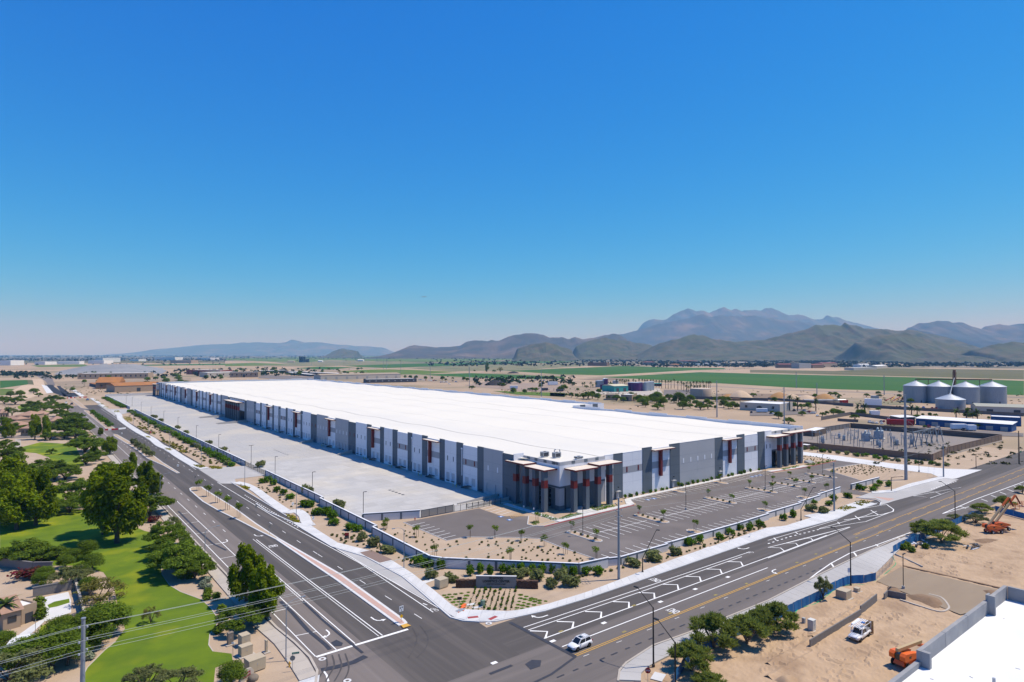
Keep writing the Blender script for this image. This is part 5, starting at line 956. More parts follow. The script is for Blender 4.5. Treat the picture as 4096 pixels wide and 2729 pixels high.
def iron_fence(label, a, b, h=2.0, group=None):
    A, B = Vector(a), Vector(b); L = (B - A).length; o = thing('iron_fence', label, 'fence', (*a, .1), math.atan2((B - A).y, (B - A).x), group); n = max(1, round(L / 2.4))
    for k in range(n + 1): MB().box(k * L / n - .05, k * L / n + .05, -.05, .05, 0, h + .1).build('post', black, o)
    for z in (.15, h - .15): MB().box(0, L, -.02, .02, z, z + .05).build('rail', black, o)
    pk = MB(); x = .2
    while x < L: pk.box(x - .012, x + .012, -.012, .012, .05, h); x += .2
    pk.build('pickets', black, o, kind='stuff')
iron_fence('black iron picket fence between sliding gate and warehouse corner', (109.2, 169.4), (127.2, 169.0)); iron_fence('black iron picket fence along the dock ramp', (115.4, 171.6), (131.8, 171.6), 1.2); iron_fence('black iron gate across the avenue driveway, nearer leaf', (80.4, 268.4), (80.4, 281.5)); iron_fence('black iron gate across the avenue driveway, farther leaf', (80.4, 282.5), (80.3, 296.4))
blue_f = mat('blue_windscreen', (.012, .115, .30), (.015, .14, .36), scale=.8, rough=.7, objrand=.12)
green_h = mat('green_hose', (.02, .36, .16), rough=.5); chain = mat('chain_link', (.40, .41, .42), rough=.5, alpha=.28)
def screen_fence(label, pts, m=blue_f, h=1.85, group=None, name='screened_fence'):
    o = thing(name, label, 'fence', (*pts[0], .1)); x0, y0 = pts[0]; q = resample(pts, 3.05)
    for a, b in zip(q, q[1:]):
        A, B = Vector(a) - Vector((x0, y0)), Vector(b) - Vector((x0, y0)); L = (B - A).length; rz = math.atan2((B - A).y, (B - A).x); tilt = rnd.uniform(-.06, .06)
        nn = 5; mb = MB(); mb.add([(L * i / nn, math.sin(i * 1.9 + x0) * .05, z) for z in (.06, h) for i in range(nn + 1)], [(i, i + 1, nn + 2 + i, nn + 1 + i) for i in range(nn)])
        e = mb.build('fence_panel', m, o, (A.x, A.y, 0), rz); e.rotation_euler = (tilt, 0, rz); MB().tube([(0, 0, 0), (0, 0, h + .08)], .03, 5).build('post', galv, o, (A.x, A.y, 0))
    return o
screen_fence('blue screened temporary fence bowing along the site footpath', SL(8, (0,1045),(130,985),(250,922),(440,830),(660,700),(770,668),(880,665),(990,640))); screen_fence('bare chain-link panels across the dirt road entrance', SL(8, (990,640),(1060,570),(1140,490),(1165,420)), chain, name='chain_link_fence'); screen_fence('blue screened fence running behind the spreading palo verde', SL(8, (1150,388),(1240,332),(1390,272),(1500,225)) + [(215, 66.2), (232, 66)])
screen_fence('dark blue screened fence near the stop sign', SL(7, (1490,1600),(1540,1520),(1610,1400),(1700,1310),(1900,1230))); screen_fence('blue screened fence showing between feathery trees', SL(7, (1900,1225),(2100,1140),(2354,1030))); screen_fence('bright blue screened fence behind the raised orange lifts', SL(4, (2090,1490),(2354,1560),(2500,1600)))
def hose(pts, label): tag(MB().tube([(x, y, .14) for x, y in resample(smooth_line(pts, 6), .6)], .07, 5).build('green_hose', green_h), label, 'hose')
hose(SL(8, (250,935),(300,890),(440,850),(600,735),(690,690),(760,680),(900,675),(980,650)), 'green hose lying along the foot of the bowing blue fence'); hose(SL(8, (980,645),(1060,590),(1140,525),(1175,480),(1150,430),(1135,395)), 'green hose looping beside the chain-link panels')
# ------------------------------------------------------------------ poles and wires
pole_s = mat('galvanised_pole', (.30, .33, .36), (.25, .28, .31), scale=.8, rough=.5, metal=.3); pole_d = mat('bronze_pole', (.022, .02, .02), rough=.5); wood = mat('weathered_wood', (.16, .105, .07), (.10, .07, .05), scale=1.5, rough=.95)
def utility(p, h, label, arms=(), r=.32, m=None, adir=(.35, 1), insul=True):
    m = m or pole_s; o = thing('utility_pole', label, 'utility pole', (*p, 0)); MB().tube([(0, 0, 0), (0, 0, h * .5), (0, 0, h)], [r, r * .8, r * .58], 10).build('shaft', m, o); MB().lathe([(r * .75, h), (r * .75, h + .12)], 10).build('cap_plate', m, o)
    d = Vector(adir).normalized()
    for z, s in arms:
        MB().tube([(0, 0, z), (d.x * s * 1.5, d.y * s * 1.5, z + .12)], .055, 6).build('insulator_arm', steel_d, o); MB().lathe([(.10, z + .05), (.13, z + .1), (.10, z + .3)], 8, d.x * s * 1.5, d.y * s * 1.5).build('insulator', mat('porcelain', (.35, .37, .40), rough=.3), o)
    return o
WZ = (17.4, 16.3, 15.6, 14.8, 14.2, 13.5); AR = [(z, 1 if k % 2 else -1) for k, z in enumerate(WZ)]
PL, P1 = (6.5, 92.6), (105.5, 96.5)
utility(PL, 18, 'grey steel power pole rising from the garden trees beside the lawn', AR, .36); utility(P1, 18, 'grey steel power pole between street walk and low white wall', AR)
P2 = (204.7, 95.6); utility(P2, 15.4, 'grey steel power pole on gravel beside the concrete pad near the gap in the wall', [(14.5, 1), (13.2, -1), (12, 1)], .3); utility((297.3, 94.9), 13.4, 'short grey steel pole standing in the concrete driveway', [(12.5, 1), (11.5, -1)], .3)
utility((279.1, 102.1), 33.8, 'very tall thick grey steel transmission pole by the service drive', [(32, 1), (29, -1), (26, 1), (23, -1)], .62)
utility((421.4, 230.5), 27, 'tall grey steel transmission pole on bare ground behind the warehouse corner', [(26, 1), (24, -1), (22, 1)], .5); utility((437.4, 295.2), 29, 'tall steel transmission pole with crossarm behind the warehouse back wall', [(28, 1), (28, -1), (25, 1)], .5, None, (1, .1)); utility((487.1, 567), 31, 'tall steel transmission pole behind the roof, second along the power line', [(30, 1), (30, -1)], .5, None, (1, .1))
utility((520, 767), 31, 'tall steel transmission pole behind the roof, third along the power line', [(30, 1), (30, -1)], .5, None, (1, .1)); utility((665.6, 1125), 33, 'tall steel transmission pole by the country road crossing', [(32, 1), (32, -1)], .5); utility((796, 1497), 34, 'tall steel transmission pole by the yellow-green field', [(33, 1)], .5)
utility((359.8, 84.9), 15, 'dark wooden pole with a green street sign at the street edge', [(14, 1), (13, -1)], .3, wood)
MB().box(-.1, 2.4, -.03, .03, 5.2, 6.0).build('street_sign', mat('sign_green', (.01, .16, .10)), None, (359.8, 84.5, 0)); so_ = bpy.context.scene.objects['street_sign']; tag(so_, 'green street name sign fixed to the dark wooden pole', 'sign')
for i in range(9):      # far transmission line
    px, py, h = ((1245,357,36),(1660,385,34),(1690,385,34),(905,345,30),(565,322,28),(1490,270,40),(1752,272,40),(2075,278,40),(75,305,28))[i]; q = V(2, px, py); utility(q, h, ['tall slim pylon pole in front of the pale green field', 'slim pylon pole of a pair beside the highway', 'slim pylon pole of a pair beside the highway, taller base', 'slim pole in the stubble near the dark silos', 'slim pole in front of the lone dark tree', 'slim pole on the broad far field', 'slim pole on the broad far field near the hill', 'slim pole on the broad far field under the rounded hill', 'short slim pole at the far field edge'][i], [(h - 1, 1), (h - 1, -1)], .55, None, (1, 0))
for i, (k, px, py, h) in enumerate(((3,82,625,40),(3,510,628,42),(3,963,630,42),(4,890,648,44),(4,1945,655,48),(6,1920,760,40),(3,200,785,30),(7,660,400,24),(7,1915,500,24),(7,955,490,14))): utility(V(k, px, py), h, ['slim distant pole left of the low hill', 'slim distant pole before the olive hill', 'slim distant pole beside the olive hill foot', 'slim distant pole before the palm grove band', 'slim distant pole before the mottled hills', 'pale lattice-like distant pole on the scrub plain', 'slim pole near the lone tall tree', 'slim pole at the green field edge', 'slim pole between road and green field', 'short pole beside the country road'][i], [(h - 1, 1), (h - 1, -1)], .6, None, (1, 0))
wire_m = mat('aluminium_wire', (.34, .39, .40), rough=.5)
def wires(pa, pb, zs_a, zs_b, sag, label, r=.02, adir=(.35, 1)):
    d = Vector(adir).normalized()
    for k, (za, zb) in enumerate(zip(zs_a, zs_b)):
        s = (1 if k % 2 else -1) * 1.5; a = Vector((pa[0] + d.x * s, pa[1] + d.y * s, za + .3)); b = Vector((pb[0] + d.x * s, pb[1] + d.y * s, zb + .3)); pts = []
        for i in range(21): t = i / 20; q = a.lerp(b, t); q.z -= sag * 4 * t * (1 - t); pts.append(q - a)
        o = MB().tube(pts, r, 4, False).build('power_line', wire_m, None, a); tag(o, label, 'cable', label)
wires(PL, P1, WZ, WZ, 1.1, 'thin power line strung over the corner between the two grey steel poles', .018); wires((-75, 90), PL, WZ, WZ, 1.0, 'thin power line over the garden trees ending at the grey steel pole', .018); wires(P1, P2, WZ[:3], (14.5, 13.2, 12), 1.0, 'thin power line over the car park wall', .012); wires(P2, (297.3, 94.9), (14.5, 13.2), (12.5, 11.5), 1.0, 'thin power line over the gravel to the short driveway pole', .012); wires((297.3, 94.9), (395, 128), (12.5, 11.5), (9, 8), .8, 'thin power line rising into the substation', .03); wires((279.1, 102.1), (395, 132), (23, 20, 18), (8, 8, 8), 1.5, 'thin power line dropping from the tall pole to the substation frames', .03)
def lamp_steel(p, side, label, group):
    o = thing('street_light', label, 'street light', (*p, .1), 0, group); MB().tube([(0, 0, 0), (0, 0, 4.5), (0, 0, 9)], [.10, .085, .07], 8).build('shaft', pole_s, o)
    MB().tube([(0, 0, 8.7), (side * .5, 0, 9.3), (side * 1.4, 0, 9.62), (side * 2.5, 0, 9.68)], [.05, .045, .04, .035], 6).build('mast_arm', pole_s, o); MB().box(min(side * 2.4, side * 3.1), max(side * 2.4, side * 3.1), -.14, .14, 9.6, 9.76).build('lamp_head', pole_s, o); MB().box(-.14, .14, -.14, .14, 0, .3).build('base_plate', pole_s, o)
for p in (S(6,1360,525), S(2,370,1568), S(1,2250,1260), S(1,1850,1060), S(1,1560,910), S(1,1365,745), S(1,1225,700)): lamp_steel(p, -1, 'thin galvanised street light with curved arm on the gravel side of the avenue', 'steel lights on the gravel verge')
for p in (S(6,275,1375), S(5,1883,540), S(1,1470,1410), S(1,1208,1120), S(1,1040,940), S(1,790,660), S(1,690,600)): lamp_steel(p, 1, 'thin galvanised street light with curved arm on the park side of the avenue', 'steel lights on the park side')
def lamp_dark(p, arm, label, h=9.4):
    o = thing('street_light', label, 'street light', (*p, .1)); MB().tube([(0, 0, 0), (0, 0, h)], [.15, .10], 8).build('shaft', pole_d, o); a = Vector(arm); MB().tube([(0, 0, h - .1), (a.x, a.y, h + a.z)], [.09, .06], 6).build('mast_arm', pole_d, o); e = Vector((a.x, a.y, 0)).normalized(); MB().cbox(a.x + e.x * .35, a.y + e.y * .35, h + a.z, .8, .32, .16, math.atan2(e.y, e.x)).build('lamp_head', pole_d, o); MB().lathe([(.24, 0), (.24, .35), (.16, .4)], 8).build('base_plate', pole_d, o); return o
def top_at(n, x, y, z): return S(n, x, y, z)
lamp_dark((80.5, 66.3), (0, 3.2, 2.2), 'tall black street light with slanted arm at the beige corner walk'); lamp_dark(top_at(7, 1500, 1205, 9.4), (0, 3.0, 2.1), 'tall black street light with slanted arm behind the stop sign'); lamp_dark(top_at(8, 757, 282, 9.4), (0, 3.4, 2.3), 'tall black street light rising above the bowing blue fence'); lamp_dark(top_at(4, 1718, 1300, 9.4), (0, 3.4, 2.2), 'tall black street light behind the palo verdes at the street gore')
lamp_dark((112.9, 96.0), (2.0, -2.4, 6.6), 'dark street light with long slanted arm beside the power pole', 3.3); lamp_dark((186.1, 96.8), (2.4, -2.6, 6.6), 'dark street light with long slanted arm near the low concrete pad', 3.3); lamp_dark((251.6, 96.9), (1.6, -2.6, .5), 'dark street light with level arm by the second driveway', 5); lamp_dark((331.2, 93.3), (2.2, -2.6, .4), 'dark street light with level arm beyond the service drive', 6.2)
def lamp_yard(p, label, group, h=8.4, two=False):
    o = thing('area_light', label, 'area light', (*p, .1), 0, group); MB().tube([(0, 0, .7), (0, 0, h)], .085, 6).build('shaft', pole_d, o); MB().lathe([(.3, 0), (.3, .75)], 10).build('footing', conc_d, o); MB().box(-.05, 1.1, -.14, .14, h - .05, h + .08).build('lamp_head', pole_d, o)
    if two: MB().box(-1.1, -.05, -.14, .14, h - .05, h + .08).build('lamp_head', pole_d, o)
for i, p in enumerate(((82.2,178),(81.9,219.1),(82.3,261.5),(83.8,300.4),(81.8,351.3),(81.8,403.7),(82.7,463.1),(83.7,521),(82.2,567.3),(83.9,631.4),(86.7,710),(84.8,737))): lamp_yard(p, 'slim dark area light inside the truck yard wall', 'area lights along the truck yard', two=i == 3)
for i, p in enumerate(((169.1,125.8),(218.8,127.3),(122.6,125.3),(262,126.9))): lamp_yard(p, ['slim dark area light in the middle stall row, with concrete footing among bare stalls', 'slim dark area light in the stall row before the second red fin', 'slim dark area light on the first parking island near the gravel corner', 'slim dark area light on the last parking island'][i], None)
lamp_yard((320.6, 157.8), 'slim dark area light against the brown substation wall', None); lamp_yard((301.4, 105.2), 'slim dark area light between service drive and bare gravel', None); lamp_yard((148.5, 55.1), 'white light pole on a tall brown footing beside the dirt road', None, 7.4)
# ------------------------------------------------------------------ vehicles
tyre_m = mat('tyre', (.015, .015, .016), rough=.8); rim_m = mat('alloy', (.45, .45, .46), rough=.35, metal=.7)
lampw = mat('lamp_clear', (.6, .6, .6), rough=.15); lampr = mat('lamp_red', (.3, .01, .01), rough=.2); lampo = mat('lamp_amber', (.6, .2, .02), rough=.2); chrome = mat('grille_grey', (.10, .105, .11), rough=.3, metal=.6)
wheel_t = MB().lathe([(.2, -.11), (.33, -.11), (.36, -.07), (.36, .07), (.33, .11), (.2, .11)], 18, top=False).mesh('tyre', tyre_m, True); wheel_r = MB().lathe([(.22, -.06), (.22, .09), (.16, .07), (.05, .10), (.05, .12)], 10).mesh('rim', rim_m)
def paint(name, c, rough=.25): return mat('paint_' + name, c, rough=rough, spec=.5)
CARM = {}
def car_parts(kind, pm):
    key = (kind, pm.name)
    if key in CARM: return CARM[key]
    L = []
    if kind == 'suv': st = [(-2.32,.48,.86,.66),(-2.25,.34,1.0,.84),(-1.8,.28,1.07,.93),(-.9,.26,1.06,.945),(.3,.26,1.03,.945),(1.05,.27,1.01,.94),(1.6,.3,.97,.92),(2.08,.34,.86,.84),(2.3,.42,.70,.66)]; gh = ((-2.12,.98,.74),(1.12,.98,.86),(-1.72,1.72,.63),(.28,1.74,.68)); wx = (-1.36,1.36)
    elif kind == 'sedan': st = [(-2.35,.45,.86,.62),(-2.25,.3,.92,.82),(-1.6,.25,.95,.9),(0,.24,.92,.91),(1.0,.25,.9,.9),(1.7,.27,.82,.87),(2.2,.3,.7,.78),(2.35,.4,.58,.6)]; gh = ((-1.75,.9,.74),(1.0,.88,.8),(-1.0,1.42,.58),(.15,1.44,.62)); wx = (-1.4,1.4)
    else: st = [(-2.75,.6,1.0,.9),(-2.7,.5,1.08,.95),(-1.0,.45,1.08,.96),(.4,.42,1.06,.96),(1.3,.42,1.08,.96),(2.0,.45,1.06,.94),(2.6,.5,.98,.9),(2.75,.6,.85,.75)]; gh = ((-1.0,1.02,.84),(1.25,1.04,.86),(-.75,1.8,.66),(.45,1.82,.68)); wx = (-1.75,1.8)
    b = MB(); vs = []
    for x, zb, zt, hw in st:
        h = [(-1, 0), (-.9, 0), (-1.0, .25), (-1.0, .72), (-.93, .94), (-.78, 1.0)]
        pr = [(-.9 * hw, zb), (-hw, zb + .14 * (zt - zb) / .6), (-hw, zt - .2), (-hw * .93, zt - .05), (-hw * .72, zt), (0, zt + .025)]
        pr += [(-y, z) for y, z in pr[-2::-1]]
        vs += [(x, y, z) for y, z in pr]
    n = 11; fs = [(i * n + k, (i + 1) * n + k, (i + 1) * n + k + 1, i * n + k + 1) for i in range(len(st) - 1) for k in range(n - 1)] + [tuple(range(n)), tuple(range((len(st) - 1) * n, len(st) * n))[::-1]] + [(i * n + n - 1, (i + 1) * n + n - 1, (i + 1) * n, i * n) for i in range(len(st) - 1)]
    b.add(vs, fs); L.append(('body', b.mesh('body', pm, True)))
    (rx, rz, rw), (fx, fz, fw), (tx, tz, tw), (ux, uz, uw) = gh
    g = MB().add([(rx, -rw, rz), (fx, -fw, fz), (fx, fw, fz), (rx, rw, rz), (tx, -tw, tz), (ux, -uw, uz), (ux, uw, uz), (tx, tw, tz)], [(0, 1, 5, 4), (1, 2, 6, 5), (2, 3, 7, 6), (3, 0, 4, 7), (4, 5, 6, 7)]); L.append(('cabin', g.mesh('cabin', pm)))
    def win(a, b_, c, d, m0=.12, m1=.12, o=.02):
        a, b_, c, d = map(Vector, (a, b_, c, d)); nrm = (b_ - a).cross(d - a).normalized() * o
        def P(u, v): return (a.lerp(b_, u)).lerp(d.lerp(c, u), v) + nrm
        return MB().add([P(m0, m1), P(1 - m0, m1), P(1 - m0, 1 - m1), P(m0, 1 - m1)], [(0, 1, 2, 3)])
    V_ = [Vector(v) for v in g.v]
    L.append(('windscreen', win(V_[1], V_[2], V_[6], V_[5], .07, .06).mesh('windscreen', glass))); L.append(('rear_window', win(V_[3], V_[0], V_[4], V_[7], .1, .12).mesh('rear_window', glass)))
    mid = .52
    for nm, (a, b_, c, d) in (('side_window', (V_[0], V_[1], V_[5], V_[4])), ('side_window', (V_[2], V_[3], V_[7], V_[6]))):
        h1 = a.lerp(b_, mid); h2 = d.lerp(c, mid); L.append((nm, win(a, h1, h2, d, .06, .14).mesh(nm, glass))); L.append((nm, win(h1, b_, c, h2, .06, .14).mesh(nm, glass)))
    fxx = st[-2][0]; zt = st[-2][2]; hw = st[-2][3]
    for s in (-1, 1):
        L.append(('headlight', MB().cbox(fxx + .02, s * hw * .8, zt - .13, .34, .3, .15, s * -.5).mesh('headlight', lampw))); L.append(('turn_signal', MB().cbox(fxx - .16, s * hw * .97, zt - .13, .16, .1, .12).mesh('turn_signal', lampo))); L.append(('tail_light', MB().cbox(st[1][0] + .03, s * st[1][3] * .93, st[1][2] - .08, .16, .16, .24).mesh('tail_light', lampr))); L.append(('mirror', MB().cbox(fx - .45, s * (fw + .16), fz + .08, .14, .22, .14).mesh('mirror', pm)))
    L.append(('grille', MB().cbox(st[-1][0] - .06, 0, st[-1][2] - .14, .16, .9, .18).mesh('grille', chrome)))
    for x in wx:
        for s in (-1, 1): L.append(('arch', MB().tube([(x, s * .80, .38), (x, s * .958, .38)], .43, 14).mesh('wheel_arch', mat('arch_black', (.008, .008, .008)))))
    CARM[key] = (L, wx); return CARM[key]
def car(kind, pm, p, rz, label, group=None, name=None, simple=False, s=1.0):
    L, wx = car_parts(kind, pm); o = thing(name or {'suv': 'sport_utility_car', 'sedan': 'sedan_car', 'pickup': 'pickup_truck'}[kind], label, 'truck' if kind == 'pickup' else 'car', (p[0], p[1], .12), rz, group); o.scale = (s, s, s)
    for nm, me in L:
        if simple and nm in ('turn_signal', 'mirror', 'arch', 'grille'): continue
        put(nm, me, o)
    for x in wx:
        for sd in (-1, 1):
            w_ = put('wheel', wheel_t, o, (x, sd * .86, .36)); w_.rotation_euler = (R(90) * -sd, 0, 0)
            if not simple: r = put('rim', wheel_r, w_)
    return o
white_paint = paint('white', (.74, .745, .75)); black_paint = paint('black', (.02, .02, .022)); silver_paint = paint('silver', (.36, .37, .39)); blue_paint = paint('blue', (.03, .09, .22)); red_paint = paint('red', (.28, .02, .02)); orange_paint = paint('orange', (.70, .13, .012), .4); tan_paint = paint('tan', (.45, .33, .17), .5)
fw_, rw_ = Vector(S(7, 600, 1292)), Vector(S(7, 705, 1249)); mid_ = (fw_ + rw_) / 2; d_ = (fw_ - rw_).normalized()
suv = car('suv', white_paint, (mid_.x, mid_.y + .78), math.atan2(d_.y, d_.x), 'white sport utility car with sunroof driving on the street at the seam', None)
MB().box(-.55, .15, -.42, .42, 1.745, 1.76).build('sunroof', glass, suv)
for s in (-1, 1): MB().tube([(-1.6, s * .6, 1.79), (.1, s * .63, 1.8)], .025, 5).build('roof_rail', galv, suv)
for x in (-1.35, -.75): MB().tube([(x, -.6, 1.81), (x, .6, 1.81)], .025, 5).build('cross_bar', galv, suv)
# work truck with a rack of pipes and a sheet of plywood
tk = car('pickup', white_paint, (117.2, 50.6), R(182), 'white work pickup with rack of pipes and upright plywood on the site dirt')
rk = MB()
for x in (-2.6, -.9, 1.0):
    for s in (-1, 1): rk.tube([(x, s * .9, 1.0), (x, s * .9, 2.35)], .04, 5)
for s in (-1, 1): rk.tube([(-2.7, s * .9, 2.35), (2.3, s * .9, 2.3)], .04, 5)
for x in (-2.6, -.9, 1.0): rk.tube([(x, -.9, 2.35), (x, .9, 2.35)], .04, 5)
for s in (-1, 1): rk.tube([(1.0, s * .9, 2.3), (1.5, s * .9, 1.1)], .04, 5)
rk.build('rack', white_paint, tk)
for k in range(4): MB().tube([(-2.6, -.5 + k * .3, 2.45), (2.5 - k * .3, -.5 + k * .3, 2.42)], .07, 6).build('pipe', w_white, tk)
MB().cbox(-.3, -.72, 2.52, 3.2, .4, .16, .03).build('panel', w_white, tk); MB().cbox(-.8, .3, 2.52, .5, .5, .2).build('blue_case', blue_p, tk); MB().box(-2.6, -1.1, -.8, .8, 1.05, 1.35).build('tool_box', galv, tk)
MB().cbox(-2.95, .55, 1.3, .06, 1.25, 2.3, .25, 0, .06).build('plywood', mat('plywood', (.42, .28, .13), (.36, .23, .10), scale=2, stretch=(1, 1, .2)), tk)
def lift(p, rz, label, raised=True, s=1.0):
    o = thing('boom_lift', label, 'boom lift', (p[0], p[1], .1), rz); o.scale = (s, s, s)
    for x in (-1.25, 1.25):
        for sd in (-1, 1): w_ = put('wheel', wheel_t, o, (x, sd * 1.0, .45)); w_.rotation_euler = (R(90) * -sd, 0, 0); w_.scale = (1.25, 1.25, 1.5); put('rim', wheel_r, w_)
    ch = MB(); ch.add([(-1.9, -.7, .5), (1.9, -.7, .5), (1.9, .7, .5), (-1.9, .7, .5), (-1.7, -.6, 1.0), (1.6, -.6, .95), (1.6, .6, .95), (-1.7, .6, 1.0)], [(3,2,1,0),(4,5,6,7),(0,1,5,4),(1,2,6,5),(2,3,7,6),(3,0,4,7)]).build('chassis', orange_paint, o); MB().lathe([(.7, 1.0), (.7, 1.2)], 14).build('turntable', black_paint, o)
    for sd in (-1, 1):
        pf = [(-2.2, 1.35), (-2.0, 1.2), (1.7, 1.2), (1.9, 1.5), (1.2, 1.75), (-.4, 2.05), (-1.9, 2.2), (-2.25, 1.9)]; y0, y1 = sd * .35, sd * 1.05; n = len(pf)
        MB().add([(x, y0, z) for x, z in pf] + [(x, y1, z) for x, z in pf], [tuple(range(n)) if sd > 0 else tuple(range(n))[::-1], tuple(range(n, 2 * n))[::-1] if sd > 0 else tuple(range(n, 2 * n))] + [(i, n + i, n + (i + 1) % n, (i + 1) % n) if sd > 0 else (i, (i + 1) % n, n + (i + 1) % n, n + i) for i in range(n)]).build('engine_cover', orange_paint, o); MB().box(-1.2, -.7, sd * 1.05 - .01, sd * 1.05 + .015, 1.5, 1.8).build('vent', black_paint, o)
    MB().box(-2.1, -1.3, -.35, .35, 1.2, 2.0).build('counterweight', black_paint, o)
    if raised:
        MB().bar((-1.5, 0, 2.0), (2.6, 0, 6.4), .42, .42).build('lower_boom', tan_paint, o); MB().bar((2.3, 0, 6.1), (4.4, 0, 8.4), .34, .34).build('upper_boom', orange_paint, o); MB().bar((4.4, 0, 8.4), (5.8, 0, 6.2), .26, .26).build('jib', w_red, o)
        bk = MB()
        for x in (5.7, 6.9):
            for y in (-.6, .6): bk.bar((x, y, 5.6), (x, y, 6.7), .06, .06)
        for z in (5.6, 6.15, 6.7): bk.bar((5.7, -.6, z), (6.9, -.6, z), .06, .06).bar((5.7, .6, z), (6.9, .6, z), .06, .06).bar((5.7, -.6, z), (5.7, .6, z), .06, .06).bar((6.9, -.6, z), (6.9, .6, z), .06, .06)
        bk.build('basket', orange_paint, o); MB().box(5.7, 6.9, -.6, .6, 5.55, 5.6).build('basket_floor', steel_d, o)
    else: MB().bar((-2.2, 0, 2.5), (3.6, 0, 2.35), .4, .42).build('lower_boom', tan_paint, o); MB().bar((3.0, 0, 2.0), (5.2, 0, 1.4), .3, .3).build('jib', orange_paint, o)
lift(S(8, 2075, 200), R(-28), 'orange boom lift with raised folded boom, standing in front of its twin', True, 1.15); lift((S(8, 2150, 185)[0] + 1.5, S(8, 2150, 185)[1] + .6), R(-28), 'orange boom lift with raised folded boom, behind its twin', True, 1.15); lift((112.9, 41.6), R(-8), 'orange boom lift with lowered boom hidden behind the grey parapet', False, 1.2)
# ------------------------------------------------------------------ the half-built building and the diggings
par = mat('raw_concrete', (.30, .30, .30), (.23, .23, .235), scale=.4, rough=.9, detail=8, c3=(.36, .35, .33), scale3=.3)
nb = thing('unfinished_building', 'half-built flat white roof with raw grey concrete parapet beside the dig', 'building', (90, 30, 0)); o_ = lambda mb, nm, m, pr=None: (setattr(mb, 'v', [(x - 90, y - 30, z) for x, y, z in mb.v]), mb.build(nm, m, pr or nb))[1]
rf = o_(MB().box(50, 127.6, -30, 32.0, 9.6, 10.0), 'roof', mat('new_roof', (.72, .73, .74), (.66, .67, .68), scale=.2, rough=.7)); o_(MB().box(50, 127.6, 31.4, 32.6, 0, 9.58), 'wall_panel', par)
for x0, x1, h in ((50, 62, 10.7), (62.1, 75, 10.7), (75.1, 91.3, 10.7), (91.4, 100, 12.0), (100.1, 109, 12.0), (109.1, 118.0, 12.0), (119.3, 127.9, 12.1)): o_(MB().box(x0, x1, 32.0, 32.5, 9.55, h), 'parapet_panel', par)
o_(MB().box(118.02, 119.28, 32.02, 32.3, 9.5, 12.9), 'parapet_pier', par); o_(MB().box(118.0, 118.5, 31.1, 32.0, 9.9, 12.9), 'parapet_pier', par); o_(MB().box(91.45, 92.1, 31.0, 31.99, 10.01, 11.98), 'parapet_return', par)
for y0, y1 in ((20, 31.9), (5, 19.9), (-30, 4.9)): o_(MB().box(127.6, 128.1, y0, y1, 0, 12.1), 'parapet_panel', par)
for k in range(26): p = (rnd.uniform(84, 122), rnd.uniform(14, 30)); o_(MB().cbox(p[0], p[1], 10.02, rnd.uniform(.2, .7), .06, .03, rnd.uniform(0, 3)), 'scrap', rnd.choice((steel_d, wood, trk)), rf)
o_(MB().lathe([(.18, 10), (.18, 10.6)], 8, 94, 25), 'vent_pipe', galv, rf); o_(MB().lathe([(.12, 10), (.12, 10.4)], 8, 104, 24), 'vent_pipe', galv, rf)
blk = mat('grey_block', (.20, .185, .175), (.165, .155, .148), scale=2.5, rough=.95)
for pts, h, l in ((SL(8, (385,1250),(855,960)), 1.3, 'long low grey block wall crossing the dig'), (SL(8, (850,945),(880,925),(1000,830)), 1.6, 'short raised grey block wall beyond the long one'), (SL(8, (1068,815),(1100,782),(1270,815)), 1.3, 'angled grey block wall by the dirt island')):
    w_ = thing('block_wall', l, 'wall', (*pts[0], 0)); x0, y0 = pts[0]
    for (ax, ay), (bx, by) in zip(pts, pts[1:]):
        A, B = Vector((ax - x0, ay - y0)), Vector((bx - x0, by - y0)); Ln = (B - A).length; dd = (B - A) / Ln; rz = math.atan2(dd.y, dd.x); n = max(1, int(Ln / 1.6))
        for k in range(n):
            for z in range(int(h / .4) + 1): c = A + dd * (k + .5) * Ln / n; MB().box(-Ln / n / 2 + .01, Ln / n / 2 - .01, -.1, .1, z * .4 * h / (.4 * (int(h / .4) + 1)), (z + 1) * h / (int(h / .4) + 1) - .012).build('block_course', blk, w_, (c.x, c.y, .05), rz)
ring_o = smooth_line(SL(8, (1215,820),(1400,880),(1580,930),(1660,905),(1650,860),(1590,800),(1480,770)), 5); kerb(ring_o, conc_b, .35, .35, 'formed_kerb')
earth = mat('dark_earth', (.25, .165, .10), (.20, .13, .08), scale=1.2, rough=.98, bump=.8, bscale=3)
def mound(poly_, h, m, name, label, cat='mound', kind=None):
    c = Vector((sum(p[0] for p in poly_) / len(poly_), sum(p[1] for p in poly_) / len(poly_))); q = [Vector(p) for p in smooth_line(poly_ + [poly_[0]], 4)[:-1]]; n = len(q); vs = []; R_ = 6
    for j in range(R_):
        t = j / (R_ - 1)
        for i, p in enumerate(q): r = p.lerp(c, t * .92); z = h * (math.sin(t * math.pi / 2)) * (.8 + .4 * noise.noise(Vector((r.x * .5, r.y * .5, h)))); vs.append((r.x - c.x, r.y - c.y, max(.0, z)))
    o = MB().add(vs, [(j * n + i, j * n + (i + 1) % n, (j + 1) * n + (i + 1) % n, (j + 1) * n + i) for j in range(R_ - 1) for i in range(n)] + [tuple(range((R_ - 1) * n, R_ * n))]).build(name, m, None, (c.x, c.y, .07), smooth=True); return tag(o, label, cat)
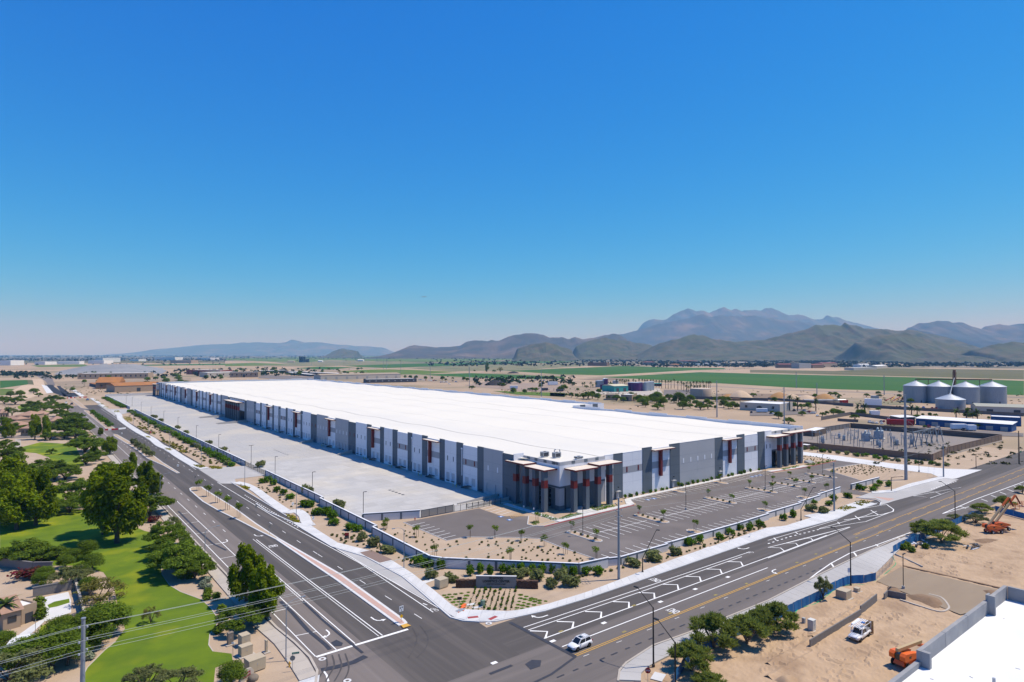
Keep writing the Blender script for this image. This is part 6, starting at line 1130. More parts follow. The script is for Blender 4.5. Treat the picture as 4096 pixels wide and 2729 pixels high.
mound(SL(8, (1240,770),(1400,760),(1580,810),(1640,870),(1560,900),(1400,850)), .9, earth, 'dirt_mound', 'dark soil heap inside the half-formed island kerb'); mound(SL(8, (1080,700),(1200,710),(1230,760),(1110,745)), .7, earth, 'dirt_mound', 'dark soil heap beside the white light pole'); mound(SL(8, (1880,260),(2000,250),(2160,270),(2050,290),(1940,300)), .6, earth, 'dirt_mound', 'brown soil heap below the orange lifts')
mound(SL(8, (1950,730),(2080,735),(2160,780),(2050,790)), .8, earth, 'dirt_mound', 'brown soil heap at the dirt road end'); mound(SL(8, (50,1560),(150,1530),(280,1550),(200,1620)), 1.0, dirt, 'dirt_mound', 'clodded dirt heap at the lowest corner of the dig')
for k in range(60):       # clods and ruts along the trenches
    pass
def ridge(pts, w, h, m, name, label): 
    q = resample(smooth_line(pts, 4), .8); vs = []
    L_, R2 = offset(q, w / 2), offset(q, -w / 2)
    for i, p in enumerate(q): hh = h * (.6 + .7 * abs(noise.noise(Vector((p[0], p[1], 1.3))))); vs += [(*L_[i], .0), (p[0] + rnd.uniform(-.2, .2), p[1] + rnd.uniform(-.2, .2), hh), (*R2[i], .0)]
    o = MB().add(vs, [(3 * i + k, 3 * i + k + 1, 3 * i + k + 4, 3 * i + k + 3) for i in range(len(q) - 1) for k in (0, 1)]).build(name, m, None, (0, 0, .07)); o['kind'] = 'structure'
ridge(SL(8, (400,1160),(560,1060),(700,960),(860,870),(980,780)), 1.6, .5, dirt, 'spoil_bank', ''); ridge(SL(8, (0,1420),(150,1330),(300,1250),(400,1170)), 1.8, .6, dirt, 'spoil_bank', ''); ridge(SL(8, (0,1540),(200,1420),(420,1310)), 1.8, .5, dirt, 'spoil_bank', ''); ridge(SL(8, (1080,950),(1150,920),(1220,990)), .8, .3, dirt, 'spoil_bank', ''); ridge(SL(8, (540,1350),(680,1390),(800,1370),(880,1340)), 1.2, .25, dirt, 'spoil_bank', ''); ridge(SL(8, (1420,430),(1560,350)), .8, .35, dirt, 'spoil_bank', ''); ridge(SL(8, (1000,1200),(1300,1100),(1500,1020)), 1.2, .2, dirt, 'spoil_bank', ''); ridge(SL(8, (1700,560),(1690,520),(1750,600)), .7, .25, dirt, 'spoil_bank', '')
kerb(SL(8, (1240,505),(1700,610),(2200,725)), earth, .6, .3, 'road_edge_cut'); kerb(SL(8, (1000,655),(1240,715)), earth, .5, .25, 'road_edge_cut'); kerb(SL(8, (1170,400),(1420,515)), par, .25, .4, 'footing_kerb')
wd = mat('scrap_timber', (.22, .16, .10), (.14, .10, .07), scale=2)
dp = thing('debris_pile', 'pile of broken boards and white scrap on the site dirt', 'debris', (*S(8, 1890, 330), .1))
for k in range(14): MB().cbox(rnd.uniform(-2.4, 2.4), rnd.uniform(-.9, .9), .15 + rnd.random() * .5, rnd.uniform(1, 3), rnd.uniform(.2, .5), .08, rnd.uniform(-.6, .6), 0, rnd.uniform(-.2, .2)).build('board', rnd.choice((wd, wd, w_white, steel_d)), dp)
dp = thing('debris_pile', 'heap of cut stumps and rubble beneath the palo verde behind blue fence', 'debris', (*S(8, 1410, 310), .1))
for k in range(16): MB().cbox(rnd.uniform(-3, 3), rnd.uniform(-1, 1), .2 + rnd.random() * .6, rnd.uniform(.4, 1.4), rnd.uniform(.3, .6), .2, rnd.uniform(-3, 3), 0, rnd.uniform(-.5, .5)).build('rubble_piece', rnd.choice((wd, w_white, conc_b, blk)), dp)
# ------------------------------------------------------------------ cabinets, hydrants, signs
beige = mat('cabinet_beige', (.47, .39, .27), (.43, .355, .245), scale=1.5, rough=.6)
def cabinet(p, sx, sy, h, rz, label, m=beige, pad=True, name='utility_cabinet'):
    o = thing(name, label, 'cabinet', (*p, .08), rz); MB().box(-sx / 2, sx / 2, -sy / 2, sy / 2, .12, h).build('housing', m, o)
    MB().add([(-sx/2-.04,-sy/2-.04,h+.001),(sx/2+.04,-sy/2-.04,h+.001),(sx/2+.04,sy/2+.04,h+.001),(-sx/2-.04,sy/2+.04,h+.001),(-sx/2,-sy/2,h+.1),(sx/2,-sy/2,h+.1),(sx/2,sy/2,h+.1),(-sx/2,sy/2,h+.1)], [(4,5,6,7),(0,1,5,4),(1,2,6,5),(2,3,7,6),(3,0,4,7)]).build('lid', m, o)
    MB().box(-sx / 2 + .06, -.02, -sy / 2 - .012, -sy / 2, .2, h - .15).build('door', m, o); MB().box(.02, sx / 2 - .06, -sy / 2 - .012, -sy / 2, .2, h - .15).build('door', m, o); MB().box(-.06, .06, -sy / 2 - .03, -sy / 2 - .012, h * .55, h * .7).build('handle', galv, o)
    if pad: MB().box(-sx / 2 - .35, sx / 2 + .35, -sy / 2 - .35, sy / 2 + .35, 0, .12).build('pad', conc_b, o)
cabinet((30.0, 104.6), 2.7, 1.9, 1.9, .15, 'large beige utility cabinet beside the hydrant at the park corner', pad=False); cabinet((31.0, 114.3), 1.5, 1.5, 1.9, .15, 'tall beige utility cabinet on the wide pad under the dark tree'); cabinet((30.2, 110.6), 1.9, 1.3, 1.6, .15, 'low beige utility cabinet between its tall neighbour and the large one'); cabinet((29.2, 116.2), .9, .6, 2.0, .15, 'narrow grey-brown utility cabinet behind the tall beige one', mat('cabinet_brown', (.22, .18, .14)))
cabinet((33.2, 109.4), .35, .45, 2.0, .15, 'slim beige meter pedestal on a small pad by the footpath'); cabinet((72.0, 116.8), 2.3, 1.9, 1.8, .1, 'tan utility cabinet on gravel beside the gabion sign wall', pad=False); cabinet(Z4(1048, 800), .7, .6, 1.1, .1, 'small green transformer box in the planted rows', mat('cabinet_green', (.16, .23, .17)))
cabinet((133.6, 60.7), 2.4, 2.1, 1.7, 0, 'tan transformer cabinet inside the blue fence, larger of two'); cabinet((139.4, 60.6), 1.2, .9, .8, 0, 'small tan ground box beside the larger cabinet'); cabinet((113.6, 57.3), 1.1, 1.0, 1.9, 0, 'upright white utility cabinet in the excavated strip', mat('cabinet_white', (.55, .54, .5))); cabinet((115.2, 59.6), .5, .5, 1.0, 0, 'small grey pedestal box beside the upright white cabinet', mat('cabinet_grey', (.35, .36, .35)), False)
for q in ((585,640),): tag(MB().box(-1.5, 1.5, -.7, .7, 0, .06).build('vault_lid', conc_w, None, (*S(6, 1585, 640), .07), .2), 'pale concrete vault lid in the gravel by the tan cabinet', 'vault lid')
for i, q in enumerate(((838, 768), (938, 822))): tag(MB().box(-.9, .9, -.45, .45, 0, .05).build('vault_lid', conc_w, None, (*Z4(*q), .07), -.25), ['white vault lid in the planted bed, farther from the green box', 'white vault lid in the planted bed, near the green box'][i], 'vault lid')
tag(MB().box(-1.2, 1.2, -.9, .9, 0, .06).build('vault_lid', conc_w, None, (*S(7, 1345, 1525), .1), .4), 'white concrete slab lid by the stop sign', 'vault lid'); tag(MB().box(-3.2, 3.2, -1.4, 1.4, 0, .06).build('concrete_pad', conc_w, None, (*S(4, 450, 1530), .07), .05), 'flat white concrete pad on gravel beside the second power pole', 'pad'); tag(MB().box(-1.6, 1.6, -.8, .8, 0, .06).build('vault_lid', conc_w, None, (*S(7, 1800, 345), .07), .1), 'wide pale vault lid on the street-side gravel', 'vault lid')
def hydrant(p, m, label):
    o = thing('fire_hydrant', label, 'hydrant', (*p, .08)); MB().lathe([(.2, 0), (.2, .06), (.12, .08), (.12, .55), (.17, .58), (.17, .64), (.13, .68), (.1, .8), (.03, .86)], 10).build('barrel', m, o)
    for a in (0, 1.57, 3.14): MB().tube([(0, 0, .45), (math.cos(a) * .24, math.sin(a) * .24, .45)], .065, 8).build('outlet', m, o)
hydrant(S(6, 308, 1430), yel_p, 'yellow fire hydrant beside the street name sign'); hydrant(S(6, 1462, 82), red_p, 'red fire hydrant in front of the white yard wall'); hydrant(S(7, 1160, 30), red_p, 'red fire hydrant on the parking island'); hydrant((85.4, 345), red_p, 'red fire hydrant inside the truck yard, by the wall'); hydrant(S(4, 42, 1215), red_p, 'red fire hydrant on a parking island farther along')
sgn_w = mat('sign_white', (.66, .67, .68), rough=.5); sgn_k = mat('sign_black', (.015, .015, .016), rough=.5); sgn_r = mat('sign_red', (.33, .012, .014), rough=.5); sgn_y = mat('sign_yellow', (.72, .40, .01), rough=.5); sgn_b = mat('sign_blue', (.04, .12, .32), rough=.5)
def sign(p, h, w, hh, face, label, rz=R(-38), post=pole_s, back=None, z=.1, name='road_sign'):
    """plate faces local -y"""
    o = thing(name, label, 'sign', (*p, z), rz); MB().tube([(0, .05, 0), (0, .05, h)], .035, 5).build('post', post, o); MB().box(-w / 2, w / 2, -.02, .02, h - hh, h).build('plate', face, o); return o
k_ = sign((56.5, 105.7), 3.0, .9, 1.0, sgn_w, 'keep-right sign with yellow diamond plate on the median nose', R(5), z=.27)
MB().box(-.32, -.12, -.03, -.02, 2.55, 2.8).build('symbol', sgn_k, k_); MB().box(.06, .28, -.03, -.02, 2.6, 2.85).build('symbol', sgn_k, k_); MB().box(-.05, .05, -.03, -.02, 2.1, 2.4).build('symbol', sgn_k, k_); MB().box(-.45, .45, -.02, .02, 1.5, 1.95).build('back_plate', mat('sign_back', (.2, .19, .17)), k_); MB().cbox(0, -.02, 1.1, .55, .03, .55, 0, 0, R(45)).build('diamond', sgn_y, k_)
r_ = sign(S(6, 835, 280), 2.4, 1.1, 1.6, sgn_k, 'red and black real-estate board on two posts in the avenue gravel', R(-30), steel_d); MB().box(-.55, .55, -.03, -.02, 1.65, 2.4).build('red_panel', sgn_r, r_); MB().box(-.4, .4, -.03, -.02, 1.05, 1.3).build('grey_strip', chrome, r_); MB().tube([(.5, .05, 0), (.5, .05, 2.4)], .04, 5).build('post', steel_d, r_); MB().tube([(-.5, .05, 0), (-.5, .05, 2.4)], .04, 5).build('post', steel_d, r_)
for i, (q, a) in enumerate((((6,525,130),10),((2,338,1480),10),((1,1120,800),0),((1,1635,1110),0))): s_ = sign(S(*q), 2.6, .75, .95, sgn_w, ['white lane-arrow sign on the gravel beside the red real-estate board', 'white lane-arrow sign on the gravel by the bending walk', 'white and blue sign at the second median nose', 'white keep-right sign at the red-tipped median'][i], R(a)); MB().cbox(0, -.03, 2.12, .12, .02, .6, 0, 0, R(35)).build('symbol', sgn_k, s_)
for i, q in enumerate(((6,125,220),(1,1525,1045),(1,1795,1230))): sign(S(*q), 2.8, .6, .9, mat('sign_back', (.2, .19, .17)), ['grey sign back on the tip of the planted median', 'grey sign back beside the red-tipped median', 'small grey sign back by the sandy median trees'][i], R(0), z=.25)
s_ = sign(S(6, 335, 1475), 2.6, .02, .02, pole_s, 'stop sign seen from behind with green street name blade at the park corner', R(-20)); MB().tube([(0, .0, 2.05), (0, .04, 2.05)], .42, 8).build('octagon_back', mat('sign_back', (.2, .19, .17)), s_); MB().box(-.1, 1.0, -.02, .02, 2.65, 2.95).build('name_blade', mat('sign_green', (.01, .16, .10)), s_)
tm = text_mesh('Sarival Av', .2, .004); tm.materials.clear(); tm.materials.append(sgn_w); o = put('lettering', tm, s_, (.45, -.03, 2.8)); o.rotation_euler = (R(90), 0, 0)
s_ = sign(S(7, 1250, 1600), 2.5, .02, .02, pole_s, 'red stop sign by the beige corner walk', R(-40)); MB().tube([(0, -.02, 2.15), (0, .02, 2.15)], .45, 8).build('octagon', sgn_r, s_); tm = text_mesh('STOP', .3, .004, .01); tm.materials.clear(); tm.materials.append(sgn_w); o = put('lettering', tm, s_, (0, -.035, 2.15)); o.rotation_euler = (R(90), 0, 0)
s_ = sign(Z4(625, 830), 2.1, .9, .55, sgn_k, 'small black notice on a thin stake in the groundcover pads', R(-30)); sign(S(7, 2003, 290), 2.6, .5, 1.2, mat('sign_back_tan', (.45, .36, .26)), 'tan sign back on the street-side gravel', R(0)); sign(S(7, 2190, 240), 1.2, .8, .8, sgn_w, 'small orange and white work sign on a stand', R(20)); sign(S(8, 745, 600), 1.9, .6, 1.0, sgn_w, 'small white notice tied to the light pole at the fence', R(-38)); sign(S(3, 200, 1500), 1.6, .4, .6, sgn_w, 'small white notice by the entrance planting, nearer the kerb', R(-50)); sign(S(3, 108, 1480), 1.6, .4, .6, sgn_w, 'small white notice by the entrance planting, beside the walk', R(-50)); sign(S(5, 1385, 160), 1.3, .5, .4, sgn_k, 'low dark park notice on a stake by the red bush', R(-40)); sign(S(5, 2140, 1330), 2.2, .4, .25, sgn_w, 'small white lamp-like plate on a thin dark post by the lawn corner', R(-40), steel_d); sign(S(6, 1, 0), 2.0, .5, .8, mat('sign_back', (.2, .19, .17)), 'grey diamond sign back on the avenue median', R(0))
for i, q in enumerate(((700,800),(690,840))): 
    t_ = thing('work_barrier', ['orange folded work barrier on the groundcover pads', 'orange folded work barrier lying at the walk edge'][i], 'barrier', (*Z4(*q), .1), .3); MB().cbox(0, 0, .18, 1.5, .35, .1, 0, .3).build('panel', orange_paint, t_); MB().cbox(.2, .3, .12, 1.2, .3, .1, .2).build('panel', orange_paint, t_); MB().cbox(0, .1, .06, .3, .5, .1).build('foot', tyre_m, t_)
t_ = thing('steel_plate', 'flat grey grate with orange feet lying on the corner walk', 'grate', (*Z4(640, 890), .27), .3); MB().box(-.9, .9, -.5, .5, 0, .05).build('grate', galv, t_); MB().box(-1.1, -.9, -.5, -.3, 0, .1).build('foot', orange_paint, t_); MB().box(.0, .2, -.8, -.55, 0, .1).build('foot', orange_paint, t_)
for i, q in enumerate(((870, 1018), (1230, 1030))): tag(MB().box(-1.0, 1.0, -.4, .4, 0, .012).build('tactile_pad', mat('tactile_red', (.33, .06, .06)), None, (*Z4(*q), .266), (-.4, .2)[i]), ['red tactile pad in the corner ramp facing the avenue', 'red tactile pad in the corner ramp facing the street'][i], 'tactile pad')
# monument sign
ang = math.atan2(Z4(1655, 465)[1] - Z4(925, 455)[1], Z4(1655, 465)[0] - Z4(925, 455)[0]); ms_p = ((Z4(925, 455)[0] + Z4(1655, 465)[0]) / 2, (Z4(925, 455)[1] + Z4(1655, 465)[1]) / 2); wl = math.hypot(Z4(1655, 465)[0] - Z4(925, 455)[0], Z4(1655, 465)[1] - Z4(925, 455)[1])
MS = thing('monument_sign', 'long grey concrete monument sign with gabion wings reading Elwood Logistics Center', 'sign', (*ms_p, .05), ang); slab_m = mat('sign_concrete', (.25, .235, .22), (.21, .20, .185), scale=1, rough=.9)
MB().box(-wl / 2, wl / 2, -.25, .25, 0, 2.45).build('slab', slab_m, MS); MB().box(-wl / 2 - .03, wl / 2 + .03, -.28, .28, 2.451, 2.52).build('cap', conc_w, MS)
rust = mat('gabion_stone', (.065, .035, .022), (.13, .075, .05), scale=5, rough=.95, bump=.8, bscale=6, contrast=.7)
for s in (-1, 1):
    gb = MB(); x0, x1 = (-wl / 2 - 4.35, -wl / 2 - .02) if s < 0 else (wl / 2 + .02, wl / 2 + 4.6); n = 14; 
    for i in range(n):
        for j in range(5):
            cx = x0 + (x1 - x0) * (i + .5) / n; cz = .15 + j * .33; gb.cbox(cx, .1 + (cx - wl / 2 if s > 0 else -(cx + wl / 2)) * -.05, cz, (x1 - x0) / n * 1.02, .9 + rnd.uniform(-.1, .1), .35, rnd.uniform(-.15, .15), rnd.uniform(-.15, .15), rnd.uniform(-.2, .2))
    gb.build('gabion_wall', rust, MS, kind='stuff')
for t, z, sz in (('ELWOOD', 2.05, .66), ('LOGISTICS CENTER', 1.4, .66), ('16155 WEST ELWOOD STREET', .82, .3)):
    tm = text_mesh(t, sz, .03, .018); tm.materials.clear(); tm.materials.append(sgn_k if sz > .4 else steel_d); o = put('lettering', tm, MS, (0, -.28, z)); o.rotation_euler = (R(90), 0, 0)
# estate sign at the park corner
ev = thing('estate_sign', 'curved white stone estate sign reading Sarival Village near the bright bush', 'sign', (*F(985, 2720), .05), R(35)); pf = [(-1.6, 0), (1.6, 0), (1.5, .8), (1.0, 1.4), (.2, 1.6), (-.8, 1.35), (-1.5, .7)]; n = len(pf)
MB().add([(x, -.15, z) for x, z in pf] + [(x, .15, z) for x, z in pf], [tuple(range(n)), tuple(range(n, 2 * n))[::-1]] + [(i, n + i, n + (i + 1) % n, (i + 1) % n) for i in range(n)]).build('slab', conc_b, ev)
for t, z in (('SARIVAL', 1.05), ('VILLAGE', .6)): tm = text_mesh(t, .42, .02); tm.materials.clear(); tm.materials.append(sgn_r); o = put('lettering', tm, ev, (0, -.18, z)); o.rotation_euler = (R(90), 0, 0)
tag(MB().lathe([(.7, 0), (.85, .35), (.6, .75), (.2, .85)], 9).build('boulder', mat('boulder_stone', (.22, .18, .14), (.16, .13, .10), scale=2, bump=.5), None, (*F(1013, 2722), .05), smooth=True), 'brown boulder beside the white estate sign', 'boulder')
g1 = thing('block_sign', 'small brown stone sign block beside the second avenue verge bed', 'sign', (*S(1, 1385, 770), .06), R(60)); MB().box(-2.2, 2.2, -.3, .3, 0, 1.7).build('slab', mat('sign_brown', (.19, .14, .11)), g1); MB().box(-1.6, -.2, -.33, -.3, .5, 1.5).build('red_panel', sgn_r, g1)
# ------------------------------------------------------------------ buildings of the plain
def bld(label, A, B, depth, h, wm, rm, roof='flat', rh=1.5, win=0, door=0, name='building', wcol=None, cat='building', parapet=.5, doorm=None):
    """front edge from A to B on the ground, running `depth` metres back from it"""
    A, B = Vector(A), Vector(B); L = (B - A).length; rz = math.atan2((B - A).y, (B - A).x); o = thing(name, label, cat, (A.x, A.y, .05), rz)
    n = Vector((-math.sin(rz), math.cos(rz))); back = 1 if n.dot(HV) > 0 else -1; D = depth * back; y0, y1 = min(0, D), max(0, D)
    MB().box(0, L, y0, y1, 0, h).build('wall', wm, o); f = -.06 * back
    if roof == 'flat':
        MB().box(.3, L - .3, y0 + .3, y1 - .3, h + .01, h + .06).build('roof', rm, o)
        for a in ((0, L, y0, y0 + .3), (0, L, y1 - .3, y1), (0, .3, y0 + .3, y1 - .3), (L - .3, L, y0 + .3, y1 - .3)): MB().box(*a, h + .001, h + parapet).build('parapet', wm, o)
    elif roof == 'gable': e = .4; m_ = (y0 + y1) / 2; MB().add([(-e, y0 - e, h), (L + e, y0 - e, h), (L + e, m_, h + rh), (-e, m_, h + rh), (-e, y1 + e, h), (L + e, y1 + e, h)], [(0, 1, 2, 3), (3, 2, 5, 4), (0, 3, 4), (1, 5, 2)]).build('roof', rm, o)
    elif roof == 'gable_x': e = .4; m_ = L / 2; MB().add([(-e, y0 - e, h), (-e, y1 + e, h), (m_, y1 + e, h + rh), (m_, y0 - e, h + rh), (L + e, y1 + e, h), (L + e, y0 - e, h)], [(0, 3, 2, 1), (3, 5, 4, 2), (0, 5, 3), (1, 2, 4)]).build('roof', rm, o)
    elif roof == 'hip': e = .5; m_ = (y0 + y1) / 2; k = min(L, abs(D)) * .45; MB().add([(-e, y0 - e, h), (L + e, y0 - e, h), (L + e, y1 + e, h), (-e, y1 + e, h), (k, m_, h + rh), (L - k, m_, h + rh)], [(0, 1, 5, 4), (1, 2, 5), (2, 3, 4, 5), (3, 0, 4)]).build('roof', rm, o)
    elif roof == 'shed': e = .6; MB().add([(-e, y0 - e, h + .02), (L + e, y0 - e, h + .02), (L + e, y1 + e, h + rh), (-e, y1 + e, h + rh), (-e, y0 - e, h + .2), (L + e, y0 - e, h + .2), (L + e, y1 + e, h + rh + .2), (-e, y1 + e, h + rh + .2)], [(4, 5, 6, 7), (0, 1, 5, 4), (1, 2, 6, 5), (2, 3, 7, 6), (3, 0, 4, 7)]).build('roof', rm, o)
    for k in range(win): x = L * (k + .5) / win; w_ = min(2.2, L / win * .5); MB().box(x - w_ / 2, x + w_ / 2, min(f, 0), max(f, 0) , h * .38, h * .72).build('window', wcol or glass, o)
    for k in range(door): x = L * (k + .5) / door; w_ = min(4.5, L / door * .5); MB().box(x - w_ / 2, x + w_ / 2, min(f * 1.3, 0), max(f * 1.3, 0), 0, h * .62).build('door', doorm or steel_d, o)
    return o
tan_w = mat('wall_tan', (.36, .27, .19), (.33, .245, .17), scale=.3); cream_w = mat('wall_cream', (.48, .43, .36)); brown_w = mat('wall_brown', (.20, .125, .075), (.17, .105, .065), scale=.2); grey_w = mat('wall_grey', (.30, .30, .30)); wht_r = mat('roof_white', (.68, .68, .67)); tan_r = mat('roof_tan', (.34, .27, .19), (.30, .24, .17), scale=.2); ora_r = mat('roof_orange', (.38, .165, .05), (.30, .13, .045), scale=.15, stretch=(1, .2, 1)); red_r = mat('roof_red', (.24, .075, .06), (.20, .07, .055), scale=.4); tile_r = mat('roof_tile', (.38, .235, .165), (.30, .185, .13), scale=1.4, detail=8, bump=.4); blue_w = mat('wall_blue', (.02, .075, .22), (.018, .065, .19), scale=.4); teal_w = mat('wall_teal', (.05, .30, .27)); purp = mat('tank_purple', (.085, .03, .11)); dk_r = mat('roof_dark', (.07, .07, .075))
# silos -------------------------------------------------------------
corr = mat('corrugated_steel', (.30, .335, .38), (.25, .285, .33), scale=1.2, rough=.45, metal=.45, stretch=(1, 1, .15), bump=.2); cone_m = mat('galvanised_cone', (.55, .57, .58), (.48, .50, .52), scale=.8, rough=.4, metal=.4)
def silo(p, r, he, hp, label):
    o = thing('grain_silo', label, 'silo', (p[0], p[1], .05)); MB().lathe([(r, 0), (r, he)], 40, top=False).build('drum', corr, o, smooth=True)
    for k in range(1, 8): MB().lathe([(r + .01, he * k / 8), (r + .12, he * k / 8 + .05), (r + .12, he * k / 8 + .2), (r + .01, he * k / 8 + .25)], 40, top=False).build('hoop', corr, o, smooth=True)
    c = MB().lathe([(r + .3, he - .1), (r + .3, he + .05), (1.0, hp - .5)], 40).build('cone_roof', cone_m, o)
    for k in range(20): a = k * .314; MB().bar((math.cos(a) * r, math.sin(a) * r, he + .1), (math.cos(a) * 1.0, math.sin(a) * 1.0, hp - .42), .12, .12).build('roof_rib', cone_m, c)
    MB().lathe([(1.1, hp - .55), (1.1, hp), (.3, hp + .3)], 14).build('cap', cone_m, o); ld = MB()
    for s in (-.3, .3): ld.bar((-r - .15, s, 0), (-r - .15, s, he), .06, .06)
    for k in range(int(he / .8)): ld.bar((-r - .15, -.3, .4 + k * .8), (-r - .15, .3, .4 + k * .8), .05, .05)
    ld.build('ladder', galv, o); MB().cbox(-r * .71 , -r * .71, 1.3, .3, 1.2, 2.2, R(45)).build('hatch', steel_d, o)
def off(p, d): return (p[0] + HV.x * d, p[1] + HV.y * d)
SC = [off(S(4, x, y), 11.5) for x, y in ((1425, 487), (1643, 495), (1895, 503), (2143, 498))]
for i, p in enumerate(SC): silo(p, (11.2, 11.2, 11.6, 12.0)[i], 17.2, 22.6, ['corrugated steel grain silo at the end of the row, near the pale trailer', 'corrugated steel grain silo beside the brown elevator leg, trailer side', 'corrugated steel grain silo beside the brown elevator leg, shed side', 'corrugated steel grain silo above the beige shed at the row end'][i])
p5 = off(S(4, 1760, 553), 11.5); silo(p5, 11.5, 9.0, 14.0, 'short wide steel grain silo in front of the row of four')
rustm = mat('rusted_steel', (.16, .075, .05), (.11, .055, .04), scale=1.5, rough=.9); tw = thing('grain_elevator', 'rusty brown grain elevator leg with long overhead conveyor above the silos', 'elevator', (*off(S(4, 1775, 495), 9), 0)); t0 = off(S(4, 1775, 495), 9)
fr_ = MB()
for sx in (-1, 1):
    for sy in (-1, 1): fr_.bar((sx * 1.2, sy * 1.2, 0), (sx * 1.2, sy * 1.2, 32), .28, .28)
for z in range(0, 32, 4): fr_.bar((-1.2, -1.2, z), (1.2, -1.2, z + 4), .16, .16).bar((-1.2, 1.2, z + 4), (1.2, 1.2, z), .16, .16).bar((-1.2, -1.2, z + 4), (-1.2, 1.2, z), .16, .16).bar((1.2, -1.2, z), (1.2, 1.2, z + 4), .16, .16)
fr_.build('tower_frame', rustm, tw); MB().box(-.6, .6, -.5, .5, 0, 33.5).build('leg_casing', rustm, tw); MB().box(-1.4, 1.4, -1, 1, 31.5, 34).build('head_house', rustm, tw)
a_, b_ = Vector(SC[0]) - Vector(t0), Vector(SC[3]) - Vector(t0); MB().bar((a_.x, a_.y, 24), (b_.x, b_.y, 24), 1.0, 1.1).build('conveyor', rustm, tw)
for q in SC: e = Vector(q) - Vector(t0); MB().tube([(e.x, e.y, 23.6), (e.x, e.y, 22.6)], .3, 6).build('spout', rustm, tw)
e = Vector(p5) - Vector(t0); MB().tube([(0, 0, 26), (e.x, e.y, 14.2)], .35, 6).build('spout', galv, tw); 
for f_ in (.17, .5, .84): q = a_.lerp(b_, f_); MB().bar((q.x, q.y, 0), (q.x, q.y, 23.5), .5, .5).build('support_post', rustm, tw)
bld('long low beige shed with dark door in front of the silos', S(4, 1918, 582), S(4, 2420, 600), 30, 6.0, cream_w, mat('roof_sage', (.33, .33, .27)), 'gable_x' if False else 'gable', 1.6, 0, 2, 'storage_shed', cat='shed')
bl = bld('long blue workshop with white roof behind the substation', S(4, 1360, 690), S(4, 2240, 755), 14, 4.6, blue_w, wht_r, 'shed', .9, 0, 7, 'blue_workshop', doorm=grey_w); bld('blue and white workshop wing with dark opening', S(4, 2050, 690), S(4, 2330, 705), 16, 5.6, blue_w, wht_r, 'flat', 1, 0, 1, 'blue_workshop')
bld('blue open bay at the end of the long workshop', S(4, 1255, 662), S(4, 1352, 682), 10, 4.4, dk_r, wht_r, 'shed', .6, 0, 1, 'blue_workshop')
# substation --------------------------------------------------------
pave([(334, 113), (450, 113), (450, 197), (334, 197)], mat('substation_gravel', (.25, .215, .185), (.21, .18, .155), scale=.4, detail=8), 'substation_ground', .07)
bw = mat('wall_block_brown', (.205, .145, .105), (.18, .125, .09), scale=.8, rough=.95, objrand=.05); bt = mat('wall_block_dark', (.13, .095, .075))
masonry('substation_wall', 'brown block wall of the substation facing the service drive', [(331, 176), (337.6, 112.4)], 3.1, None, 6.2, bw, bw, bw, band=0); masonry('substation_wall', 'stepped brown block wall of the substation facing the street', [(338, 112.2), (365, 115), (366, 116), (405, 115.5), (452, 114.6)], 3.2, None, 6, bw, bt, bw, band=.02); masonry('substation_wall', 'dark brown block wall at the back of the substation', [(452, 115), (446, 197)], 3.2, None, 8, bt, bt, bt, band=0); masonry('substation_wall', 'grey panelled wall of the substation beside the control shed', [(331, 200), (380, 197.6), (446, 197.4)], 3.0, None, 5, blk, bt, blk, band=.02)
bld('brown control house with white roof inside the substation wall', (381, 189), (402.5, 192.2), 7, 3.4, bt, wht_r, 'flat', 1, 0, 1, 'control_house', parapet=.1); bld('small brown box with white roof by the warehouse corner', (326.5, 166), (331, 166), 4, 2.2, bt, wht_r, 'flat', 1, 0, 0, 'control_box', parapet=.08)
sg = mat('substation_steel', (.24, .27, .30), (.20, .225, .25), scale=.8, rough=.5, metal=.3); sg2 = mat('transformer_grey', (.33, .37, .40), (.28, .32, .35), scale=1, rough=.5)
def bus(): 
    m = MB()
    for x in (-2.2, 2.2): m.bar((x, 0, 0), (x, 0, 4.2), .22, .22)
    m.bar((-2.8, 0, 4.2), (2.8, 0, 4.2), .2, .2); i_ = MB()
    for x in (-2.2, 0, 2.2): i_.lathe([(.13, 4.3), (.2, 4.5), (.13, 4.7), (.2, 4.9), (.13, 5.1), (.2, 5.3), (.08, 5.5)], 7, x, 0)
    return m.mesh('frame', sg), i_.mesh('insulators', mat('porcelain', (.35, .37, .40)))
BUS = bus()
for i, (x, y, rz) in enumerate([(346 + k * 5.5, 168 - (k % 3) * 6.5, (k % 2) * 1.57) for k in range(9)] + [(352 + k * 6, 150 - (k % 3) * 6, (k % 2) * 1.57) for k in range(8)] + [(372 + k * 6.4, 142 - (k % 2) * 5, 1.57 * (k % 2)) for k in range(6)] + [(388, 168, 0), (395, 172, 1.57), (402, 166, 0), (409, 160, 1.57), (398, 178, 0), (375, 178, 0), (368, 182, 1.57)]):
    o = thing('bus_support', 'grey steel bus support with insulators in the substation', 'substation frame', (x, y, .08), rz, 'bus supports in the substation'); put('frame', BUS[0], o); put('insulators', BUS[1], o)['kind'] = 'stuff'
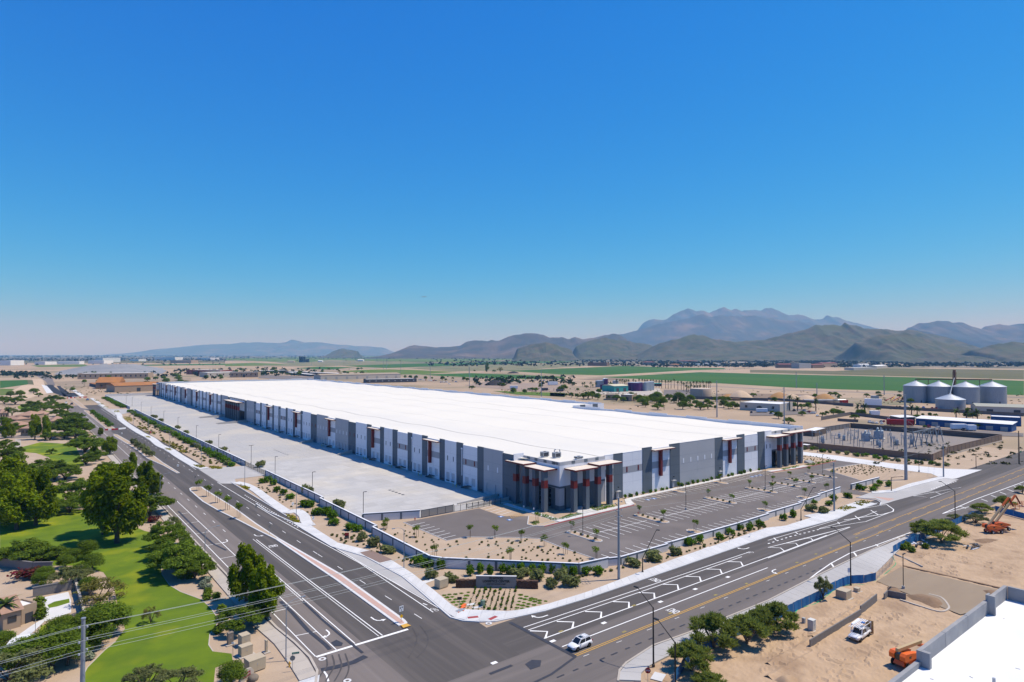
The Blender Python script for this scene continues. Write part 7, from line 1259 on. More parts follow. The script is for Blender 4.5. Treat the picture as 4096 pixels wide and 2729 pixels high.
def transformer(p, rz, label, s=1.0):
    o = thing('power_transformer', label, 'transformer', (*p, .08), rz); o.scale = (s,) * 3; MB().box(-3, 3, -1.6, 1.6, .3, 4.2).build('tank', sg2, o); MB().box(-3.8, 3.8, -2.4, 2.4, 0, .3).build('pad', conc_d, o); rd = MB()
    for k in range(9): rd.box(-2.8 + k * .65, -2.55 + k * .65, 1.62, 2.6, .8, 3.8)
    rd.build('radiator', sg2, o, kind='stuff')
    for x in (-1.6, 0, 1.6): MB().lathe([(.2, 4.2), (.3, 4.5), (.2, 4.8), (.3, 5.1), (.2, 5.4), (.08, 6.0)], 8, x, -.5).build('bushing', mat('porcelain', (.35, .37, .40)), o)
    MB().tube([(-2.6, .9, 5.0), (2.6, .9, 5.0)], .5, 10).build('conservator', sg2, o)
    for x in (-1.5, 1.0): MB().tube([(x, -1.75, 1.8), (x, -1.6, 1.8)], .8, 12).build('fan', steel_d, o)
transformer((387, 161.5), R(20), 'large grey power transformer with a round fan in the substation', 1.05); transformer((402.5, 161), R(20), 'large grey power transformer with radiator fins nearer the back wall', 1.15)
for i, (x, y) in enumerate(((356, 172), (361, 175), (378, 170.5), (384, 176), (372, 150), (365, 146), (381, 143.5), (391, 140))): 
    o = thing('circuit_breaker', 'grey circuit breaker cabinet on legs in the substation', 'circuit breaker', (x, y, .08), R(20), 'circuit breakers in the substation'); MB().box(-1, 1, -.7, .7, 1.0, 2.9).build('cabinet', sg2, o)
    for a in (-.9, .9): MB().box(a - .08, a + .08, -.6, .6, 0, 1.0).build('leg', sg, o)
    for a in (-.6, 0, .6): MB().lathe([(.1, 2.9), (.16, 3.2), (.1, 3.6), (.05, 4.2)], 6, a, 0).build('bushing', mat('porcelain', (.35, .37, .40)), o)
for k in range(6):
    o = thing('dead_end_frame', 'tall grey A-shaped line frame in the substation', 'substation frame', (375 + k * 7.7, 133.6, .08), R(0), 'A-shaped line frames of the substation')
    for s in (-1, 1): MB().bar((0, s * 1.7, 0), (0, s * .15, 8.6), .34, .34).build('leg', sg, o)
    MB().bar((0, -.9, 4.2), (0, .9, 4.2), .2, .2).build('brace', sg, o)
    if k < 5: MB().bar((0, 0, 8.5), (7.7, 0, 8.5), .4, .5).build('beam', sg, o)
    MB().tube([(0, 0, 8.6), (0, 0, 10.2)], .06, 5).build('spike', sg, o)
# walls and fences of the yards behind
dwall = mat('yard_wall_dark', (.14, .125, .115), (.12, .105, .10), scale=.5)
for i, (n_, a, b, h) in enumerate(((4,(850,528),(2354,612),2.6),(4,(600,508),(785,522),3),(4,(490,648),(765,600),2.6),(4,(765,600),(1250,660),2.4),(4,(640,655),(830,668),2.0),(3,(1668,452),(2354,470),3),(4,(0,458),(600,505),2.4),(3,(1670,490),(1768,505),2.8))): masonry('yard_wall', ['long dark wall along the silo yard', 'short dark wall below the red trailer bed', 'grey wall climbing beside the round trees', 'grey wall behind the scrap yard sheds', 'low grey wall before the scrap yard', 'dark wall below the beige water tank', 'dark wall of the soil and timber yard', 'short dark wall between tank and timber'][i], [S(n_, *a), S(n_, *b)], h, None, 12, dwall, dwall, dwall, band=0)
bld('low flat cream building with green trim beyond the bare lot', S(3, 2095, 552), S(4, 110, 575), 30, 6.6, cream_w, wht_r, 'flat', 1, 3, 1, 'office_building'); bld('flat tan building among round trees', V(5, 835, 602), V(5, 965, 606), 24, 6.5, tan_w, wht_r, 'flat', 1, 1, 1, 'office_building'); bld('low tan building partly hidden by a round tree', V(5, 655, 590), V(5, 800, 592), 20, 5.5, tan_w, tan_r, 'flat', 1, 0, 0, 'office_building')
tk_ = thing('water_tank', 'wide round beige water tank with pale roof beside dark walls', 'tank', (*off(S(3, 1765, 432), 12.4), 0)); MB().lathe([(12.4, 0), (12.4, 8.9), (12.1, 9.3)], 48, top=False).build('drum', mat('tank_beige', (.42, .32, .24), (.39, .30, .225), scale=.3), tk_, smooth=True); MB().lathe([(12.1, 9.3), (4, 9.7), (.3, 9.9)], 48).build('roof', mat('tank_roof', (.50, .42, .34)), tk_); MB().bar((-9, -9, 0), (-8.9, -8.9, 9.3), .4, .2).build('ladder', galv, tk_)
bld('teal and cream fermentation shed among tanks', V(5, 755, 498), V(5, 920, 492), 26, 8, teal_w, mat('roof_cream', (.55, .50, .36)), 'gable', 2, 0, 2, 'winery_shed', doorm=dk_r); bld('dark shed with cream roof behind purple tanks', V(5, 985, 468), V(5, 1205, 470), 26, 8, dk_r, mat('roof_cream', (.55, .50, .36)), 'gable', 2.5, 0, 0, 'winery_shed'); bld('dark shed with purple front', V(5, 590, 472), V(5, 690, 475), 18, 7, purp, dk_r, 'flat', 1, 0, 2, 'winery_shed')
for i, (x, y, r, h, m) in enumerate([(970, 478, 6.5, 11, purp), (1015, 485, 7, 11.5, purp), (1055, 485, 4.5, 12, purp), (1090, 484, 4, 11, grey_w)] + [(1125 + k * 16, 486 - k * 2, 2.6, 12, sg2) for k in range(6)] + [(565 + k * 22, 440, 4, 10, sg2) for k in range(4)] + [(645, 440, 3, 13, w_white), (660, 442, 3, 13, purp), (760 + 0, 432, 3.2, 9, sg2), (785, 432, 3.2, 9, sg2)]):
    o = thing('process_tank', 'round tank of the tank farm beside the palm rows', 'tank', (*V(5, x, y), 0), 0, 'tanks of the tank farm'); MB().lathe([(r, 0), (r, h)], 16, top=False).build('drum', m, o, smooth=True); MB().lathe([(r + .1, h), (.4, h + 1)], 16).build('roof', m if m is not purp else sg2, o)
bld('long teal canopy strip among the palms', V(5, 1090, 425), V(5, 1310, 428), 6, 4, steel_d, teal_w, 'shed', .6, 0, 0, 'canopy_roof', cat='canopy')
# palms ---------------------------------------------------------------
def palm_mesh(seed):
    r = random.Random(seed); P = []
    for k in range(26):
        a = r.uniform(0, 6.28); e = r.uniform(-.5, 1.2); prev = Vector((0, 0, 0)); d = Vector((math.cos(a) * math.cos(e), math.sin(a) * math.cos(e), math.sin(e))); side = Vector((-math.sin(a), math.cos(a), 0))
        for j in range(3):
            w0, w1 = (.34, .3, .16)[j], (.3, .16, .02)[j]; nx = prev + d * .85; P += [prev - side * w0, prev + side * w0, nx + side * w1, nx - side * w1]; prev = nx; d = (d + Vector((0, 0, -.45))).normalized()
    return leaf_mesh('fronds', np.array([tuple(p) for p in P]), f_palm)
PF = [palm_mesh(1), palm_mesh(2)]; PT = MB().tube([(0, 0, 0), (.1, .05, .5), (0, 0, 1)], [1.2, 1, .8], 7).mesh('trunk', wood)
def palm(p, h, label, group=None, s=1.0):
    o = thing('palm_tree', label, 'palm', (*p, 0), rnd.uniform(0, 6), group); f_ = put('fronds', PF[rnd.randrange(2)], o, (0, 0, h)); f_.scale = (s,) * 3; t = put('trunk', PT, o); t.scale = (.22 * s, .22 * s, h)
GPm = 'palms in rows at the tank farm'
for x, yb, yt_ in [(785,455,352),(825,440,350),(850,445,352),(875,430,362),(895,440,358),(925,440,352),(980,420,345),(1010,425,362),(1050,415,345),(1085,412,343),(1115,415,350),(1145,415,350),(1185,420,352),(1215,425,355),(1250,440,358),(1285,450,365),(1315,452,360),(1360,455,362),(1392,460,362),(1425,455,360),(1463,455,350),(1505,470,372),(1545,470,375),(1575,485,385),(1612,480,378),(1652,480,378),(1690,480,372),(1728,478,375),(1765,470,370),(1803,468,370),(1840,465,372),(1868,465,372),(1885,465,372),(1705,490,420),(1735,490,425),(1765,488,415),(1815,475,415),(1605,490,415),(1632,495,428),(1660,490,410),(270,428,380),(385,430,385),(405,428,385),(480,445,383),(505,450,405),(540,445,390),(655,420,375),(680,415,372),(715,420,375)]:
    q = V(5, x, yb); b0 = 1400 + yb * .33985 - 1418; t0_ = 1400 + yt_ * .33985 - 1418; palm(q, EYE * (1 - t0_ / b0) - 1, 'tall thin fan palm in the rows by the tank farm', GPm, 1.5)
for i, (x, yb, yt_) in enumerate(((200,560,425),(272,565,440),(440,562,465))): b0, t0_ = yb * .435 - 18, yt_ * .435 - 18; palm(S(4, x, yb), EYE * (1 - t0_ / b0) - 1, ['tall fan palm beside the cream building corner', 'tall fan palm between round car park trees', 'lone tall fan palm at the lot edge'][i], None, 1.9)
for x, yb in ((828,580),(893,582),(1372,602),(1730,630),(1825,635),(1925,640),(1320,595)): palm(S(4, x, yb), 5.5, 'short fan palm along the dark silo-yard wall', 'short palms by the silo yard', 1.8)
# trees of the middle ground
MT = [(4,500,612,565),(4,540,600,560),(4,600,605,535),(4,650,605,545),(4,690,600,560),(4,240,540,480),(4,310,545,485),(4,370,545,480),(4,575,420,380),(4,620,418,385),(4,1010,430,408),(4,975,585,555),(4,1490,615,575),(4,1540,615,580),(4,1425,610,582),(4,2030,640,610),(4,2090,635,600),(4,1940,730,650),(4,1440,720,690),(3,2030,540,470),(3,1990,545,480),(3,2070,545,490),(3,1870,545,508),(3,910,375,305),(3,500,430,398),(3,545,440,390),(3,600,445,400),(3,660,450,385),(3,700,455,370),(3,740,450,375),(3,790,460,395),(3,885,460,410),(3,960,470,400),(3,1030,470,430),(3,1100,460,375),(3,1130,470,420),(3,1170,480,410),(3,1250,485,410),(3,1290,480,440),(3,1330,470,380),(3,1370,490,445),(3,1440,460,395),(3,1490,490,440),(3,1530,490,385),(3,1570,490,420),(3,1640,490,410),(3,1600,500,430),(3,1210,490,455)]
for a in MT: TS(*a, 'round' if rnd.random() < .6 else 'mesquite', 'round green tree of the industrial plots behind the warehouse', 'trees of the industrial plots', 1.15)
bush = [(2,1370,262,232),(2,1420,265,232),(2,1470,268,235),(2,1560,275,240),(2,1620,270,248),(2,1715,280,240),(2,1745,285,262),(2,1810,272,250),(2,1910,285,245),(2,1945,290,255),(2,845,228,200),(2,2010,200,182)]
for a in bush: TS(*a, 'round', 'dark round tree along the road beyond the roof', 'trees along the far road', 1.2)
TS(2,2125,202,110,'ash','tall lone dark tree beside the field track',None,.75); TS(2,2190,208,178,'mesquite','low brown tree by the lone tall tree',None,1.2); TS(2,2245,205,150,'drytree','bare grey tree by the lone tall tree',None,1.0)
for (x0, x1, y0, y1, n_, h0, h1) in ((2480, 2950, 1592, 1640, 26, 4, 8), (1850, 2450, 1548, 1575, 16, 4, 8), (3000, 3650, 1572, 1618, 16, 3, 6), (330, 900, 1500, 1545, 30, 5, 10), (900, 1450, 1478, 1505, 26, 6, 11), (3050, 3900, 1640, 1700, 14, 3, 6), (0, 420, 1560, 1600, 8, 5, 8)):
    for j in range(n_):
        p_ = F(rnd.uniform(x0, x1), rnd.uniform(y0, y1))
        if not (128 < p_[0] < 322 and 145 < p_[1] < 885) and not (30 < p_[0] < 78 and p_[1] < 900): T(p_, rnd.uniform(h0, h1), rnd.choice(('round', 'mesquite', 'round')), 'green tree scattered over the plots of the plain', 'scattered trees of the plain', 1.4)
# buildings beyond the roof ----------------------------------------
bld('long beige hall with shallow tan roof beyond the warehouse', V(2, 1000, 498), V(2, 1838, 478), 40, 9, cream_w, tan_r, 'gable', 2.5, 0, 8, 'distribution_hall', doorm=grey_w); bld('dark-walled office with white roof clutter beyond the parapet', V(2, 1480, 530), V(2, 2005, 520), 26, 6, dk_r, wht_r, 'flat', 1, 8, 0, 'office_building', wcol=grey_w); bld('beige block with square tower at the far roof end', V(2, 50, 472), V(2, 345, 470), 30, 11, tan_w, wht_r, 'flat', 1, 6, 1, 'office_building')
for i, (a, b) in enumerate((((640,425),(1250,452)), ((660,440),(900,462)), ((345,420),(640,412)))): bld(['long white carport roof on dark posts', 'short white carport roof below the longer one', 'dark carport roof with white edge near trees'][i], V(2, *a), V(2, *b), 10, 4.5, dk_r, wht_r, 'shed', .4, 0, 0, 'carport', cat='carport')
bld('big brown barn with orange gable roof at the avenue end', V(1, 1000, 592), V(1, 1245, 588), 40, 9, brown_w, ora_r, 'gable', 7.4, 2, 0, 'barn', cat='barn'); bld('long tan shed with orange metal roof beside the barn', V(1, 1200, 628), V(1, 1690, 610), 45, 8.3, tan_w, ora_r, 'gable', 3.7, 0, 1, 'long_shed', cat='shed'); bld('small brown annexe with orange lean-to roof', V(1, 1130, 598), V(1, 1195, 600), 20, 6, brown_w, ora_r, 'shed', 1, 0, 0, 'shed', cat='shed'); bld('low open shelter with orange roof by the barn', V(1, 935, 560), V(1, 1040, 585), 20, 4.5, dk_r, ora_r, 'shed', 1.2, 0, 0, 'shelter', cat='shelter')
bld('long tan school-like block with flat roof behind the barn', V(1, 810, 490), V(1, 1550, 482), 50, 11, tan_w, wht_r, 'flat', 1, 14, 0, 'office_building'); bld('brick block with low roofs behind the tan one', V(1, 1950, 440), V(1, 2300, 445), 40, 11, red_r, wht_r, 'flat', 1, 8, 0, 'brick_building'); bld('white long store far behind the barn', V(1, 2170, 470), V(1, 2500, 462), 50, 10, cream_w, wht_r, 'flat', 1, 5, 0, 'store')
for i, (a, b, h) in enumerate((((1075,312),(1260,310),26),((1620,292),(1830,293),26),((920,328),(1085,328),18),((600,334),(830,333),14),((360,338),(470,338),14),((1780,322),(2000,322),16),((0,345),(110,345),22),((2060,285),(2200,287),18),((1450,302),(1530,301),14))): bld(['broad white warehouse on the left plain', 'largest white warehouse on the far plain', 'grey-white warehouse before the broad one', 'row of pale sheds on the plain', 'small pale shed among far trees', 'brownish far hall beyond the dirt piles', 'pale warehouse at the plain edge', 'pale far store among trees', 'small white far store'][i], V(1, *a), V(1, *b), 80, h, wht_r if i != 5 else tan_w, wht_r, 'flat', 1, 0, 0, 'far_warehouse', cat='warehouse')
for i, (k, a, b, h, wm, rm, rt) in enumerate(((3,(1440,690),(1640,692),14,brown_w,brown_w,'flat'),(3,(2025,680),(2150,680),13,tan_w,red_r,'hip'),(4,(35,655),(215,657),10,tan_w,red_r,'hip'),(3,(2295,695),(2354,697),8,tan_w,ora_r,'hip'),(4,(1085,712),(1225,712),13,brown_w,red_r,'gable'),(4,(1440,715),(1560,712),12,brown_w,red_r,'gable'),(4,(1540,705),(1700,700),15,tan_w,red_r,'gable'),(4,(1300,718),(1425,715),18,grey_w,sg2,'flat'),(4,(1870,735),(2110,728),7,cream_w,wht_r,'flat'),(4,(2110,720),(2220,712),9,cream_w,wht_r,'gable'),(4,(1945,705),(2050,702),10,wht_r,wht_r,'gable'),(4,(580,668),(760,668),7,tan_w,cream_w,'gable'),(4,(230,680),(480,678),6,wht_r,wht_r,'flat'),(2,(1385,302),(1445,302),10,wht_r,wht_r,'gable'),(2,(970,308),(1015,308),7,wht_r,wht_r,'gable'),(2,(650,312),(720,312),6,tan_w,cream_w,'gable'))):
    bld(['brown block-shaped hall at the field edge', 'tan villa with red hip roof across the green field', 'tan stable with red roof across the green field', 'small building with orange roof at the field corner', 'red-roofed brown shed of the far works', 'second red-roofed brown shed of the far works', 'tall red-roofed shed of the far works', 'grey plant structure of the far works', 'long pale greenhouse at the far works end', 'white vaulted sheds at the far works end', 'white vaulted hall behind the greenhouse', 'low tan shed with cream roof past the stables', 'row of white trailers past the stables', 'white farm shed in the pale field', 'small white farm shed by the dark silos', 'low farm shed by the lone dark tree'][i], V(k, *a), V(k, *b), 30, h, wm, rm, rt, 3, 0, 0, 'far_building')
for i, x in enumerate((785, 808, 832)): o = thing('grain_silo', 'tall dark silo of the distant row of three', 'silo', (*V(2, x, 314), 0), 0, 'distant dark silos'); MB().lathe([(6.5, 0), (6.5, 36)], 16, top=False).build('drum', mat('silo_dark', (.035, .05, .06)), o, smooth=True); MB().lathe([(6.5, 36), (1, 39)], 16).build('cone_roof', mat('silo_dark', (.035, .05, .06)), o)
for x, h in ((852, 18), (872, 20)): o = thing('grain_silo', 'short dark silo beside the distant row', 'silo', (*V(2, x, 313), 0), 0, 'short distant silos'); MB().lathe([(6.5, 0), (6.5, h)], 14, top=False).build('drum', mat('silo_dark', (.035, .05, .06)), o, smooth=True); MB().lathe([(6.5, h), (1, h + 3)], 14).build('cone_roof', mat('silo_dark', (.035, .05, .06)), o)
# heaps
def heap(k, x, y, r, h, m, name, label):
    q = V(k, x, y); n = 22; vs = []
    for j in range(7):
        t = j / 6
        for i in range(n): a = 6.283 * i / n; rr = r * (1 - t) * (1 + .18 * noise.noise(Vector((math.cos(a) * 2, math.sin(a) * 2, q[0] + t)))); vs.append((math.cos(a) * rr * 1.25, math.sin(a) * rr, h * t * (1.9 - .9 * t)))
    tag(MB().add(vs, [(j * n + i, j * n + (i + 1) % n, (j + 1) * n + (i + 1) % n, (j + 1) * n + i) for j in range(6) for i in range(n)]).build(name, m, None, (q[0], q[1], .0), smooth=True), label, 'heap')
osand = mat('orange_sand', (.40, .22, .08), (.34, .185, .07), scale=.5); blackm = mat('black_mulch', (.022, .018, .018), (.03, .025, .024), scale=1)
heap(7,420,548,11,7,osand,'sand_heap','orange sand heap behind the cream building'); heap(7,590,560,10,6,trk,'sand_heap','pale tan heap beside the orange one'); heap(7,1060,572,11,7,osand,'sand_heap','orange sand heap nearest the long pipes'); heap(7,800,565,10,5,trk,'sand_heap','tan heap between the orange ones'); heap(5,2240,570,13,9,trk,'chip_heap','pale wood-chip heap beside the timber stacks'); heap(5,2100,560,8,4,osand,'chip_heap','low wood-chip heap by the tank'); heap(8,1420,272,17,8,blackm,'mulch_heap','large black mulch heap on the bare lot'); heap(8,1660,113,14,5,blackm,'mulch_heap','dark heap by the lone tall tree'); heap(7,730,560,7,4,conc_d,'sand_heap','grey gravel heap among the orange ones')
gr_p = mat('grey_spoil', (.27, .27, .275), (.20, .205, .215), scale=.02, detail=7)
mound(VL((1,620,412),(1,700,395),(1,1100,380),(1,1650,372),(1,1700,400),(1,1500,425),(1,1100,432),(1,700,425)), 22, gr_p, 'spoil_heap', 'long grey gravel pit spoil heap beyond the avenue'); pave(VL((1,560,440),(1,640,400),(1,1750,395),(1,1700,432),(1,900,445)), gr_p, 'gravel_pit', .3)
# parked and moving vehicles of the middle ground
def rowcars(k, pts, label, group, kinds=('sedan', 'suv', 'pickup')):
    for x, y, rz in pts: car(rnd.choice(kinds), rnd.choice((white_paint, white_paint, black_paint, silver_paint, blue_paint, red_paint)), V(k, x, y) if k else S(4, x, y), R(rz), label, group, simple=True)
rowcars(8, [(395 + 22 * j, 205 + j, rnd.uniform(0, 40)) for j in range(5)] + [(530 + 18 * j, 215 + rnd.uniform(-4, 4), rnd.uniform(0, 40)) for j in range(6)] + [(680 + 18 * j, 238 + rnd.uniform(-6, 6), rnd.uniform(0, 60)) for j in range(6)] + [(845, 222, 10), (890, 232, 5), (800, 262, 0)], 'parked car in the crowded lot beyond the roof', 'cars parked beyond the roof'); rowcars(8, [(778, 163, 20), (1825, 200, 10), (1945, 205, 8), (2070, 212, 6), (2230, 220, 5), (360, 148, 20), (960, 12, 15)], 'vehicle on the country road beyond the roof', 'vehicles on the country road')
rowcars(0, [(40,592,60),(240,565,40),(335,568,70),(380,578,50),(412,588,120),(455,612,20)], 'car parked by the cream building', 'cars by the cream building'); rowcars(0, [(935,672,30),(965,678,30),(1000,680,25),(1040,668,25),(1065,665,20),(1110,650,20),(1140,650,20),(1180,642,20),(1210,640,20),(1050,685,10)], 'car parked in the scrap yard by the red trailer', 'cars in the scrap yard'); rowcars(0, [(1475,715,30),(1560,718,30),(1800,745,30),(1370,535,30),(1430,538,30),(1510,545,30),(1545,545,30),(1275,530,20)], 'truck parked near the workshop or silos', 'trucks near the silos', ('pickup',)); rowcars(7, [(300 + 0, 770, 20), (20, 760, 30)], 'van beside the cream building front', 'vans by the cream building', ('suv',))
rowcars(4, [(440 + 22 * j, 740 - j * 1.4, 20) for j in range(14)], 'car in the dark row beyond the green field', 'cars parked beyond the green field'); rowcars(3, [(1850 + 26 * j, 690 + (j % 3) * 2, 10) for j in range(14)] + [(1335 + 30 * j, 688, 10) for j in range(5)], 'car parked before the red-roofed villas', 'cars parked before the villas'); rowcars(2, [(1135,392,10),(1300,386,10),(1430,383,10),(1185,424,10),(995,417,10)], 'car on the distant highway', 'cars on the highway')
for (n_, x, y, rz, kd, pm, l) in ((1,608,495,-90,'suv',white_paint,'white van-like car waiting on the closed avenue'),(1,660,505,-90,'pickup',black_paint,'dark pickup waiting on the closed avenue'),(1,805,465,90,'pickup',blue_paint,'dark blue pickup by the far barrier'),(1,650,438,0,'sedan',black_paint,'dark car behind the far barrier'),(1,685,437,0,'sedan',silver_paint,'silver car behind the far barrier')): car(kd, pm, S(n_, x, y), R(rz), l, simple=True, s=1.15)
def boxtruck(p, L, w, h, rz, m, label, name='trailer'): o = thing(name, label, 'trailer', (*p, .1), rz); MB().box(-L / 2, L / 2, -w / 2, w / 2, .9, h).build('box', m, o); MB().box(-L / 2 + .2, L / 2 - .2, -w / 2 + .2, w / 2 - .2, .6, .89).build('chassis', steel_d, o); [setattr(put('wheel', wheel_t, o, (x, s * (w / 2 - .15), .4)), 'rotation_euler', (R(90) * -s, 0, 0)) for x in (-L * .35, -L * .22, L * .3) for s in (-1, 1)]
a_, b_ = S(4, 1090, 695), S(4, 1340, 705); boxtruck(((a_[0] + b_[0]) / 2, (a_[1] + b_[1]) / 2), math.dist(a_, b_), 3, 4.4, math.atan2(b_[1] - a_[1], b_[0] - a_[0]), sgn_r, 'long red painted trailer against the substation back wall')
a_, b_ = S(4, 888, 515), S(4, 1045, 520); boxtruck(((a_[0] + b_[0]) / 2, (a_[1] + b_[1]) / 2), math.dist(a_, b_), 4, 7, math.atan2(b_[1] - a_[1], b_[0] - a_[0]), w_white, 'long pale trailer in the silo yard'); boxtruck(S(4, 980, 608), 7, 3, 4.2, R(-40), w_white, 'short white box trailer by the scrap yard'); boxtruck(S(4, 1752, 738), 9, 3, 4.0, R(-40), w_white, 'white motor home parked before the blue workshop'); boxtruck(S(4, 1868, 748), 5, 3, 4.0, R(-40), w_white, 'white van body parked before the blue workshop'); boxtruck(V(8, 1665, 325), 11, 4, 4.6, R(-30), w_white, 'white box trailer by the little hedge trees'); boxtruck(V(8, 2190, 275), 16, 4, 6, R(-20), w_white, 'white tank trailer in the lorry yard'); boxtruck(V(8, 2285, 360), 10, 3, 3.4, R(-20), dk_r, 'black flat box on the lorry yard road'); boxtruck(V(8, 2080, 350), 9, 3, 4, R(-20), dk_r, 'dark lorry on the road behind the roof'); boxtruck(V(7, 170, 755), 9, 3, 3.6, R(-40), w_white, 'white container by the cream building'); boxtruck(V(7, 1780, 585), 6, 5, 5.5, R(-30), galv, 'grey box unit in the silo yard'); boxtruck(V(7, 1340, 630), 8, 3, 4, R(-20), sgn_r, 'red tipper bed in the silo yard', 'tipper')
for i, (x, L_) in enumerate(((870,16),(1000,14),(1140,16),(1270,14))): o = thing('concrete_pipe', 'long pale pipe lying in a line by the soil yard', 'pipe', (*V(7, x, 598), 1.4), R(-38), 'pipes lying by the soil yard'); MB().tube([(-L_ / 2, 0, 0), (L_ / 2, 0, 0)], 1.4, 12).build('pipe_shell', conc_d if i < 3 else galv, o)
tb = mat('sawn_timber', (.36, .21, .10), (.22, .13, .07), scale=1)
for i, (x, y) in enumerate(((2010,585),(2060,590),(2110,592),(2150,595),(2200,596),(2250,592),(2295,590),(2140,575),(2180,578))): 
    o = thing('timber_stack', 'stack of sawn timber in the yard below the water tank', 'timber', (*V(5, x, y), .05), R(-38), 'timber stacks in the yard')
    for k in range(8): MB().cbox(rnd.uniform(-.5, .5), (k % 4 - 1.5) * 1.0, .5 + (k // 4) * 1.1, rnd.uniform(5, 7), .9, .9, rnd.uniform(-.15, .15)).build('beam', tb, o)
for i, (x, y) in enumerate(((1990,590),(2040,585),(2095,590),(2140,588),(2190,590))): o = thing('auger', 'yellow and red grain auger parked in the silo yard', 'auger', (*V(7, x, y), 0), R(rnd.uniform(-60, 10)), 'augers in the silo yard'); MB().tube([(-5, 0, .8), (5, 0, 4.5)], .35, 6).build('tube', sgn_y if i % 2 else sgn_r, o); MB().bar((2, -1.2, 0), (2, 0, 3.4), .2, .2).build('leg', rustm, o); MB().bar((2, 1.2, 0), (2, 0, 3.4), .2, .2).build('leg', rustm, o)
# road barriers on the avenue
for i, (n_, a, b) in enumerate(((1,(965,742),(1085,736)),(1,(1090,734),(1155,727)),(1,(615,448),(690,442)),(1,(730,442),(800,438)))):
    A, B = Vector(S(n_, *a)), Vector(S(n_, *b)); o = thing('road_barrier', ['red and white barrier closing half the avenue, red section', 'red and white barrier closing half the avenue, white section', 'red barrier at the end of the finished avenue, park side', 'red barrier at the end of the finished avenue, yard side'][i], 'barrier', (*A, .1), math.atan2((B - A).y, (B - A).x)); L = (B - A).length; n = max(2, int(L / 1.8))
    for k in range(n): MB().add([(L*k/n, -.3, 0), (L*(k+1)/n-.05, -.3, 0), (L*(k+1)/n-.05, .3, 0), (L*k/n, .3, 0), (L*k/n, -.12, 1.0), (L*(k+1)/n-.05, -.12, 1.0), (L*(k+1)/n-.05, .12, 1.0), (L*k/n, .12, 1.0)], [(4,5,6,7),(0,1,5,4),(1,2,6,5),(2,3,7,6),(3,0,4,7)]).build('barrier_unit', (sgn_r if (i != 1) and k % 3 != 1 else sgn_w), o)
# the estate on the park side
for i, (a, b, d_, h) in enumerate((((5,690),(150,700),16,4.5),((145,690),(270,688),18,6.5),((190,790),(300,790),14,4.5),((470,720),(600,712),16,4.8),((0,640),(70,636),18,5),((300,660),(420,655),16,5),((10,760),(120,765),12,4.5))): bld(['tan estate house with tiled hip roof beside the palm', 'taller tan estate house with upper storey', 'tan estate house behind the tall pair of trees', 'tan estate house half hidden by dark trees near the avenue', 'tan estate house at the back of the estate', 'tan estate house behind the twin tall trees', 'low tan estate house by the lane'][i], S(1, *a), S(1, *b), d_, h, tan_w, tile_r, 'hip', 2.6, 3, 0, 'estate_house', cat='house')
palm(S(1, 72, 670), 9, 'thin fan palm between estate houses', None, 1.7)
Zh = lambda x, y, z=0: F(x * .1977, 2330 + y * .1977, z)
hs_ = bld('stucco garden house with tiled roof and covered patio', Zh(60, 1000), Zh(420, 900), 9, 3.2, tan_w, tile_r, 'gable', 1.6, 1, 0, 'garden_house', cat='house'); bld('flat-roofed patio wing with dark opening beside the garden house', Zh(430, 870), Zh(740, 760), 4.5, 3.0, tan_w, wht_r, 'flat', 1, 0, 1, 'patio_wing', cat='house', parapet=.35)
pave([Zh(*q) for q in ((800,330),(1380,200),(1440,380),(1440,620),(900,800),(600,1080),(350,1090),(620,900),(930,700),(840,480))], conc_w, 'patio', .11); pave([Zh(*q) for q in ((960,470),(1100,400),(1400,340),(1410,420),(1150,500),(990,530))], grass_m, 'patio_lawn', .12); pave([Zh(*q) for q in ((780,1040),(830,900),(1100,770),(1440,700),(1520,820),(1250,960),(900,1060))], grass_m, 'patio_lawn', .12)
tag(MB().lathe([(1.5, 0), (1.5, .3), (1.2, .32)], 20).build('fire_pit', mat('pit_stone', (.45, .30, .16)), None, (*Zh(1135, 935), .1)), 'round tan fire pit ring on the garden lawn', 'fire pit')
ss = thing('shade_sail', 'white shade cover over the garden corner', 'shade', (*Zh(430, 1140), 0)); c0 = Zh(430, 1140); MB().add([(Zh(x, y, 2.4)[0] - c0[0], Zh(x, y, 2.4)[1] - c0[1], z) for x, y, z in ((130,1250,2.3),(260,1110,2.6),(740,1030,2.4),(760,1080,2.3),(600,1190,2.5))], [(0, 1, 2, 3, 4)]).build('fabric', sgn_w, ss)
for x, y in ((-1.5, -1), (2, 1.5)): MB().tube([(x, y, 0), (x, y, 2.4)], .05, 5).build('post', galv, ss)
masonry('garden_wall', 'grey block garden wall between estate lawn and gardens', [S(5, -40, 500), S(5, 300, 548), S(5, 480, 545)], 2.0, None, 4, blk, blk, blk, band=0); masonry('garden_wall', 'grey block garden wall behind the patio', [S(5, 300, 790), S(5, 660, 722)], 2.0, None, 4, blk, blk, blk, band=0); masonry('garden_wall', 'pale capped garden wall running down beside the patio trees', [S(5, 695, 700), S(5, 780, 1010)], 1.5, None, 4, blk, blk, conc_b, band=0)
palm(Zh(90, 900), 4.0, 'yellow-green palm overhanging the garden house roof', None, 1.2)
for i, q in enumerate(((780,520),(820,740))): shrub(Zh(*q), 2.2, 2.4, [CL], 'clipped_shrub', ['tall clipped hedge shrub by the patio wing', 'round clipped shrub on the patio edge'][i], None)
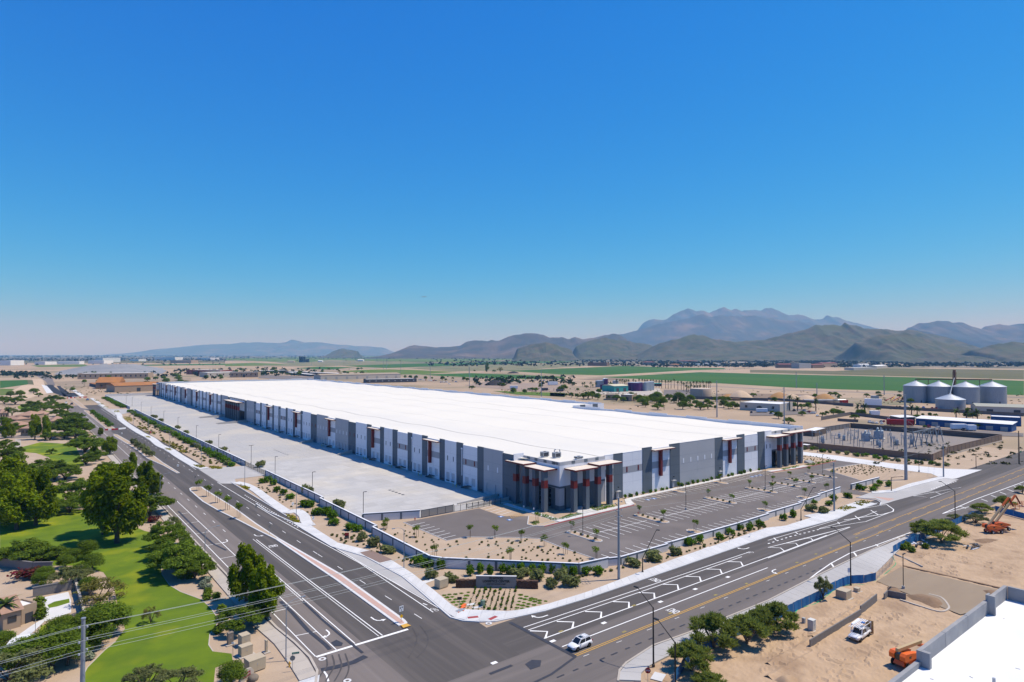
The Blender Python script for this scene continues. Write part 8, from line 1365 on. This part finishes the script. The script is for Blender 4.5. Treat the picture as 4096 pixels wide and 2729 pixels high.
# aircraft low in the sky
pl = thing('airliner', 'tiny distant airliner in the clear sky', 'aircraft', (HV.x * 4000 + RV.x * -562, HV.y * 4000 + RV.y * -562, 50 + 231 / 2520 * 4000), R(-30)); MB().tube([(-15, 0, 0), (-13, 0, 0), (13, 0, 0), (17, 0, .8)], [.3, 1.9, 1.9, .4], 10).build('fuselage', galv, pl); MB().add([(-3, 0, 0), (3, 0, 0), (5.5, 15, .8), (3.5, 15, .8), (-3, 0, -.3), (3, 0, -.3)], [(0, 1, 2, 3), (5, 4, 3, 2)]).build('wing', galv, pl); MB().add([(-3, 0, 0), (3, 0, 0), (5.5, -15, .8), (3.5, -15, .8), (-3, 0, -.3), (3, 0, -.3)], [(3, 2, 1, 0), (2, 3, 4, 5)]).build('wing', galv, pl); MB().add([(12, 0, 1), (16, 0, 1), (17, 0, 6), (15, 0, 6), (12, .2, 1)], [(0, 1, 2, 3), (3, 2, 1, 4)]).build('tail_fin', galv, pl)
# ------------------------------------------------------------------ distant vegetation too small to count
def mass(name, label, polys, n, r0, r1, c, c2, hk=.8):
    g_ = np.random.default_rng(n); P = []
    for k in range(n):
        pl_ = polys[k % len(polys)]; (x0, y0), (x1, y1) = pl_
        px, py = g_.uniform(x0, x1), y0 + (y1 - y0) * g_.random() ** 1.0; q = F(px, py); r = g_.uniform(r0, r1) * (1 + .0) 
        for j in range(7):
            a = g_.uniform(0, 6.28); e = g_.uniform(.1, 1.5); c_ = np.array([q[0] + math.cos(a) * math.cos(e) * r, q[1] + math.sin(a) * math.cos(e) * r, r * hk * (.2 + .8 * math.sin(e))]); u = g_.normal(size=3); u /= np.linalg.norm(u); v = np.cross(u, [0.3, .2, .9]); v /= np.linalg.norm(v); s = r * .75
            P += [c_ - u * s, c_ + v * s * .7, c_ + u * s, c_ - v * s * .7]
    o = put(name, leaf_mesh(name, np.maximum(np.array(P), [[-1e9, -1e9, .05]]), foliage('foliage_' + name, c, c2, .15)), None); o['kind'] = 'stuff'; o['label'] = label
mass('far_scrub', 'scrub dotted over the plain below the hills', [((1700, 1428), (4300, 1466)), ((2600, 1430), (4200, 1470)), ((2300, 1426), (3600, 1450)), ((900, 1424), (2300, 1436)), ((-200, 1424), (900, 1445))], 6000, 4, 10, (.05, .062, .032), (.03, .042, .022))
mass('far_grove', 'dark grove band at the foot of the hills', [((2750, 1421), (3420, 1427)), ((1150, 1421), (2100, 1425)), ((0, 1421), (900, 1426)), ((2200, 1421), (2800, 1425)), ((-300, 1422), (1300, 1430))], 2400, 9, 20, (.035, .055, .025), (.02, .034, .018), 1.0)
mass('plain_trees', 'scattered trees of the distant plain', [((0, 1440), (900, 1462)), ((0, 1432), (1300, 1445)), ((60, 1492), (900, 1520)), ((900, 1476), (1300, 1505)), ((0, 1492), (180, 1505)), ((700, 1480), (1100, 1500)), ((1800, 1452), (2600, 1462)), ((2700, 1456), (3500, 1470)), ((1900, 1510), (2300, 1545)), ((0, 1432), (1600, 1445))], 900, 3, 6, (.05, .08, .03), (.03, .05, .02), .9)
mass('verge_scrub', 'low weeds along roads and lots behind the warehouse', [((2450, 1600), (4096, 1640)), ((2300, 1560), (2900, 1600)), ((3000, 1560), (4096, 1620)), ((2000, 1555), (2500, 1580)), ((250, 1535), (520, 1580)), ((3500, 1770), (4090, 1860))], 700, .4, 1.3, (.14, .14, .055), (.08, .09, .04), .6)
pave(VL((5,640,470),(5,1290,455),(5,1330,520),(5,900,560),(5,400,500)), conc_b, 'tank_farm_yard', .3); pave(VL((7,0,700),(7,550,690),(7,960,740),(7,940,770),(7,300,800),(7,0,800)), asph_old, 'office_car_park', .3); pave(VL((8,1280,225),(8,2354,262),(8,2354,372),(8,1700,345),(8,1000,280)), mat('lorry_yard', (.33, .25, .19), (.27, .2, .15), scale=.03), 'lorry_yard', .28); pave(VL((8,1380,352),(8,2354,380),(8,2354,430),(8,1700,400)), crop2, 'weedy_field', .3); pave(VL((5,0,505),(5,180,515),(5,170,555),(5,0,545)), crop2, 'weedy_field', .3)
brn = mat('bare_brown_lot', (.24, .17, .115), (.19, .135, .09), scale=.03, detail=7); tnl = mat('bare_tan_lot', (.33, .245, .165), (.27, .20, .135), scale=.02, detail=8, c3=(.19, .17, .09), scale3=.012)
for i, pts in enumerate((VL((5,330,350),(5,560,335),(5,800,335),(5,940,350),(5,700,362)), VL((5,0,425),(5,600,430),(5,640,500),(5,180,520),(5,0,490)), VL((5,1340,470),(5,1690,470),(5,1690,560),(5,1340,530)), VL((5,1950,520),(5,2354,510),(5,2354,600),(5,1950,600)), VL((7,0,480),(7,1150,500),(7,1150,620),(7,700,600),(7,0,560)), VL((7,1200,540),(7,2300,540),(7,2300,640),(7,1500,660),(7,1200,640)), VL((8,150,135),(8,1000,165),(8,1250,210),(8,900,240),(8,300,225)), SL(4,(770,640),(1250,650),(1250,710),(800,690)), SL(4,(1300,700),(2350,770),(2350,800),(1900,790),(1300,730)), VL((1,560,520),(1,1000,500),(1,2000,480),(1,2000,510),(1,1250,520),(1,700,600)), VL((2,350,440),(2,1000,470),(2,1000,500),(2,350,480)))): pave(pts, (brn, tnl, asph_old, brn, brn, tnl, tnl, tnl, asph_old, tnl, asph_old)[i], 'bare_lot', .2 + i * .004)
